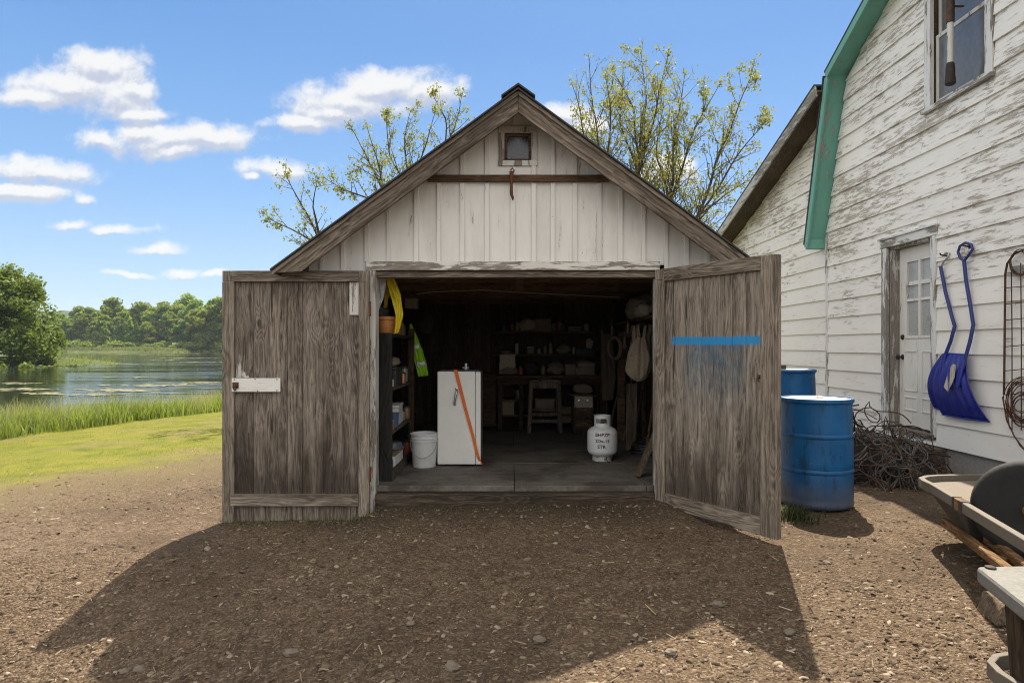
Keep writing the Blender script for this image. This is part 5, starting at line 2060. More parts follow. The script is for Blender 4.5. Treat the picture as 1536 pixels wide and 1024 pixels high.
tag(mb.build('dark_rag', plain('black_rag', (.02, .02, .022), .9, bumpk=.6), loc=(-1.2, 5.9, 1.69), smooth=180), 'black rag heaped in the orange pail under the yellow jacket', 'rag')

# yellow rain jacket hung from the ceiling edge, white cloth behind the jamb
t = thing('rain_jacket', 'bright yellow rain jacket hung in an arch over the orange pail', 'jacket', P(586, 412, 5.82))
mb = MB()
Yj = 5.80
cloth(mb, [P(570, 421, Yj + .1), P(578, 414, Yj), P(585, 417, Yj - .02), P(591, 434, Yj), P(596, 455, Yj), P(599, 474, Yj - .01), P(597, 490, Yj), P(594, 500, Yj)], [.06, .065, .075, .085, .080, .065, .052, .03], (.93, .30, .10), .016, 2, 50, 18, 1.0)
mb.build('sleeve', yellow, t, smooth=180, solid=.006)
mb = MB()
cloth(mb, [P(577, 416, Yj + .06), P(583, 425, Yj + .06), P(580, 445, Yj + .08), P(577, 462, Yj + .1)], [.05, .055, .05, .02], (.8, .55, .0), .012, 1, 24, 12, 2.0)
mb.build('lining', plain('dull_yellow_lining', (.36, .26, .02), .7, dirt=.5, dirtc=(.16, .11, .02)), t, smooth=180, solid=.004)
mb = MB()
cloth(mb, [P(572, 413, 5.72), P(572, 430, 5.72), P(570, 448, 5.73), P(566, 468, 5.73)], [.085, .075, .055, .012], (1, .15, 0), .008, 1.5, 24, 16, 3.0)
tag(mb.build('white_cloth', rag_w, loc=P(572, 413, 5.72), smooth=180, solid=.004), 'greyish white cloth hanging between the left door jamb and the yellow jacket', 'cloth')
# lime vest further in
t = thing('safety_vest', 'lime green safety vest hanging from a post behind the shelving', 'vest', P(617, 486, 7.05))
mb = MB()
cloth(mb, [P(616, 486, 7.05), P(620, 502, 7.05), P(626, 525, 7.05), P(632, 548, 7.05), P(635, 564, 7.05)], [.02, .06, .105, .115, .11], (.97, .25, .12), .014, 2.5, 40, 24, 5.0)
mb.build('cloth', vest_y, t, smooth=180, solid=.004)
for (px, py, w) in ((624, 520, .075), (632, 545, .085)):
    mb = MB()
    cloth(mb, [P(px - 1, py - 3, 7.02), P(px + 1, py + 4, 7.02)], [w, w], (.95, .25, .28), .010, 2, 4, 16, 5.0)
    mb.build('reflective_tape', reflect, t, smooth=180, solid=.003)

# on the shelves
carton('plastic_bin', 'white plastic bin with a blue front on the middle shelf', 'bin', (-1.17, 6.30, .662), (.17, .34, .19), white_pl, .05, flap=white_pl)
carton('carton', 'small dark blue carton before the white bin on the middle shelf', 'box', (-1.125, 6.02, .662), (.11, .14, .13), blue_print, -.05)
t = thing('tin', 'small copper coloured tin at the front edge of the middle shelf', 'tin', (-1.10, 5.84, .662))
mb = MB()
mb.lathe([(.034, 0), (.034, .075), (.030, .077)], (-1.10, 5.84, .662), 20)
mb.build('body', copper, t, smooth=40)
mb = MB()
mb.lathe([(.0355, .070), (.0355, .082), (.03, .083)], (-1.10, 5.84, .662), 20)
mb.build('lid', M['steel'], t, smooth=40)
carton('tool_case', 'dark tool case lying on the upper shelf behind the black end panel', 'case', (-1.16, 6.1, 1.047), (.19, .42, .17), dark_pl, .03)
for i, (x, y, r, h, m_, lab) in enumerate(((-1.10, 5.85, .032, .07, card_pale, 'pale tin at the near end of the upper shelf'), (-1.085, 6.42, .03, .10, copper, 'rust brown tin at the far end of the upper shelf'), (-1.10, 6.56, .026, .085, white_pl, 'small white jar next to the rust brown tin'))):
    t = thing('jar', lab, 'jar', (x, y, 1.047), 'jars and tins on the upper shelf')
    mb = MB()
    mb.lathe([(r, 0), (r, h * .85), (r * .85, h * .92), (r * .85, h)], (x, y, 1.047), 18)
    mb.build('body', m_, t, smooth=40)
    mb = MB()
    mb.lathe([(r * .92, h * .93), (r * .92, h * 1.08), (r * .8, h * 1.09)], (x, y, 1.047), 18)
    mb.build('lid', dark_pl, t, smooth=40)
mb = MB()
mb.blob((-1.15, 6.15, 1.26), (.09, .20, .05), 16, 8, .4, 2.0, 7)
tag(mb.build('old_gloves', canvas_d, loc=(-1.15, 6.15, 1.22), smooth=180), 'crumpled work gloves on the dark tool case', 'gloves')
carton('carton', 'white carton with blue printing on the bottom shelf', 'box', (-1.155, 6.13, .257), (.17, .42, .17), white_pl, .0, band=blue_print, flap=card)
mb = MB()
cB = (-1.155, 6.1, .257)
mb.obox((-1.0685, 6.05, .33), (.003, .20, .09))
t = thing('basin', 'upturned blue grey basin on the carton of the bottom shelf', 'basin', (-1.15, 6.25, .44))
mb = MB()
mb.lathe([(.105, .0), (.10, .012), (.085, .06), (.05, .07), (.01, .072)], (-1.15, 6.22, .432), 28)
mb.build('body', plain('blue_grey_enamel', (.06, .075, .11), .4, dirt=.4), t, smooth=40)
mb = MB()
mb.lathe([(.105, .0), (.112, .004), (.112, .012), (.102, .014)], (-1.15, 6.22, .432), 28, cap=False)
mb.build('rim', plain('blue_grey_rim', (.09, .10, .13), .4), t, smooth=40)

# ------------------------------------------------------------------ white bucket
bx, by = (636.5 - CX) / F * 6.45, 6.45
t = thing('bucket', 'white plastic bucket standing left of the small fridge', 'bucket', (bx, by, FL))
mb = MB()
mb.lathe([(.112, 0), (.115, .006), (.134, .33), (.130, .334), (.126, .33), (.108, .012), (.02, .01)], (bx, by, FL), 40)
mb.build('body', white_pl, t, smooth=40)
for z, r in ((.325, .137), (.285, .1345), (.262, .133)):
    mb = MB()
    mb.lathe([(r - .004, z - .008), (r + .006, z - .006), (r + .006, z + .006), (r - .004, z + .008)], (bx, by, FL), 40, cap=False)
    mb.build('rim_ring', white_pl, t, smooth=30)
mb = MB()
mb.tube([(bx + .136 * math.cos(a), by - .02 + .136 * math.sin(a) * .9, FL + .27 - .17 * math.sin((a - math.pi) / math.pi * math.pi)) for a in [math.pi + math.pi * k / 20 for k in range(21)]], .003, 6)
mb.build('handle', M['steel'], t, smooth=60)

# ------------------------------------------------------------------ small white fridge with an orange strap
FY = 6.44
fx0, fx1, fz1 = (656 - CX) / F * FY, (721 - CX) / F * FY, CZ + (HY - 557) / F * FY
fr = thing('fridge', 'small old white fridge standing on the shed floor', 'fridge', ((fx0 + fx1) / 2, FY + .25, FL))
frw = plain('aged_fridge_enamel', (.68, .675, .65), .4, dirt=.16, dirtc=(.50, .45, .38), sc=3, var=.03, bumpk=.04)
xg = (713.5 - CX) / F * FY
mb = MB()
mb.box((fx0, FY, FL + .018), (xg - .003, FY + .045, fz1))
d_ = mb.build('door', frw, fr, bevel=.010)
mb = MB()
mb.box((xg, FY + .004, FL + .018), (fx1, FY + .05, fz1 - .004))
mb.build('door_edge', frw, fr, bevel=.006)
mb = MB()
mb.box((fx0 + .004, FY + .052, FL + .012), (fx1 - .002, FY + .47, fz1 - .006))
mb.build('cabinet', plain('grey_fridge_side', (.16, .16, .155), .45, dirt=.4), fr, bevel=.008)
mb = MB()
mb.box((fx0 + .02, FY + .03, fz1 - .004), (fx1 - .01, FY + .46, fz1 + .014))
mb.build('top', dark_pl, fr, bevel=.004)
for x in (fx0 + .05, fx1 - .05):
    mb = MB()
    mb.lathe([(.018, 0), (.018, .018)], (x, FY + .05, FL), 12)
    mb.build('foot', M['iron'], fr, smooth=40)
mb = MB()
hx = (684 - CX) / F * FY
mb.tube([(hx + .008, FY - .002, .985), (hx + .012, FY - .030, .975), (hx + .002, FY - .036, .93), (hx - .014, FY - .030, .845), (hx - .012, FY - .004, .838)], [.008, .011, .012, .011, .008], 10)
mb.lathe([(.016, -.002), (.016, .006), (.008, .01)], (hx + .008, FY - .001, .99), 14, (0, -1, 0))
mb.lathe([(.014, -.002), (.014, .006), (.008, .01)], (hx - .012, FY - .001, .835), 14, (0, -1, 0))
mb.build('handle', M['steel'], d_, smooth=60)
strap_m = plain('orange_webbing', (.62, .13, .018), .75, dirt=.3, dirtc=(.36, .08, .02), sc=14, bumpk=.4)
mb = MB()
path = [(680, 556, .12, fz1 + .017), (683, 555, .0, fz1 + .016), (684, 557, -.008, None), (690, 580, -.010, None), (698, 612, -.012, None), (708, 648, -.010, None), (717, 684, -.010, None), (722, 697, .02, None)]
ps = []
for (px, py, oy, z) in path:
    q = P(px, py, FY)
    ps.append(Vector((q.x, FY + oy, z if z else q.z)))
vs, fs = [], []
for i, p in enumerate(ps):
    w = .020 * (1 - .055 * i)
    vs += [p + Vector((-w, 0, .0)), p + Vector((w, 0, .0)), p + Vector((w, -.004, .001)), p + Vector((-w, -.004, .001))]
for i in range(len(ps) - 1):
    a, b = i * 4, i * 4 + 4
    fs += [(a + k, a + (k + 1) % 4, b + (k + 1) % 4, b + k) for k in range(4)]
fs += [(0, 3, 2, 1), ((len(ps) - 1) * 4, (len(ps) - 1) * 4 + 1, (len(ps) - 1) * 4 + 2, (len(ps) - 1) * 4 + 3)]
mb.add(vs, fs)
tag(mb.build('ratchet_strap', strap_m, loc=ps[1]), 'orange strap slung diagonally down the front of the fridge', 'strap')
t = thing('pipe_fitting', 'shiny metal fitting standing on the fridge top', 'fitting', ((699 - CX) / F * 6.6, 6.6, fz1 + .015))
cx_ = (699 - CX) / F * 6.6
mb = MB()
mb.lathe([(.030, 0), (.030, .008), (.016, .012), (.016, .050), (.020, .052), (.020, .062), (.010, .064)], (cx_, 6.6, fz1 + .0145), 18)
mb.build('stem', M['steel'], t, smooth=40)
mb = MB()
mb.tube([(cx_ - .035, 6.6, fz1 + .034), (cx_ + .030, 6.6, fz1 + .034)], .009, 10)
mb.build('cross_pipe', M['steel'], t, smooth=40)

# ------------------------------------------------------------------ propane tank
tx, ty = (903.5 - CX) / F * 6.79, 6.79
tk = thing('propane_tank', 'white propane tank with rusty stencilled lettering on the shed floor', 'propane tank', (tx, ty, FL))
tw = plain('tank_white_paint', (.66, .67, .68), .42, dirt=.15, dirtc=(.45, .40, .34), sc=5, var=.03, bumpk=.05)
r = .157
pf = [(.03, .035)]
for k in range(1, 9):
    a = math.pi / 2 * k / 8
    pf.append((r * math.sin(a) * 1.0, .115 - .080 * math.cos(a)))
pf += [(r, .19), (r + .0015, .205), (r + .0015, .215), (r, .225), (r, .29)]
for k in range(1, 9):
    a = math.pi / 2 * k / 8
    pf.append((r * math.cos(a), .29 + .080 * math.sin(a)))
pf[-1] = (.02, .37)
mb = MB()
mb.lathe(pf, (tx, ty, FL), 56)
mb.build('body', tw, tk, smooth=60)
mb = MB()
mb.lathe([(.098, 0), (.104, .002), (.104, .050), (.100, .052), (.098, .048)], (tx, ty, FL), 36, cap=False)
mb.build('foot_ring', rusty('tank_foot_paint', (.62, .62, .61), (.13, .06, .03), .45, .6, .1), tk, smooth=40)
# collar: a ring with two hand holes, built from bent panels
mb = MB()
def ringseg(mb, a0, a1, z0, z1, r0=.080, th=.006, n=10):
    vs, fs = [], []
    for i in range(n + 1):
        a = a0 + (a1 - a0) * i / n
        for (rr, z) in ((r0, z0), (r0 + th, z0), (r0 + th, z1), (r0, z1)):
            vs.append((tx + rr * math.cos(a), ty + rr * math.sin(a), FL + z))
    for i in range(n):
        for k in range(4):
            fs.append((i * 4 + k, i * 4 + (k + 1) % 4, i * 4 + 4 + (k + 1) % 4, i * 4 + 4 + k))
    fs += [(3, 2, 1, 0), (n * 4, n * 4 + 1, n * 4 + 2, n * 4 + 3)]
    mb.add(vs, fs)
ringseg(mb, 0, 2 * math.pi, .350, .395, n=48)
ringseg(mb, 0, 2 * math.pi, .442, .470, n=48)
for a in (-math.pi / 2 + .62, math.pi / 2 - .3):
    ringseg(mb, a, a + (math.pi - .62 - .0 if a < 0 else math.pi + .0) * .0 + (1.9 if a < 0 else 2.35), .3945, .4425, n=14)
mb.lathe([(.078, .466), (.090, .467), (.090, .474), (.078, .475)], (tx, ty, FL), 40, cap=False)
mb.build('collar', tw, tk, smooth=30)
mb = MB()
mb.lathe([(.020, .36), (.020, .40), (.014, .405), (.014, .43), (.026, .432), (.026, .445), (.01, .447)], (tx, ty, FL), 18)
mb.tube([(tx, ty, FL + .41), (tx + .045, ty - .01, FL + .41)], .013, 10)
mb.build('valve', plain('tarnished_brass', (.16, .11, .05), .5, .8, dirt=.5), tk, smooth=40)


def stencil(body, size, z, mat, name, da=0.0):
    cu = bpy.data.curves.new('lettering', 'FONT')
    cu.body = body
    cu.size = size
    cu.align_x = 'CENTER'
    cu.resolution_u = 2
    cu.offset = .0012
    to = bpy.data.objects.new('lettering', cu)
    COL.objects.link(to)
    bpy.context.view_layer.update()
    dg = bpy.context.evaluated_depsgraph_get()
    me = bpy.data.meshes.new_from_object(to.evaluated_get(dg))
    bpy.data.objects.remove(to)
    vs = []
    a0 = -math.pi / 2 - .135 + da
    for v in me.vertices:
        a = a0 + v.co.x / r
        rr = r + .0032
        vs.append(Vector((tx + rr * math.cos(a), ty + rr * math.sin(a), FL + z + v.co.y)))
    fs = [tuple(p.vertices) for p in me.polygons]
    mb = MB()
    mb.add(vs, fs)
    o = mb.build(name, mat, tk)
    return o


red_st = rusty('rust_red_stencil', (.17, .035, .018), (.05, .022, .018), .4, .8, 0)
blk_st = rusty('worn_black_stencil', (.028, .020, .018), (.13, .045, .028), .5, .8, 0)
stencil('BHPZP', .050, .268, red_st, 'lettering')
stencil('2Dx-15', .048, .206, blk_st, 'lettering')
stencil('STR.', .050, .146, blk_st, 'lettering', -.02)

# ------------------------------------------------------------------ stool, bench, back shelves
SY = 8.95
sx0, sx1 = (797 - CX) / F * SY, (838 - CX) / F * SY
st = thing('work_stool', 'tall square wooden stool in the middle of the shed', 'stool', ((sx0 + sx1) / 2, SY + .2, FL))
stm = wood('worn_stool_wood', (.06, .045, .032), (.15, .115, .085), (.26, .205, .155), 'Z')
mb = MB()
mb.box((sx0 - .03, SY - .03, .925), (sx1 + .03, SY + .40, .955))
mb.build('seat', stm, st, bevel=.005)
mb = MB()
mb.box((sx0 + .002, SY - .002, .835), (sx1 - .002, SY + .020, .924))
mb.build('apron', stm, st, bevel=.003)
for (x, dx) in ((sx0, -.03), (sx1, .03)):
    for (y, dy) in ((SY + .002, -.02), (SY + .35, .02)):
        mb = MB()
        mb.bar((x, y + .018, .924), (x + dx, y + .018 + dy, FL), .050, .050)
        mb.build('leg', stm, st, bevel=.003)
for z, y in ((.36, SY - .012), (.48, SY + .36), (.44, SY + .1)):
    mb = MB()
    mb.box((sx0 - .012, y, z), (sx1 + .012, y + .022, z + .045))
    mb.build('rung', stm, st, bevel=.003)
mb = MB()
mb.lathe([(.10, 0), (.13, .010), (.135, .014), (.12, .012), (.02, .006)], (sx0 + .19, SY + .16, .956), 28)
tag(mb.build('plate', plain('dull_tin_plate', (.28, .27, .25), .4, .4, dirt=.5), loc=(sx0 + .19, SY + .16, .956), smooth=40), 'thin pale plate lying on the stool seat', 'plate')

BY = 9.35
bn = thing('workbench', 'long dark workbench along the back wall of the shed', 'workbench', (.5, BY + .3, FL))
mb = MB()
for k in range(3):
    mb.box((-.24, BY + k * .2, .955), (1.30, BY + k * .2 + .197, .995))
mb.build('bench_top', M['brown_x'], bn, bevel=.004)
mb = MB()
mb.box((-.22, BY + .012, .86), (1.28, BY + .035, .953))
mb.build('apron', M['dark_x'], bn, bevel=.003)
for x in (-.20, .10, 1.22):
    mb = MB()
    mb.box((x, BY + .04, FL), (x + .06, BY + .10, .952))
    mb.build('leg', M['dark_z'], bn, bevel=.003)
for (x0, x1, z) in ((-.13, .09, .40), (-.13, .09, .62), (.17, 1.21, .40)):
    mb = MB()
    mb.box((x0, BY + .05, z), (x1, BY + .55, z + .025))
    mb.build('shelf', M['brown_x'], bn, bevel=.003)
for z, lab in ((1.30, 'lower plank shelf on the back wall above the workbench'), (1.645, 'upper plank shelf on the back wall, high above the workbench')):
    t = thing('wall_shelf', lab, 'shelf', (.5, 9.9, z), 'plank shelves on the back wall')
    mb = MB()
    mb.box((-.30, 9.72, z - .03), (1.24, 10.03, z))
    mb.build('board', M['brown_x'], t, bevel=.003)
    for x in (-.24, .07, .6, 1.16):
        mb = MB()
        mb.prism([(x, 9.76, z - .031), (x, 10.03, z - .031), (x, 10.03, z - .25)], (.03, 0, 0))
        mb.build('bracket', M['dark_z'], t)


def px_item(kind, name, label, cat, x0, x1, y0, y1, Y, mat, d=.2, group=None, seed=0, **kw):
    a, b = P(x0, y1, Y), P(x1, y0, Y)
    c = ((a.x + b.x) / 2, Y + d / 2, a.z)
    w, h = b.x - a.x, b.z - a.z
    if kind == 'box':
        return carton(name, label, cat, c, (w, d, h), mat, rng.uniform(-.06, .06), group, **kw)
    if kind == 'lump':
        mb = MB()
        mb.blob((c[0], c[1], c[2] + h * .48), (w / 2 * 1.1, d / 2, h / 2 * 1.1), 20, 12, .45, 2.2, seed, -h * .48)
        return tag(mb.build(name, mat, loc=c, smooth=180), label, cat, group)
    if kind == 'can':
        t = thing(name, label, cat, c, group)
        mb = MB()
        mb.lathe([(w * .48, 0), (w * .5, h * .02), (w * .5, h * .7), (w * .3, h * .84), (w * .22, h * .86), (w * .22, h * .93)], c, 20)
        mb.build('body', mat, t, smooth=40)
        mb = MB()
        mb.lathe([(w * .26, h * .9), (w * .26, h), (w * .2, h * 1.01)], c, 16)
        mb.build('cap', dark_pl, t, smooth=40)
        return t


# bench top
bz = HY + (CZ - .995) / BY * F
px_item('box', 'card_box', 'pale two drawer box at the left end of the workbench, lower one', 'box', 749, 773, 545, 560, 9.4, card_pale, .22)
px_item('box', 'card_box', 'pale box stacked on another at the left end of the workbench', 'box', 749.5, 772.5, 531, 544.6, 9.4, card_pale, .2)
px_item('lump', 'dark_bag', 'dark shapeless bag before the pale boxes on the workbench', 'bag', 752, 776, 551, 561, 9.36, canvas_d, .10, seed=2)
px_item('lump', 'tool_clutter', 'heap of rusty tool parts on the workbench behind the stool', 'tools', 786, 808, 544, 562, 9.45, M['iron'], .2, seed=5)
px_item('lump', 'rag_bundle', 'crumpled brown rag bundle in the middle of the workbench', 'rags', 822, 846, 544, 562, 9.45, canvas_d, .25, seed=7)
px_item('box', 'card_box', 'dim brown box right of the rag bundle on the workbench', 'box', 848, 863, 546, 562, 9.45, card_dim, .2)
px_item('box', 'card_box', 'larger open box at the right end of the workbench', 'box', 868, 892, 546, 562, 9.45, card_dim, .25, flap=card_pale)
px_item('lump', 'paper_bag', 'flattened paper bag across the larger box on the bench', 'bag', 867, 893, 541, 547, 9.45, canvas_d, .24, seed=9)
# lower shelf
sz = 1.30
px_item('box', 'small_box', 'small pale box on the lower wall shelf left of centre', 'box', 791, 801, 520, 530.5, 9.78, card_dim, .12, flap=card_pale)
px_item('can', 'squeeze_bottle', 'grey squeeze bottle on the lower wall shelf', 'bottle', 823, 829, 512, 530.7, 9.8, plain('grey_bottle', (.22, .21, .19), .4), .06)
px_item('lump', 'rag_bundle', 'knotted grey rags on the lower wall shelf', 'rags', 836, 857, 517, 530.7, 9.8, canvas_d, .16, seed=12)
px_item('box', 'flat_case', 'flat dark case on the right of the lower wall shelf', 'case', 863, 891, 523, 530.7, 9.78, dark_pl, .2)
px_item('lump', 'twine_ball', 'ball of pale twine on the flat dark case', 'twine', 880, 890, 508, 522.5, 9.80, card_pale, .10, seed=15)
px_item('box', 'narrow_box', 'narrow upright pale box on the lower wall shelf', 'box', 773, 777.5, 515, 530.7, 9.8, card_pale, .06)
px_item('lump', 'wrench_pile', 'flat pile of steel wrenches at the left end of the lower shelf', 'tools', 752, 770, 526, 531, 9.8, M['steel'], .1, seed=16)
# upper shelf
px_item('lump', 'crumpled_carton', 'crumpled light carton on the upper wall shelf', 'carton', 780, 803, 478, 496.8, 9.8, card_pale, .2, seed=20)
px_item('box', 'card_box', 'torn brown carton beside the crumpled one on the upper shelf', 'box', 803, 827, 478, 496.8, 9.8, card_dim, .2, flap=card)
px_item('can', 'brown_jug', 'round shouldered brown jug on the upper wall shelf', 'jug', 834, 847, 478, 496.8, 9.82, brown_gl, .1)
px_item('box', 'flat_box', 'flat pale box at the right of the upper wall shelf', 'box', 852, 872, 490, 496.8, 9.8, card, .18, flap=card_pale)
px_item('can', 'dark_tin', 'dark tin at the left end of the upper wall shelf', 'tin', 750, 763, 482, 496.8, 9.82, dark_pl, .1)
px_item('box', 'dark_crate', 'dark crate on the bench shelf at the left', 'crate', 752, 771, 600, 622, 9.42, card_dim, .3)

# grinder cabinet with a pale dial plate right of the stool
cb = thing('tool_cabinet', 'dark cabinet with a pale printed front right of the stool', 'cabinet', (1.0, 8.9, FL))
CY = 8.75
x0, x1 = (858 - CX) / F * CY, (893 - CX) / F * CY
mb = MB()
mb.box((x0 + .02, CY + .02, FL), (x1 - .02, CY + .34, .74))
mb.build('body', M['dark_z'], cb, bevel=.004)
mb = MB()
mb.box((x0 - .01, CY - .01, .742), (x1 + .02, CY + .36, .765))
mb.build('top', M['brown_x'], cb, bevel=.004)
mb = MB()
a, b = P(862, 611, CY), P(889, 594, CY)
mb.box((a.x, CY + .004, a.z), (b.x, CY + .019, b.z))
fp = mb.build('front_plate', card_pale, cb, bevel=.003)
for px in (869, 882):
    q = P(px, 601, CY)
    mb = MB()
    mb.lathe([(.020, 0), (.018, .012), (.005, .014)], (q.x, CY + .004, q.z), 14, (0, -1, 0))
    mb.build('knob', M['steel'], fp, smooth=40)
for z in (.30, .47):
    mb = MB()
    mb.box((x0 + .05, CY + .006, z), (x1 - .05, CY + .018, z + .13))
    dr = mb.build('drawer', M['brown_x'], cb, bevel=.003)
    mb = MB()
    mb.tube([((x0 + x1) / 2 - .04, CY + .004, z + .08), ((x0 + x1) / 2 - .035, CY - .012, z + .08), ((x0 + x1) / 2 + .035, CY - .012, z + .08), ((x0 + x1) / 2 + .04, CY + .004, z + .08)], .005, 6)
    mb.build('pull', M['steel'], dr)
px_item('lump', 'dark_bundle', 'dark oily bundle heaped on top of the tool cabinet', 'bundle', 862, 888, 577, 591, 8.85, canvas_d, .2, seed=30)

# ------------------------------------------------------------------ right hand side
ws = thing('high_shelf', 'high plank shelf along the right wall inside the shed', 'shelf', (1.6, 7.3, 1.72))
mb = MB()
mb.box((1.36, 6.2, 1.69), (1.77, 8.6, 1.72))
mb.build('board', M['brown_x'], ws, bevel=.003)
for y in (6.3, 7.4, 8.4):
    mb = MB()
    mb.prism([(1.40, y, 1.688), (1.77, y, 1.688), (1.77, y, 1.40)], (0, .04, 0))
    mb.build('bracket', M['dark_z'], ws)
mb = MB()
mb.blob((1.50, 7.35, 1.85), (.20, .45, .15), 24, 14, .4, 2.6, 41, -.128)
tag(mb.build('canvas_bundle', canvas, loc=(1.5, 7.35, 1.722), smooth=180), 'folded canvas bundle on the high right hand shelf', 'canvas')
mb = MB()
mb.blob((1.42, 6.95, 1.80), (.10, .18, .085), 20, 12, .4, 2.6, 43, -.075)
tag(mb.build('cloth_bag', card_pale, loc=(1.42, 6.95, 1.722), smooth=180), 'small pale cloth bag before the canvas bundle on the high shelf', 'bag')
mb = MB()
mb.blob((1.62, 6.50, 1.78), (.14, .20, .07), 20, 12, .4, 2.6, 45, -.055)
tag(mb.build('burlap_roll', canvas, loc=(1.62, 6.5, 1.722), smooth=180), 'rolled burlap at the near end of the high right hand shelf', 'burlap')

SYk = 6.75
sk = thing('hanging_sack', 'dingy canvas sack hanging by its straps from the right hand shelf', 'sack', P(962, 492, SYk))
mb = MB()
def sackf(u, v):
    a = u * 2 * math.pi
    prof = [(0, .42), (.10, .60), (.35, .90), (.55, 1.0), (.75, .92), (.9, .70), (.97, .42), (1.0, .08)]
    for (v0, w0), (v1, w1) in zip(prof[:-1], prof[1:]):
        if v <= v1:
            w = w0 + (w1 - w0) * (v - v0) / (v1 - v0)
            break
    ctr = P(961 - 3 * math.sin(v * 2.2), 506 + 65 * v, SYk)
    k = 1 + .15 * math.sin(a * 6 + 1.5 * v) * min(1, .3 + v) + .08 * math.sin(a * 13 - v) + .22 * mnoise.noise(Vector((math.cos(a) * 1.5, math.sin(a) * 1.5, v * 3)))
    return ctr + Vector((.118 * w * k * math.cos(a), .075 * w * k * math.sin(a), .01 * math.sin(a * 5)))
mb.grid(sackf, 56, 26)
mb.build('bag', canvas, sk, smooth=180)
for (pa, pb, pc) in (((951, 488), (951, 505), (955, 526)), ((968, 488), (966, 505), (966, 526)), ((957, 487), (958, 504), (949, 534))):
    mb = MB()
    cloth(mb, [P(*pa, SYk), P(*pb, SYk - .01), P(*pc, SYk - .03)], [.03, .035, .05], (1, .2, 0), .006, 1, 12, 6, 2)
    mb.build('strap', canvas, sk, smooth=180, solid=.004)
mb = MB()
cloth(mb, [P(977, 486, 6.95), P(977, 510, 6.95), P(977, 535, 6.95), P(976, 560, 6.95)], [.09, .11, .10, .07], (.9, .4, 0), .02, 2, 24, 14, 6)
tag(mb.build('hanging_rag', canvas_d, loc=P(977, 486, 6.95), smooth=180, solid=.005), 'darker rag hanging right beside the canvas sack', 'rag')

# long handled tools leaning on the right wall: each its own thing
def tool(kind, label, foot, head, mat=None):
    t = thing(kind, label, 'garden tool', foot, 'long handled tools along the right wall')
    foot, head = Vector(foot), Vector(head)
    d = (head - foot).normalized()
    hm = mat or M['brown_x']
    mb = MB()
    mb.tube([foot + d * .02, foot.lerp(head, .5) + Vector((.006, 0, 0)), head], [.017, .016, .014], 10)
    mb.build('handle', hm, t, smooth=60)
    mb = MB()
    if kind == 'rake':
        s = Vector((.25, .97, 0))
        mb.bar(head - s * .17, head + s * .17, .022, .022)
        for k in range(9):
            p = head + s * (-.16 + .04 * k)
            mb.bar(p, p + Vector((-.05, 0, .01)), .007, .007)
        mb.build('rake_head', M['iron'], t)
    elif kind == 'shovel':
        s = Vector((.2, .98, 0))
        def fn(u, v):
            w = .10 * (1 - .75 * max(0, v - .55) / .45)
            return head + d * (.02 + .28 * v) + s * ((u - .5) * 2 * w) + Vector((-.02 * math.sin(math.pi * u), 0, 0))
        mb.grid(fn, 10, 10)
        mb.build('blade', M['iron'], t, smooth=180, solid=.004)
    elif kind == 'hoe':
        mb.tube([head, head + d * .06, head + d * .09 + Vector((-.04, 0, 0))], .008, 8)
        mb.obox(head + d * .09 + Vector((-.075, 0, -.02)), (.10, .15, .004), (0, .5, 0))
        mb.build('hoe_blade', M['iron'], t)
    else:
        mb.bar(head - Vector((0, .05, 0)), head + Vector((0, .05, 0)), .028, .028)
        mb.build('grip', hm, t)
    return t
tool('shovel', 'round pointed shovel stood blade up near the hanging sack', (1.50, 7.25, FL), (1.66, 7.3, 1.30))
tool('rake', 'rusty garden rake leaning behind the round pointed shovel', (1.42, 7.65, FL), (1.64, 7.7, 1.50))
tool('hoe', 'narrow hoe leaning between the rake and the back corner', (1.38, 8.05, FL), (1.66, 8.05, 1.42))
tool('shovel', 'second shovel farther in, leaning in the dark right corner', (1.36, 8.5, FL), (1.64, 8.5, 1.22))
tool('fork_handle', 'bare tool handle with a T grip standing nearest the door', (1.52, 6.95, FL), (1.68, 6.98, 1.15))
tool('hoe', 'long hoe standing beside the workbench end', (1.34, 8.95, FL), (1.62, 8.95, 1.55))
# short hand tools on nails
for i, (px, y0, y1, Y, lab) in enumerate(((903, 495, 513, 8.9, 'wooden handled mallet hung farthest in on the right wall'), (918, 489, 508, 8.3, 'wooden handled chisel hung under the canvas bundle'), (937, 505, 522, 7.6, 'short wooden handled brush hung beside the sack'), (942, 484, 500, 7.3, 'small wooden handled hammer hung under the shelf edge'))):
    a, b = P(px, y1, Y), P(px, y0, Y)
    t = thing('hand_tool', lab, 'hand tool', b, 'hand tools hung on the right')
    mb = MB()
    mb.tube([b, a], [.013, .017], 10)
    mb.build('handle', wood('pale_handle_' + str(i), (.10, .065, .035), (.21, .15, .09), (.30, .22, .14), 'Z'), t, smooth=60)
    mb = MB()
    mb.bar(a + Vector((-.035, 0, -.02)), a + Vector((.035, 0, -.02)), .03, .04)
    mb.build('head', M['iron'], t, bevel=.003)
    mb = MB()
    mb.tube([b, b + Vector((0, .01, .06)), b + Vector((.02, .02, .10))], .003, 5)
    mb.build('hanging_loop', canvas_d, t)
# leaning board by the right jamb
mb = MB()
a, b = Vector((1.14, 5.90, FL + .002)), Vector((1.36, 6.02, .66))
mb.bar(a, b, .030, .13, (0, 1, 0))
tag(mb.build('leaning_board', M['tan_z'], loc=a, bevel=.003), 'bare board leaning against the inside of the right door jamb', 'board')
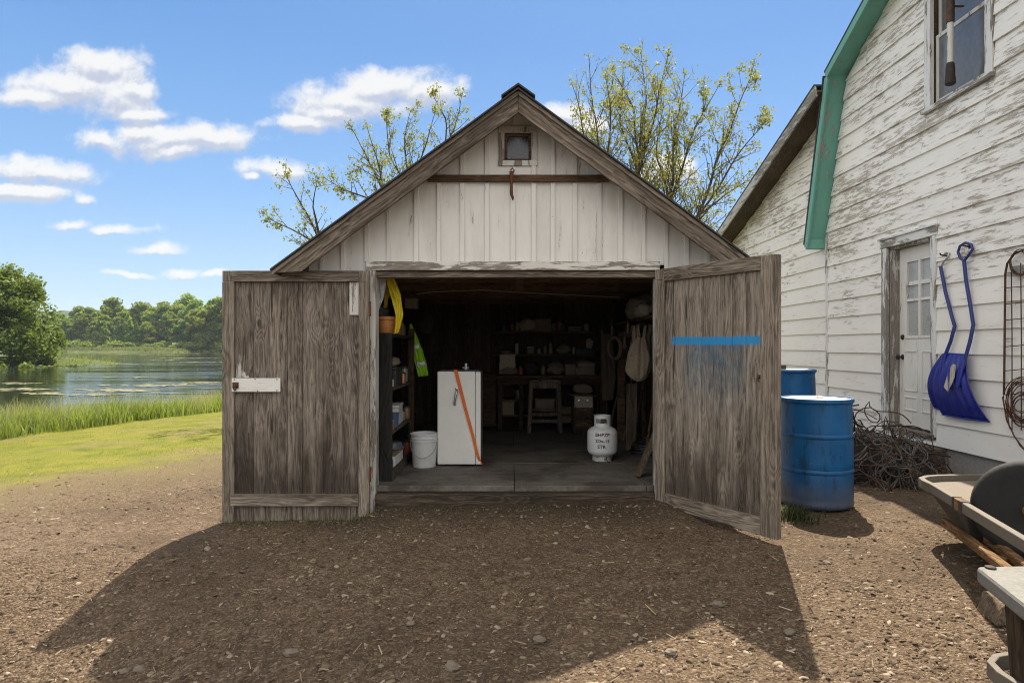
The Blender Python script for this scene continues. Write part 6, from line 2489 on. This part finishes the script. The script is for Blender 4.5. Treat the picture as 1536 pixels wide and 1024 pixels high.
# hose coil on the floor at the right
hc = thing('hose_coil', 'black hose coiled on the floor behind the propane tank', 'hose', (1.50, 7.25, FL))
for k in range(5):
    mb = MB()
    rr = .15 + .012 * (k % 2)
    c = Vector((1.47, 7.15, FL + .016 + .026 * k))
    mb.tube([c + Vector((rr * math.cos(a) + .006 * k, rr * math.sin(a), .008 * math.sin(3 * a + k))) for a in [2 * math.pi * j / 28 for j in range(28)]], .0135, 8, closed=True)
    mb.build('turn', dark_pl, hc, smooth=60)
# white wire across the ceiling and a lath box at its left end
mb = MB()
pts = [P(625, 441, 6.6), P(650, 438, 6.6), P(690, 436, 6.7), P(725, 435, 6.8), P(770, 438, 6.9), P(830, 441, 7.0), P(930, 446, 7.1)]
mb.tube(pts, .004, 6)
tag(mb.build('ceiling_wire', card_pale, loc=pts[0], smooth=60), 'pale wire strung across under the shed ceiling', 'wire')
px_item('box', 'nail_box', 'grey wooden box fixed at the left end of the ceiling wire', 'box', 607, 625, 447, 462, 7.0, card_dim, .15)
# dark odds and ends against the left wall deep inside
px_item('lump', 'hanging_coat', 'dark coat hanging on the left wall deep in the shed', 'coat', 628, 648, 470, 500, 8.6, plain('dark_coat_cloth', (.045, .036, .03), .9, bumpk=.5), .2, seed=50)
px_item('box', 'chest', 'dark wooden chest behind the fridge by the left wall', 'chest', 668, 742, 560, 640, 9.0, M['dark_x'], .5)

# more of the clutter that crowds the right hand wall
for i, (px, w, y0, y1, Y, mt, lab) in enumerate(((931, .10, 498, 655, 8.35, 'brown_x', 'rough brown plank stood on end behind the tools'), (946, .12, 575, 655, 7.45, 'tan_z', 'short tan plank stood on end below the hanging sack'),
                                                 (905, .11, 520, 645, 9.15, 'dark_z', 'dark plank stood on end beside the workbench'))):
    a, b = P(px, y1, Y), P(px + 2, y0, Y)
    a.z = FL + .002
    mb = MB()
    mb.bar(a, b, w, .028, (0, 1, 0))
    tag(mb.build('plank', M[mt], loc=a, bevel=.003), lab, 'plank', 'planks stood along the right wall')
mb = MB()
c = P(922, 522, 8.1)
for k in range(6):
    mb.tube([c + Vector((.085 * math.cos(a) * (1 - .04 * k), .012 * k - .03, .14 * math.sin(a) * (1 - .05 * (k % 3)))) for a in [2 * math.pi * j / 26 for j in range(26)]], .011, 6, closed=True)
tag(mb.build('rope_coil', plain('old_hemp_rope', (.23, .16, .09), .95, dirt=.5, sc=30, bumpk=.6), loc=c, smooth=60), 'coil of brown rope hung under the high right hand shelf', 'rope')
mb = MB()
cloth(mb, [P(911, 500, 8.7), P(911, 530, 8.68), P(913, 565, 8.66), P(912, 600, 8.65)], [.14, .20, .22, .17], (.9, .4, 0), .03, 3, 30, 24, 8)
tag(mb.build('work_coat', plain('brown_work_coat_cloth', (.10, .072, .048), .95, dirt=.5, sc=9, bumpk=.6), loc=P(911, 500, 8.7), smooth=180, solid=.006), 'brown work coat hung at the back of the right wall', 'coat')
mb = MB()
cloth(mb, [P(951, 486, 7.6), P(951, 510, 7.58), P(950, 545, 7.58), P(951, 570, 7.58)], [.08, .10, .13, .10], (.9, .4, 0), .025, 2, 24, 20, 11)
tag(mb.build('leather_apron', plain('tan_leather', (.20, .115, .055), .6, dirt=.5, sc=9, bumpk=.4), loc=P(951, 486, 7.6), smooth=180, solid=.005), 'tan leather apron hung behind the canvas sack', 'apron')
t = thing('paint_can', 'dull tin paint can at the left of the workbench shelf', 'can', P(776, 622, 9.55))
q = P(779, 600, 9.5)
mb = MB()
mb.lathe([(.06, 0), (.062, .004), (.062, .13), (.058, .134), (.05, .132)], (q.x, q.y, .646), 24)
mb.build('body', M['steel'], t, smooth=40)
mb = MB()
mb.tube([(q.x - .062, q.y, .75), (q.x - .04, q.y - .05, .70), (q.x + .04, q.y - .05, .70), (q.x + .062, q.y, .75)], .003, 5)
mb.build('handle', M['iron'], t)

# fuller shelves: more jars, tins, boxes and bundles, each standing on its own
tin_b = plain('brown_tin', (.20, .12, .065), .5, .2, dirt=.5, sc=14)
tin_g = plain('grey_tin', (.26, .25, .23), .5, .4, dirt=.5, sc=14)
tin_r = plain('dull_red_tin', (.26, .06, .035), .55, .1, dirt=.5, sc=14)
glass_j = plain('murky_jar_glass', (.20, .20, .16), .15, dirt=.4, sc=10)
more = [('can', 'jar', 'murky glass jar right of the crumpled rags on the lower shelf', 'jar', 858.5, 863, 518, 530.7, 9.72, glass_j, .05), ('can', 'tin', 'squat grey tin left of the squeeze bottle on the lower shelf', 'tin', 805, 812, 521, 530.7, 9.74, tin_g, .07),
        ('can', 'tin', 'brown tin between the squat tin and the squeeze bottle', 'tin', 814, 821, 517, 530.7, 9.8, tin_b, .07), ('can', 'tin', 'dull red tin beside the dark tin on the upper shelf', 'tin', 765, 772, 484, 496.8, 9.8, tin_r, .07),
        ('can', 'jar', 'tall murky jar between the red tin and the crumpled carton', 'jar', 773, 779, 481, 496.8, 9.82, glass_j, .06), ('lump', 'cloth_heap', 'heap of brown cloth between the jug and the torn carton', 'cloth', 826, 835, 485, 496.8, 9.85, canvas_d, .12),
        ('can', 'tin', 'grey tin standing last at the right end of the upper shelf', 'tin', 876, 884, 483, 496.8, 9.8, tin_g, .08), ('can', 'oil_can', 'brown oil can left of the rag bundle on the workbench', 'can', 811, 819, 546, 562, 9.5, tin_b, .08),
        ('can', 'jar', 'murky jar between the dim box and the larger open box', 'jar', 863.5, 868, 549, 562, 9.44, glass_j, .05), ('can', 'tin', 'dull red tin left of the tool parts on the workbench', 'tin', 777, 785, 548, 562, 9.5, tin_r, .08),
        ('box', 'card_box', 'dim box standing on the floor under the workbench, right of the stool', 'box', 842, 858, 610, 634, 9.5, card_dim, .25), ('box', 'card_box', 'wide dim box on the low bench shelf behind the stool', 'box', 803, 832, 598, 618, 9.5, card_dim, .3)]
for i, (kind, nm, lab, cat, x0, x1, y0, y1, Y, mt, d) in enumerate(more):
    px_item(kind, nm, lab, cat, x0, x1, y0, y1, Y, mt, d, seed=70 + i)
more2 = [(-1.10, 6.72, .662, .04, .13, tin_b, 'brown tin at the far end of the middle shelf'), (-1.12, 6.58, .662, .035, .10, tin_g, 'grey tin beside the brown one on the middle shelf'), (-1.10, 6.75, .257, .05, .18, tin_r, 'dull red tin at the far end of the bottom shelf'),
         (-1.12, 6.72, 1.047, .04, .16, glass_j, 'murky jar at the very back of the upper shelf'), (-1.12, 6.42, 1.521, .045, .14, tin_g, 'grey tin behind the brown bottle on the shelving top'), (-1.14, 6.62, 1.521, .05, .12, tin_b, 'squat brown tin at the far end of the shelving top')]
for (x, y, z, r_, h, mt, lab) in more2:
    t = thing('tin', lab, 'tin', (x, y, z))
    mb = MB()
    mb.lathe([(r_ * .96, 0), (r_, .004), (r_, h * .8), (r_ * .9, h * .86)], (x, y, z), 20)
    mb.build('body', mt, t, smooth=40)
    mb = MB()
    mb.lathe([(r_ * .93, h * .86), (r_ * .93, h * .98), (r_ * .85, h)], (x, y, z), 20)
    mb.build('lid', dark_pl, t, smooth=40)

# ================================================================== trees
bark = G('spring_tree_bark')
_p = bark.co()
_n = bark.noise(bark.scale(_p, (1, 1, .3)), 14, 6, .7)
bark = bark.out(bark.bsdf(bark.ramp(_n, [(.3, (.035, .028, .022)), (.7, (.12, .10, .082))]), .9, bark.bump(_n, .5, .02), spec=.2))
spring_leaf = leaf_mat('young_spring_leaf', (.17, .155, .025), (.31, .255, .06), .45, nsc=.6)
spring_pale = leaf_mat('pale_spring_leaf', (.16, .17, .045), (.28, .25, .09), .45, nsc=.6)


def leaf_quads(P0, size, rng, droop=.3):
    """small pointed leaves at points P0 (n,3)"""
    n = len(P0)
    d = rng.normal(0, 1, (n, 3))
    d[:, 2] -= droop
    d /= np.linalg.norm(d, axis=1)[:, None]
    s = rng.normal(0, 1, (n, 3))
    s -= d * (s * d).sum(1)[:, None]
    s /= np.linalg.norm(s, axis=1)[:, None]
    L = (size * (.6 + .8 * rng.random(n)))[:, None]
    V = np.stack([P0, P0 + d * L * .5 + s * L * .33, P0 + d * L, P0 + d * L * .5 - s * L * .33], 1).reshape(-1, 3)
    Fq = (np.arange(n) * 4)[:, None] + np.array([[0, 1, 2, 3]])
    return V, Fq


def bare_tree(name, label, stems, seed, leaf_n, leaf_size, leaf_m, group, spread=1.0, density=1.0):
    """stems: lists of world points from the ground up; thin spring tree"""
    rg = random.Random(seed)
    nr = np.random.default_rng(seed)
    base = stems[0][0]
    t = thing(name, label, 'tree', base, group)
    trunk, twigs = MB(), MB()
    tips = []

    def grow(p, d, L, r, depth):
        n = max(3, int(L / .16))
        pts, rs = [p.copy()], [r]
        q = p.copy()
        dd = d.copy()
        for i in range(n):
            dd = (dd + Vector((rg.gauss(0, .13), rg.gauss(0, .13), rg.gauss(.05, .10)))).normalized()
            q = q + dd * (L / n)
            pts.append(q.copy())
            rs.append(max(.0035, r * (1 - .8 * (i + 1) / n)))
        (twigs if depth > 0 else trunk).tube(pts, rs, 4 if depth > 0 else 6, cap=False)
        if depth >= 1:
            for i in range(1, len(pts)):
                if rg.random() < (.55 if depth == 1 else .95):
                    tips.append((pts[i], i / n))
        if depth < 3:
            k = int((L / (.34 if depth == 0 else .27)) * density * (1 if depth < 2 else .7))
            for _ in range(k):
                u = rg.uniform(.2, 1.0)
                i = min(n - 1, int(u * n))
                b = pts[i].lerp(pts[i + 1], rg.random())
                ax = (pts[i + 1] - pts[i]).normalized()
                o = ax.orthogonal().normalized()
                o = Matrix.Rotation(rg.uniform(0, 6.283), 3, ax) @ o
                a = R(rg.uniform(24, 55))
                nd = (ax * math.cos(a) + o * math.sin(a)).normalized()
                grow(b, nd, L * rg.uniform(.32, .55) * (1.15 - .45 * u) * spread, max(.0045, rs[i] * .5), depth + 1)

    for st in stems:
        st = [Vector(p) for p in st]
        pts, rs = [], []
        r0 = .082 * (1 if st is stems[0] else .8)
        m = 34
        cum = [0]
        for a, b in zip(st[:-1], st[1:]):
            cum.append(cum[-1] + (b - a).length)
        T = cum[-1]
        for k in range(m + 1):
            Lk = T * k / m
            for i in range(len(st) - 1):
                if Lk <= cum[i + 1] + 1e-6:
                    f = (Lk - cum[i]) / (cum[i + 1] - cum[i])
                    break
            p = st[i].lerp(st[i + 1], f)
            p = p + Vector((mnoise.noise(p * .9 + Vector((seed, 0, 0))) * .10, mnoise.noise(p * .9 + Vector((0, seed, 0))) * .10, 0)) * min(1, k / 6)
            pts.append(p)
            rs.append(max(.006, r0 * (1 - k / m) ** .8 + .004))
        trunk.tube(pts, rs, 8, cap=True)
        for k in range(int(T * 4.0 * density)):
            u = rg.uniform(.30, .985)
            i = min(m - 1, int(u * m))
            p = pts[i].lerp(pts[i + 1], rg.random())
            ax = (pts[i + 1] - pts[i]).normalized()
            o = Matrix.Rotation(rg.uniform(0, 6.283), 3, ax) @ ax.orthogonal().normalized()
            a = R(rg.uniform(26, 58))
            d = (ax * math.cos(a) + o * math.sin(a) + Vector((0, 0, .15))).normalized()
            grow(p, d, (T * .26 * (1.12 - u) + .28) * rg.uniform(.6, 1.15) * spread, rs[i] * .42 + .003, 1)
        for _ in range(6):
            tips.append((pts[-1], 1.0))
    trunk.build('trunk', bark, t, smooth=60)
    twigs.build('branches', bark, t, smooth=60)
    # leaves in tufts along the twigs, more of them high in the crown
    zz = np.array([p.z for p, _ in tips])
    z0, z1 = np.percentile(zz, 20), zz.max()
    w = np.clip((zz - z0) / (z1 - z0), .12, 1) ** .9
    cl = np.array([.35 + max(0, mnoise.noise(p * .8 + Vector((seed * 3.3, 0, 0))) + .25) for p, _ in tips])
    w = w * cl
    w /= w.sum()
    idx = nr.choice(len(tips), leaf_n, p=w)
    P0 = np.array([tuple(tips[i][0]) for i in idx]) + nr.normal(0, .055, (leaf_n, 3))
    V, Fq = leaf_quads(P0, np.full(leaf_n, leaf_size), nr)
    o = np_mesh('leaves', V - np.array(base)[None], Fq, leaf_m, parent=t)
    return t


def st(Y, gx, *pp):
    """stem: ground point then photograph points at depth Y (+ small depth drift)"""
    out = [Vector((gx, Y, ground_z(gx, Y) - .1))]
    for i, q in enumerate(pp):
        px, py = q[0], q[1]
        dy = q[2] if len(q) > 2 else 0.0
        out.append(P(px, py, Y + dy))
    return out


TG = 'spring trees behind the shed'
bare_tree('spring_tree', 'slender spring tree forking left, just right of the shed ridge', [st(16.5, 2.55, (907, 285), (893, 190, .3), (884, 85, .5)), st(16.5, 2.55, (907, 285), (915, 200, -.3), (905, 110, -.4)), st(16.5, 2.55, (907, 290), (880, 215, -.2), (857, 125, -.4))], 3, 2500, .068, spring_leaf, TG, .92)
bare_tree('spring_tree', 'tallest spring tree with the fullest yellow green crown behind the shed', [st(17.5, 3.4, (958, 240), (967, 150, .2), (964, 78, .2)), st(17.5, 3.4, (957, 262), (985, 165, -.5), (1000, 80, -.7)), st(17.5, 3.4, (957, 262), (930, 180, .5), (936, 100, .7)), st(17.5, 3.4, (958, 240), (950, 160, .5), (918, 105, .7))], 5, 5600, .068, spring_leaf, TG, .95)
bare_tree('spring_tree', 'spreading spring tree between the tallest one and the leaning one', [st(18.0, 4.15, (1004, 300), (1012, 200, .2), (1030, 108, .2)), st(18.0, 4.15, (1004, 300), (1045, 190, -.5), (1080, 125, -.7)), st(18.0, 4.15, (1005, 310), (985, 235, .5), (995, 140, .8))], 8, 4600, .068, spring_leaf, TG, .95)
bare_tree('spring_tree', 'spring tree leaning right toward the house roof', [st(16.0, 3.9, (1045, 332), (1080, 225, .2), (1108, 160, .3), (1130, 112, .3)), st(16.0, 3.9, (1050, 320), (1100, 245, -.4), (1150, 180, -.6)), st(16.0, 3.9, (1050, 322), (1090, 290, .4), (1135, 262, .8))], 12, 3400, .066, spring_leaf, TG, .9)
bare_tree('spring_tree', 'leafy spring tree rising behind the left roof slope', [st(17.0, -2.9, (610, 285), (608, 210, .2), (618, 165, .2)), st(17.0, -2.9, (610, 285), (640, 215, -.4), (655, 165, -.6)), st(17.0, -2.9, (610, 285), (585, 235, .4), (580, 170, .5))], 15, 3600, .064, spring_pale, TG, .8)
bare_tree('spring_tree', 'thin spring tree with a lone upright stem near the left side of the ridge', [st(16.0, -1.6, (665, 225), (690, 165, .2), (697, 140, .2)), st(16.0, -1.6, (665, 230), (668, 180, -.3), (650, 138, -.3))], 18, 1500, .06, spring_pale, TG, .7)
bare_tree('spring_tree', 'spring tree leaning left above the left roof slope', [st(15.5, -3.0, (575, 285), (548, 232, .2), (524, 188, .3)), st(15.5, -3.0, (577, 290), (560, 225, -.3), (552, 190, -.4)), st(15.5, -3.0, (560, 300), (515, 285, .3), (488, 268, .4))], 21, 2700, .06, spring_pale, TG, .75)
bare_tree('spring_tree', 'smallest spring tree, nearly bare, at the left eave of the shed', [st(14.5, -4.0, (478, 360), (452, 305, .2), (431, 262, .3)), st(14.5, -4.0, (478, 360), (470, 310, -.3), (478, 268, -.3)), st(14.5, -4.0, (474, 365), (440, 345, .3), (405, 328, .4))], 24, 1300, .058, spring_pale, TG, .7)

# ------------------------------------------------------------------ leafy summer trees over the water
far_leaf = leaf_mat('far_tree_leaf', (.060, .115, .018), (.19, .27, .05), .42, obj_var=1.0, nsc=.16)
far_bark = plain('far_tree_bark', (.07, .058, .045), .9)
big_leaf = leaf_mat('lakeside_tree_leaf', (.045, .090, .015), (.145, .205, .045), .33, nsc=.5)


def crown_points(nr, clumps, per, flat=.75):
    out = []
    for (c, rx, ry, rz) in clumps:
        d = nr.normal(0, 1, (per, 3))
        d /= np.linalg.norm(d, axis=1)[:, None]
        rad = nr.random(per)[:, None] ** .45
        q = d * rad * np.array([rx, ry, rz]) + np.array(c)
        out.append(q)
    return np.concatenate(out)


def leaf_clumps(P0, size, nr):
    """tilted ragged leaf sprays, each one face of five corners"""
    n = len(P0)
    nrm = nr.normal(0, .7, (n, 3)) + np.array([0, 0, .8])
    nrm /= np.linalg.norm(nrm, axis=1)[:, None]
    a = np.cross(nrm, nr.normal(0, 1, (n, 3)))
    a /= np.linalg.norm(a, axis=1)[:, None]
    b = np.cross(nrm, a)
    s = size * (.55 + .9 * nr.random(n))
    ks = []
    ph = nr.random(n) * 6.283
    for k in range(5):
        an = ph + k * 2 * math.pi / 5
        rr = s * (.45 + .75 * nr.random(n))
        ks.append(P0 + a * (np.cos(an) * rr)[:, None] + b * (np.sin(an) * rr)[:, None] * .8)
    V = np.stack(ks, 1).reshape(-1, 3)
    return V, (np.arange(n) * 5)[:, None] + np.array([[0, 1, 2, 3, 4]])


def proto_tree(seed, H, Wd, kind):
    """returns (trunk MB data, leaf arrays) for a tree of height H around the origin"""
    nr = np.random.default_rng(seed)
    cl = []
    if kind == 'cone':
        for k in range(16):
            u = k / 15
            r = Wd * .5 * (1 - u) ** .8 + .3
            for j in range(3 if u < .7 else 1):
                a = nr.random() * 6.283
                cl.append(((r * .55 * math.cos(a), r * .55 * math.sin(a), H * (.12 + .86 * u)), r * .6, r * .6, H * .06))
    elif kind == 'bush':
        for k in range(16):
            a, q = nr.random() * 6.283, nr.random() ** .5
            cl.append(((Wd * .36 * q * math.cos(a), Wd * .36 * q * math.sin(a), H * (.2 + .55 * nr.random() * (1 - .5 * q))), Wd * .2, Wd * .2, H * .2))
    else:
        for k in range(26):
            a, q, u = nr.random() * 6.283, nr.random() ** .5, nr.random()
            env = math.sin(math.pi * (.16 + .80 * u)) ** .7
            cl.append(((Wd * .40 * q * env * math.cos(a), Wd * .40 * q * env * math.sin(a), H * (.20 + .72 * u)), Wd * (.12 + .09 * nr.random()), Wd * (.12 + .09 * nr.random()), H * (.055 + .05 * nr.random())))
    P0 = crown_points(nr, cl, 110 if kind != 'cone' else 70)
    V, Fq = leaf_clumps(P0, (.035 if kind != 'bush' else .05) * Wd + .15, nr)
    mb = MB()
    mb.tube([(0, 0, -1.0), (.02 * H, 0, H * .3), (0, .01 * H, H * .62), (0, 0, H * .9)], [.018 * H, .014 * H, .009 * H, .002 * H], 7)
    for k in range(7):
        a = nr.random() * 6.283
        z0 = H * (.25 + .4 * nr.random())
        mb.tube([(0, 0, z0), (Wd * .16 * math.cos(a), Wd * .16 * math.sin(a), z0 + H * .09), (Wd * .34 * math.cos(a), Wd * .34 * math.sin(a), z0 + H * .2)], [.006 * H, .004 * H, .0015 * H], 5)
    return mb, V, Fq


KINDS = [('round', 'leafy_tree', 'tall round headed green tree of the wood across the lake', 1, 21, 15), ('round', 'leafy_tree', 'tall round headed green tree of the wood across the lake', 2, 23, 14), ('round', 'leafy_tree', 'tall round headed green tree of the wood across the lake', 3, 19, 16),
         ('cone', 'pointed_tree', 'pointed conifer shaped tree in the wood across the lake', 4, 13, 7.5), ('cone', 'pointed_tree', 'pointed conifer shaped tree in the wood across the lake', 5, 15, 8), ('bush', 'shore_bush', 'low rounded bush at the foot of the wood across the lake', 6, 5, 10)]
protos = []
for i, (kind, nm, lab, sd, H, Wd) in enumerate(KINDS):
    mb, V, Fq = proto_tree(sd * 7, H, Wd, kind)
    t = thing(nm, lab, 'bush' if kind == 'bush' else 'tree', (0, 0, 0))
    mb.build('trunk', far_bark, t, smooth=60)
    np_mesh('crown', V, Fq, far_leaf, parent=t)
    protos.append([t, False])
GRP = {'round': 'round headed trees across the lake', 'cone': 'pointed trees across the lake', 'bush': 'bushes along the far shore'}


def plant(i, x, y, sc, rz, zoff=0.0):
    t, used = protos[i]
    o = t if not used else copy_tree(t)
    protos[i][1] = True
    o.matrix_basis = Matrix.Translation((x, y, ground_z(x, y) + zoff)) @ Matrix.Rotation(rz, 4, 'Z') @ Matrix.Scale(sc, 4)
    o['group'] = GRP[KINDS[i][0]]
    return o


rg = random.Random(77)
def far(px, Y):
    return (px - CX) / F * Y, Y
# back rows, tall; then the middle row; then pointed trees and bushes along the shore
for row, (Y0, n_, pxa, pxb) in enumerate(((345, 14, 95, 400), (325, 14, 82, 400), (306, 13, 88, 395))):
    for k in range(n_):
        px = pxa + (pxb - pxa) * (k + rg.uniform(.1, .9)) / n_
        x, y = far(px, Y0 + rg.uniform(-7, 7))
        left = 1 - .22 * sm((150 - px) / 60)
        sc = rg.uniform(.82, 1.10) * left * (1.12 if row == 0 else 1.0 if row == 1 else .82) * (1.0 + .12 * sm((px - 290) / 40))
        plant(rg.randrange(3), x, y, sc * rg.uniform(.98, 1.16), rg.uniform(0, 6.28))
for px, Yk, i, sc in ((148, 294, 3, 1.0), (157, 293, 4, .85), (178, 294, 3, .95), (192, 296, 4, 1.05), (205, 295, 3, .9), (136, 295, 4, .8), (222, 297, 0, .62), (250, 300, 1, .70), (275, 296, 2, .72),
                      (297, 290, 2, .95), (315, 286, 0, .98), (332, 284, 1, 1.0), (352, 284, 0, 1.05), (110, 297, 2, .62), (98, 296, 1, .58), (122, 299, 0, .6)):
    x, y = far(px, Yk)
    plant(i, x, y, sc, rg.uniform(0, 6.28))
for k in range(22):
    px = 80 + 300 * (k + rg.random()) / 22
    x, y = far(px, 288 + rg.uniform(-3, 3) - (4 if px > 290 else 0))
    plant(5, x, y, rg.uniform(.55, 1.15), rg.uniform(0, 6.28))
for t, u in protos:
    if not u:
        bpy.data.objects.remove(t)

# the big broad tree on the wooded point at the left
def broad_tree(label, x, y, H, Wd, seed, n_cl, per, leaf, group=None, low=.08):
    nr = np.random.default_rng(seed)
    z = ground_z(x, y)
    t = thing('broad_tree', label, 'tree', (x, y, z), group)
    cl = []
    for k in range(n_cl):
        a, q, u = nr.random() * 6.283, nr.random() ** .5, nr.random()
        env = math.sin(math.pi * (.30 + .64 * u)) ** .6
        cl.append(((Wd * .44 * q * env * math.cos(a), Wd * .44 * q * env * math.sin(a), H * (low + .03 + (.90 - low) * u)), *(3 * [Wd * (.050 + .055 * nr.random())])))
    V, Fq = leaf_clumps(crown_points(nr, cl, per), .19, nr)
    mb = MB()
    mb.tube([(0, 0, -.5), (.1, 0, H * .25), (0, .1, H * .55), (0, 0, H * .88)], [.30, .22, .12, .02], 9)
    for k in range(12):
        a = nr.random() * 6.283
        z0 = H * (.15 + .5 * nr.random())
        mb.tube([(0, 0, z0), (Wd * .16 * math.cos(a), Wd * .16 * math.sin(a), z0 + H * .08), (Wd * .36 * math.cos(a), Wd * .36 * math.sin(a), z0 + H * .2)], [.10, .06, .015], 6)
    mb.v = [p + Vector((x, y, z)) for p in mb.v]
    mb.build('trunk', far_bark, t, smooth=60)
    np_mesh('crown', V, Fq, leaf, parent=t)
    return t


broad_tree('big broad leafy tree on the near wooded point at the left edge', -56.0, 70, 10.6, 14.0, 4, 190, 150, big_leaf, None, .02)
broad_tree('second broad tree behind the big one at the left edge', -66, 76, 9.0, 11, 9, 80, 130, big_leaf)
# undergrowth on the point
for i, (x, y, w, h, lab) in enumerate(((-46.6, 67.0, 3.2, 1.5, 'low bright bush under the right side of the big broad tree'), (-52.5, 65.6, 4.2, 1.9, 'low bush under the big broad tree at the left edge'))):
    nr = np.random.default_rng(60 + i)
    z = ground_z(x, y)
    t = thing('shore_bush', lab, 'bush', (x, y, z))
    cl = [((w * .35 * nr.normal(), w * .25 * nr.normal(), h * (.2 + .5 * nr.random())), w * .18, w * .18, h * .25) for _ in range(12)]
    V, Fq = leaf_clumps(crown_points(nr, cl, 90), .16, nr)
    np_mesh('foliage', V, Fq, big_leaf, parent=t)
    mb = MB()
    mb.tube([(x, y, z - .2), (x + .1, y, z + h * .4)], [.05, .02], 6)
    mb.build('stem', far_bark, t)
# reeds and sedge along the far banks: one mass
nr = np.random.default_rng(91)
n = 9000
px = 70 + 330 * nr.random(n)
a = nr.random(n)
Yv = np.where(a < .55, 250 + 18 * nr.random(n), 276 + 16 * nr.random(n))
X = (px - CX) / F * Yv
z = np.array([ground_z(p, q) for p, q in zip(X, Yv)])
k = (z > LAKE - .05)
X, Yv = X[k], Yv[k]
n = len(X)
blades('far_sedge', X, Yv, .7 + .9 * nr.random(n), .10 + .10 * nr.random(n), .5, leaf_mat('far_sedge_blade', (.12, .17, .04), (.24, .25, .09), .3, nsc=.05), 'pale sedge along the far bank of the lake', 'sedge', nr, 2)
n = 5200
X = -84 + 34 * 1.25 * (nr.random(n) * 2 - 1)
Yv = 78 + 13 * 1.25 * (nr.random(n) * 2 - 1)
z = np.array([ground_z(p, q) for p, q in zip(X, Yv)])
k = (z > LAKE) & (z < LAKE + .7)
X, Yv = X[k], Yv[k]
n = len(X)
blades('point_sedge', X, Yv, .4 + .5 * nr.random(n), .03 + .04 * nr.random(n), .5, leaf_mat('point_sedge_blade', (.10, .16, .03), (.22, .26, .08), .35), 'green sedge round the wooded point at the left', 'sedge', nr, 2)
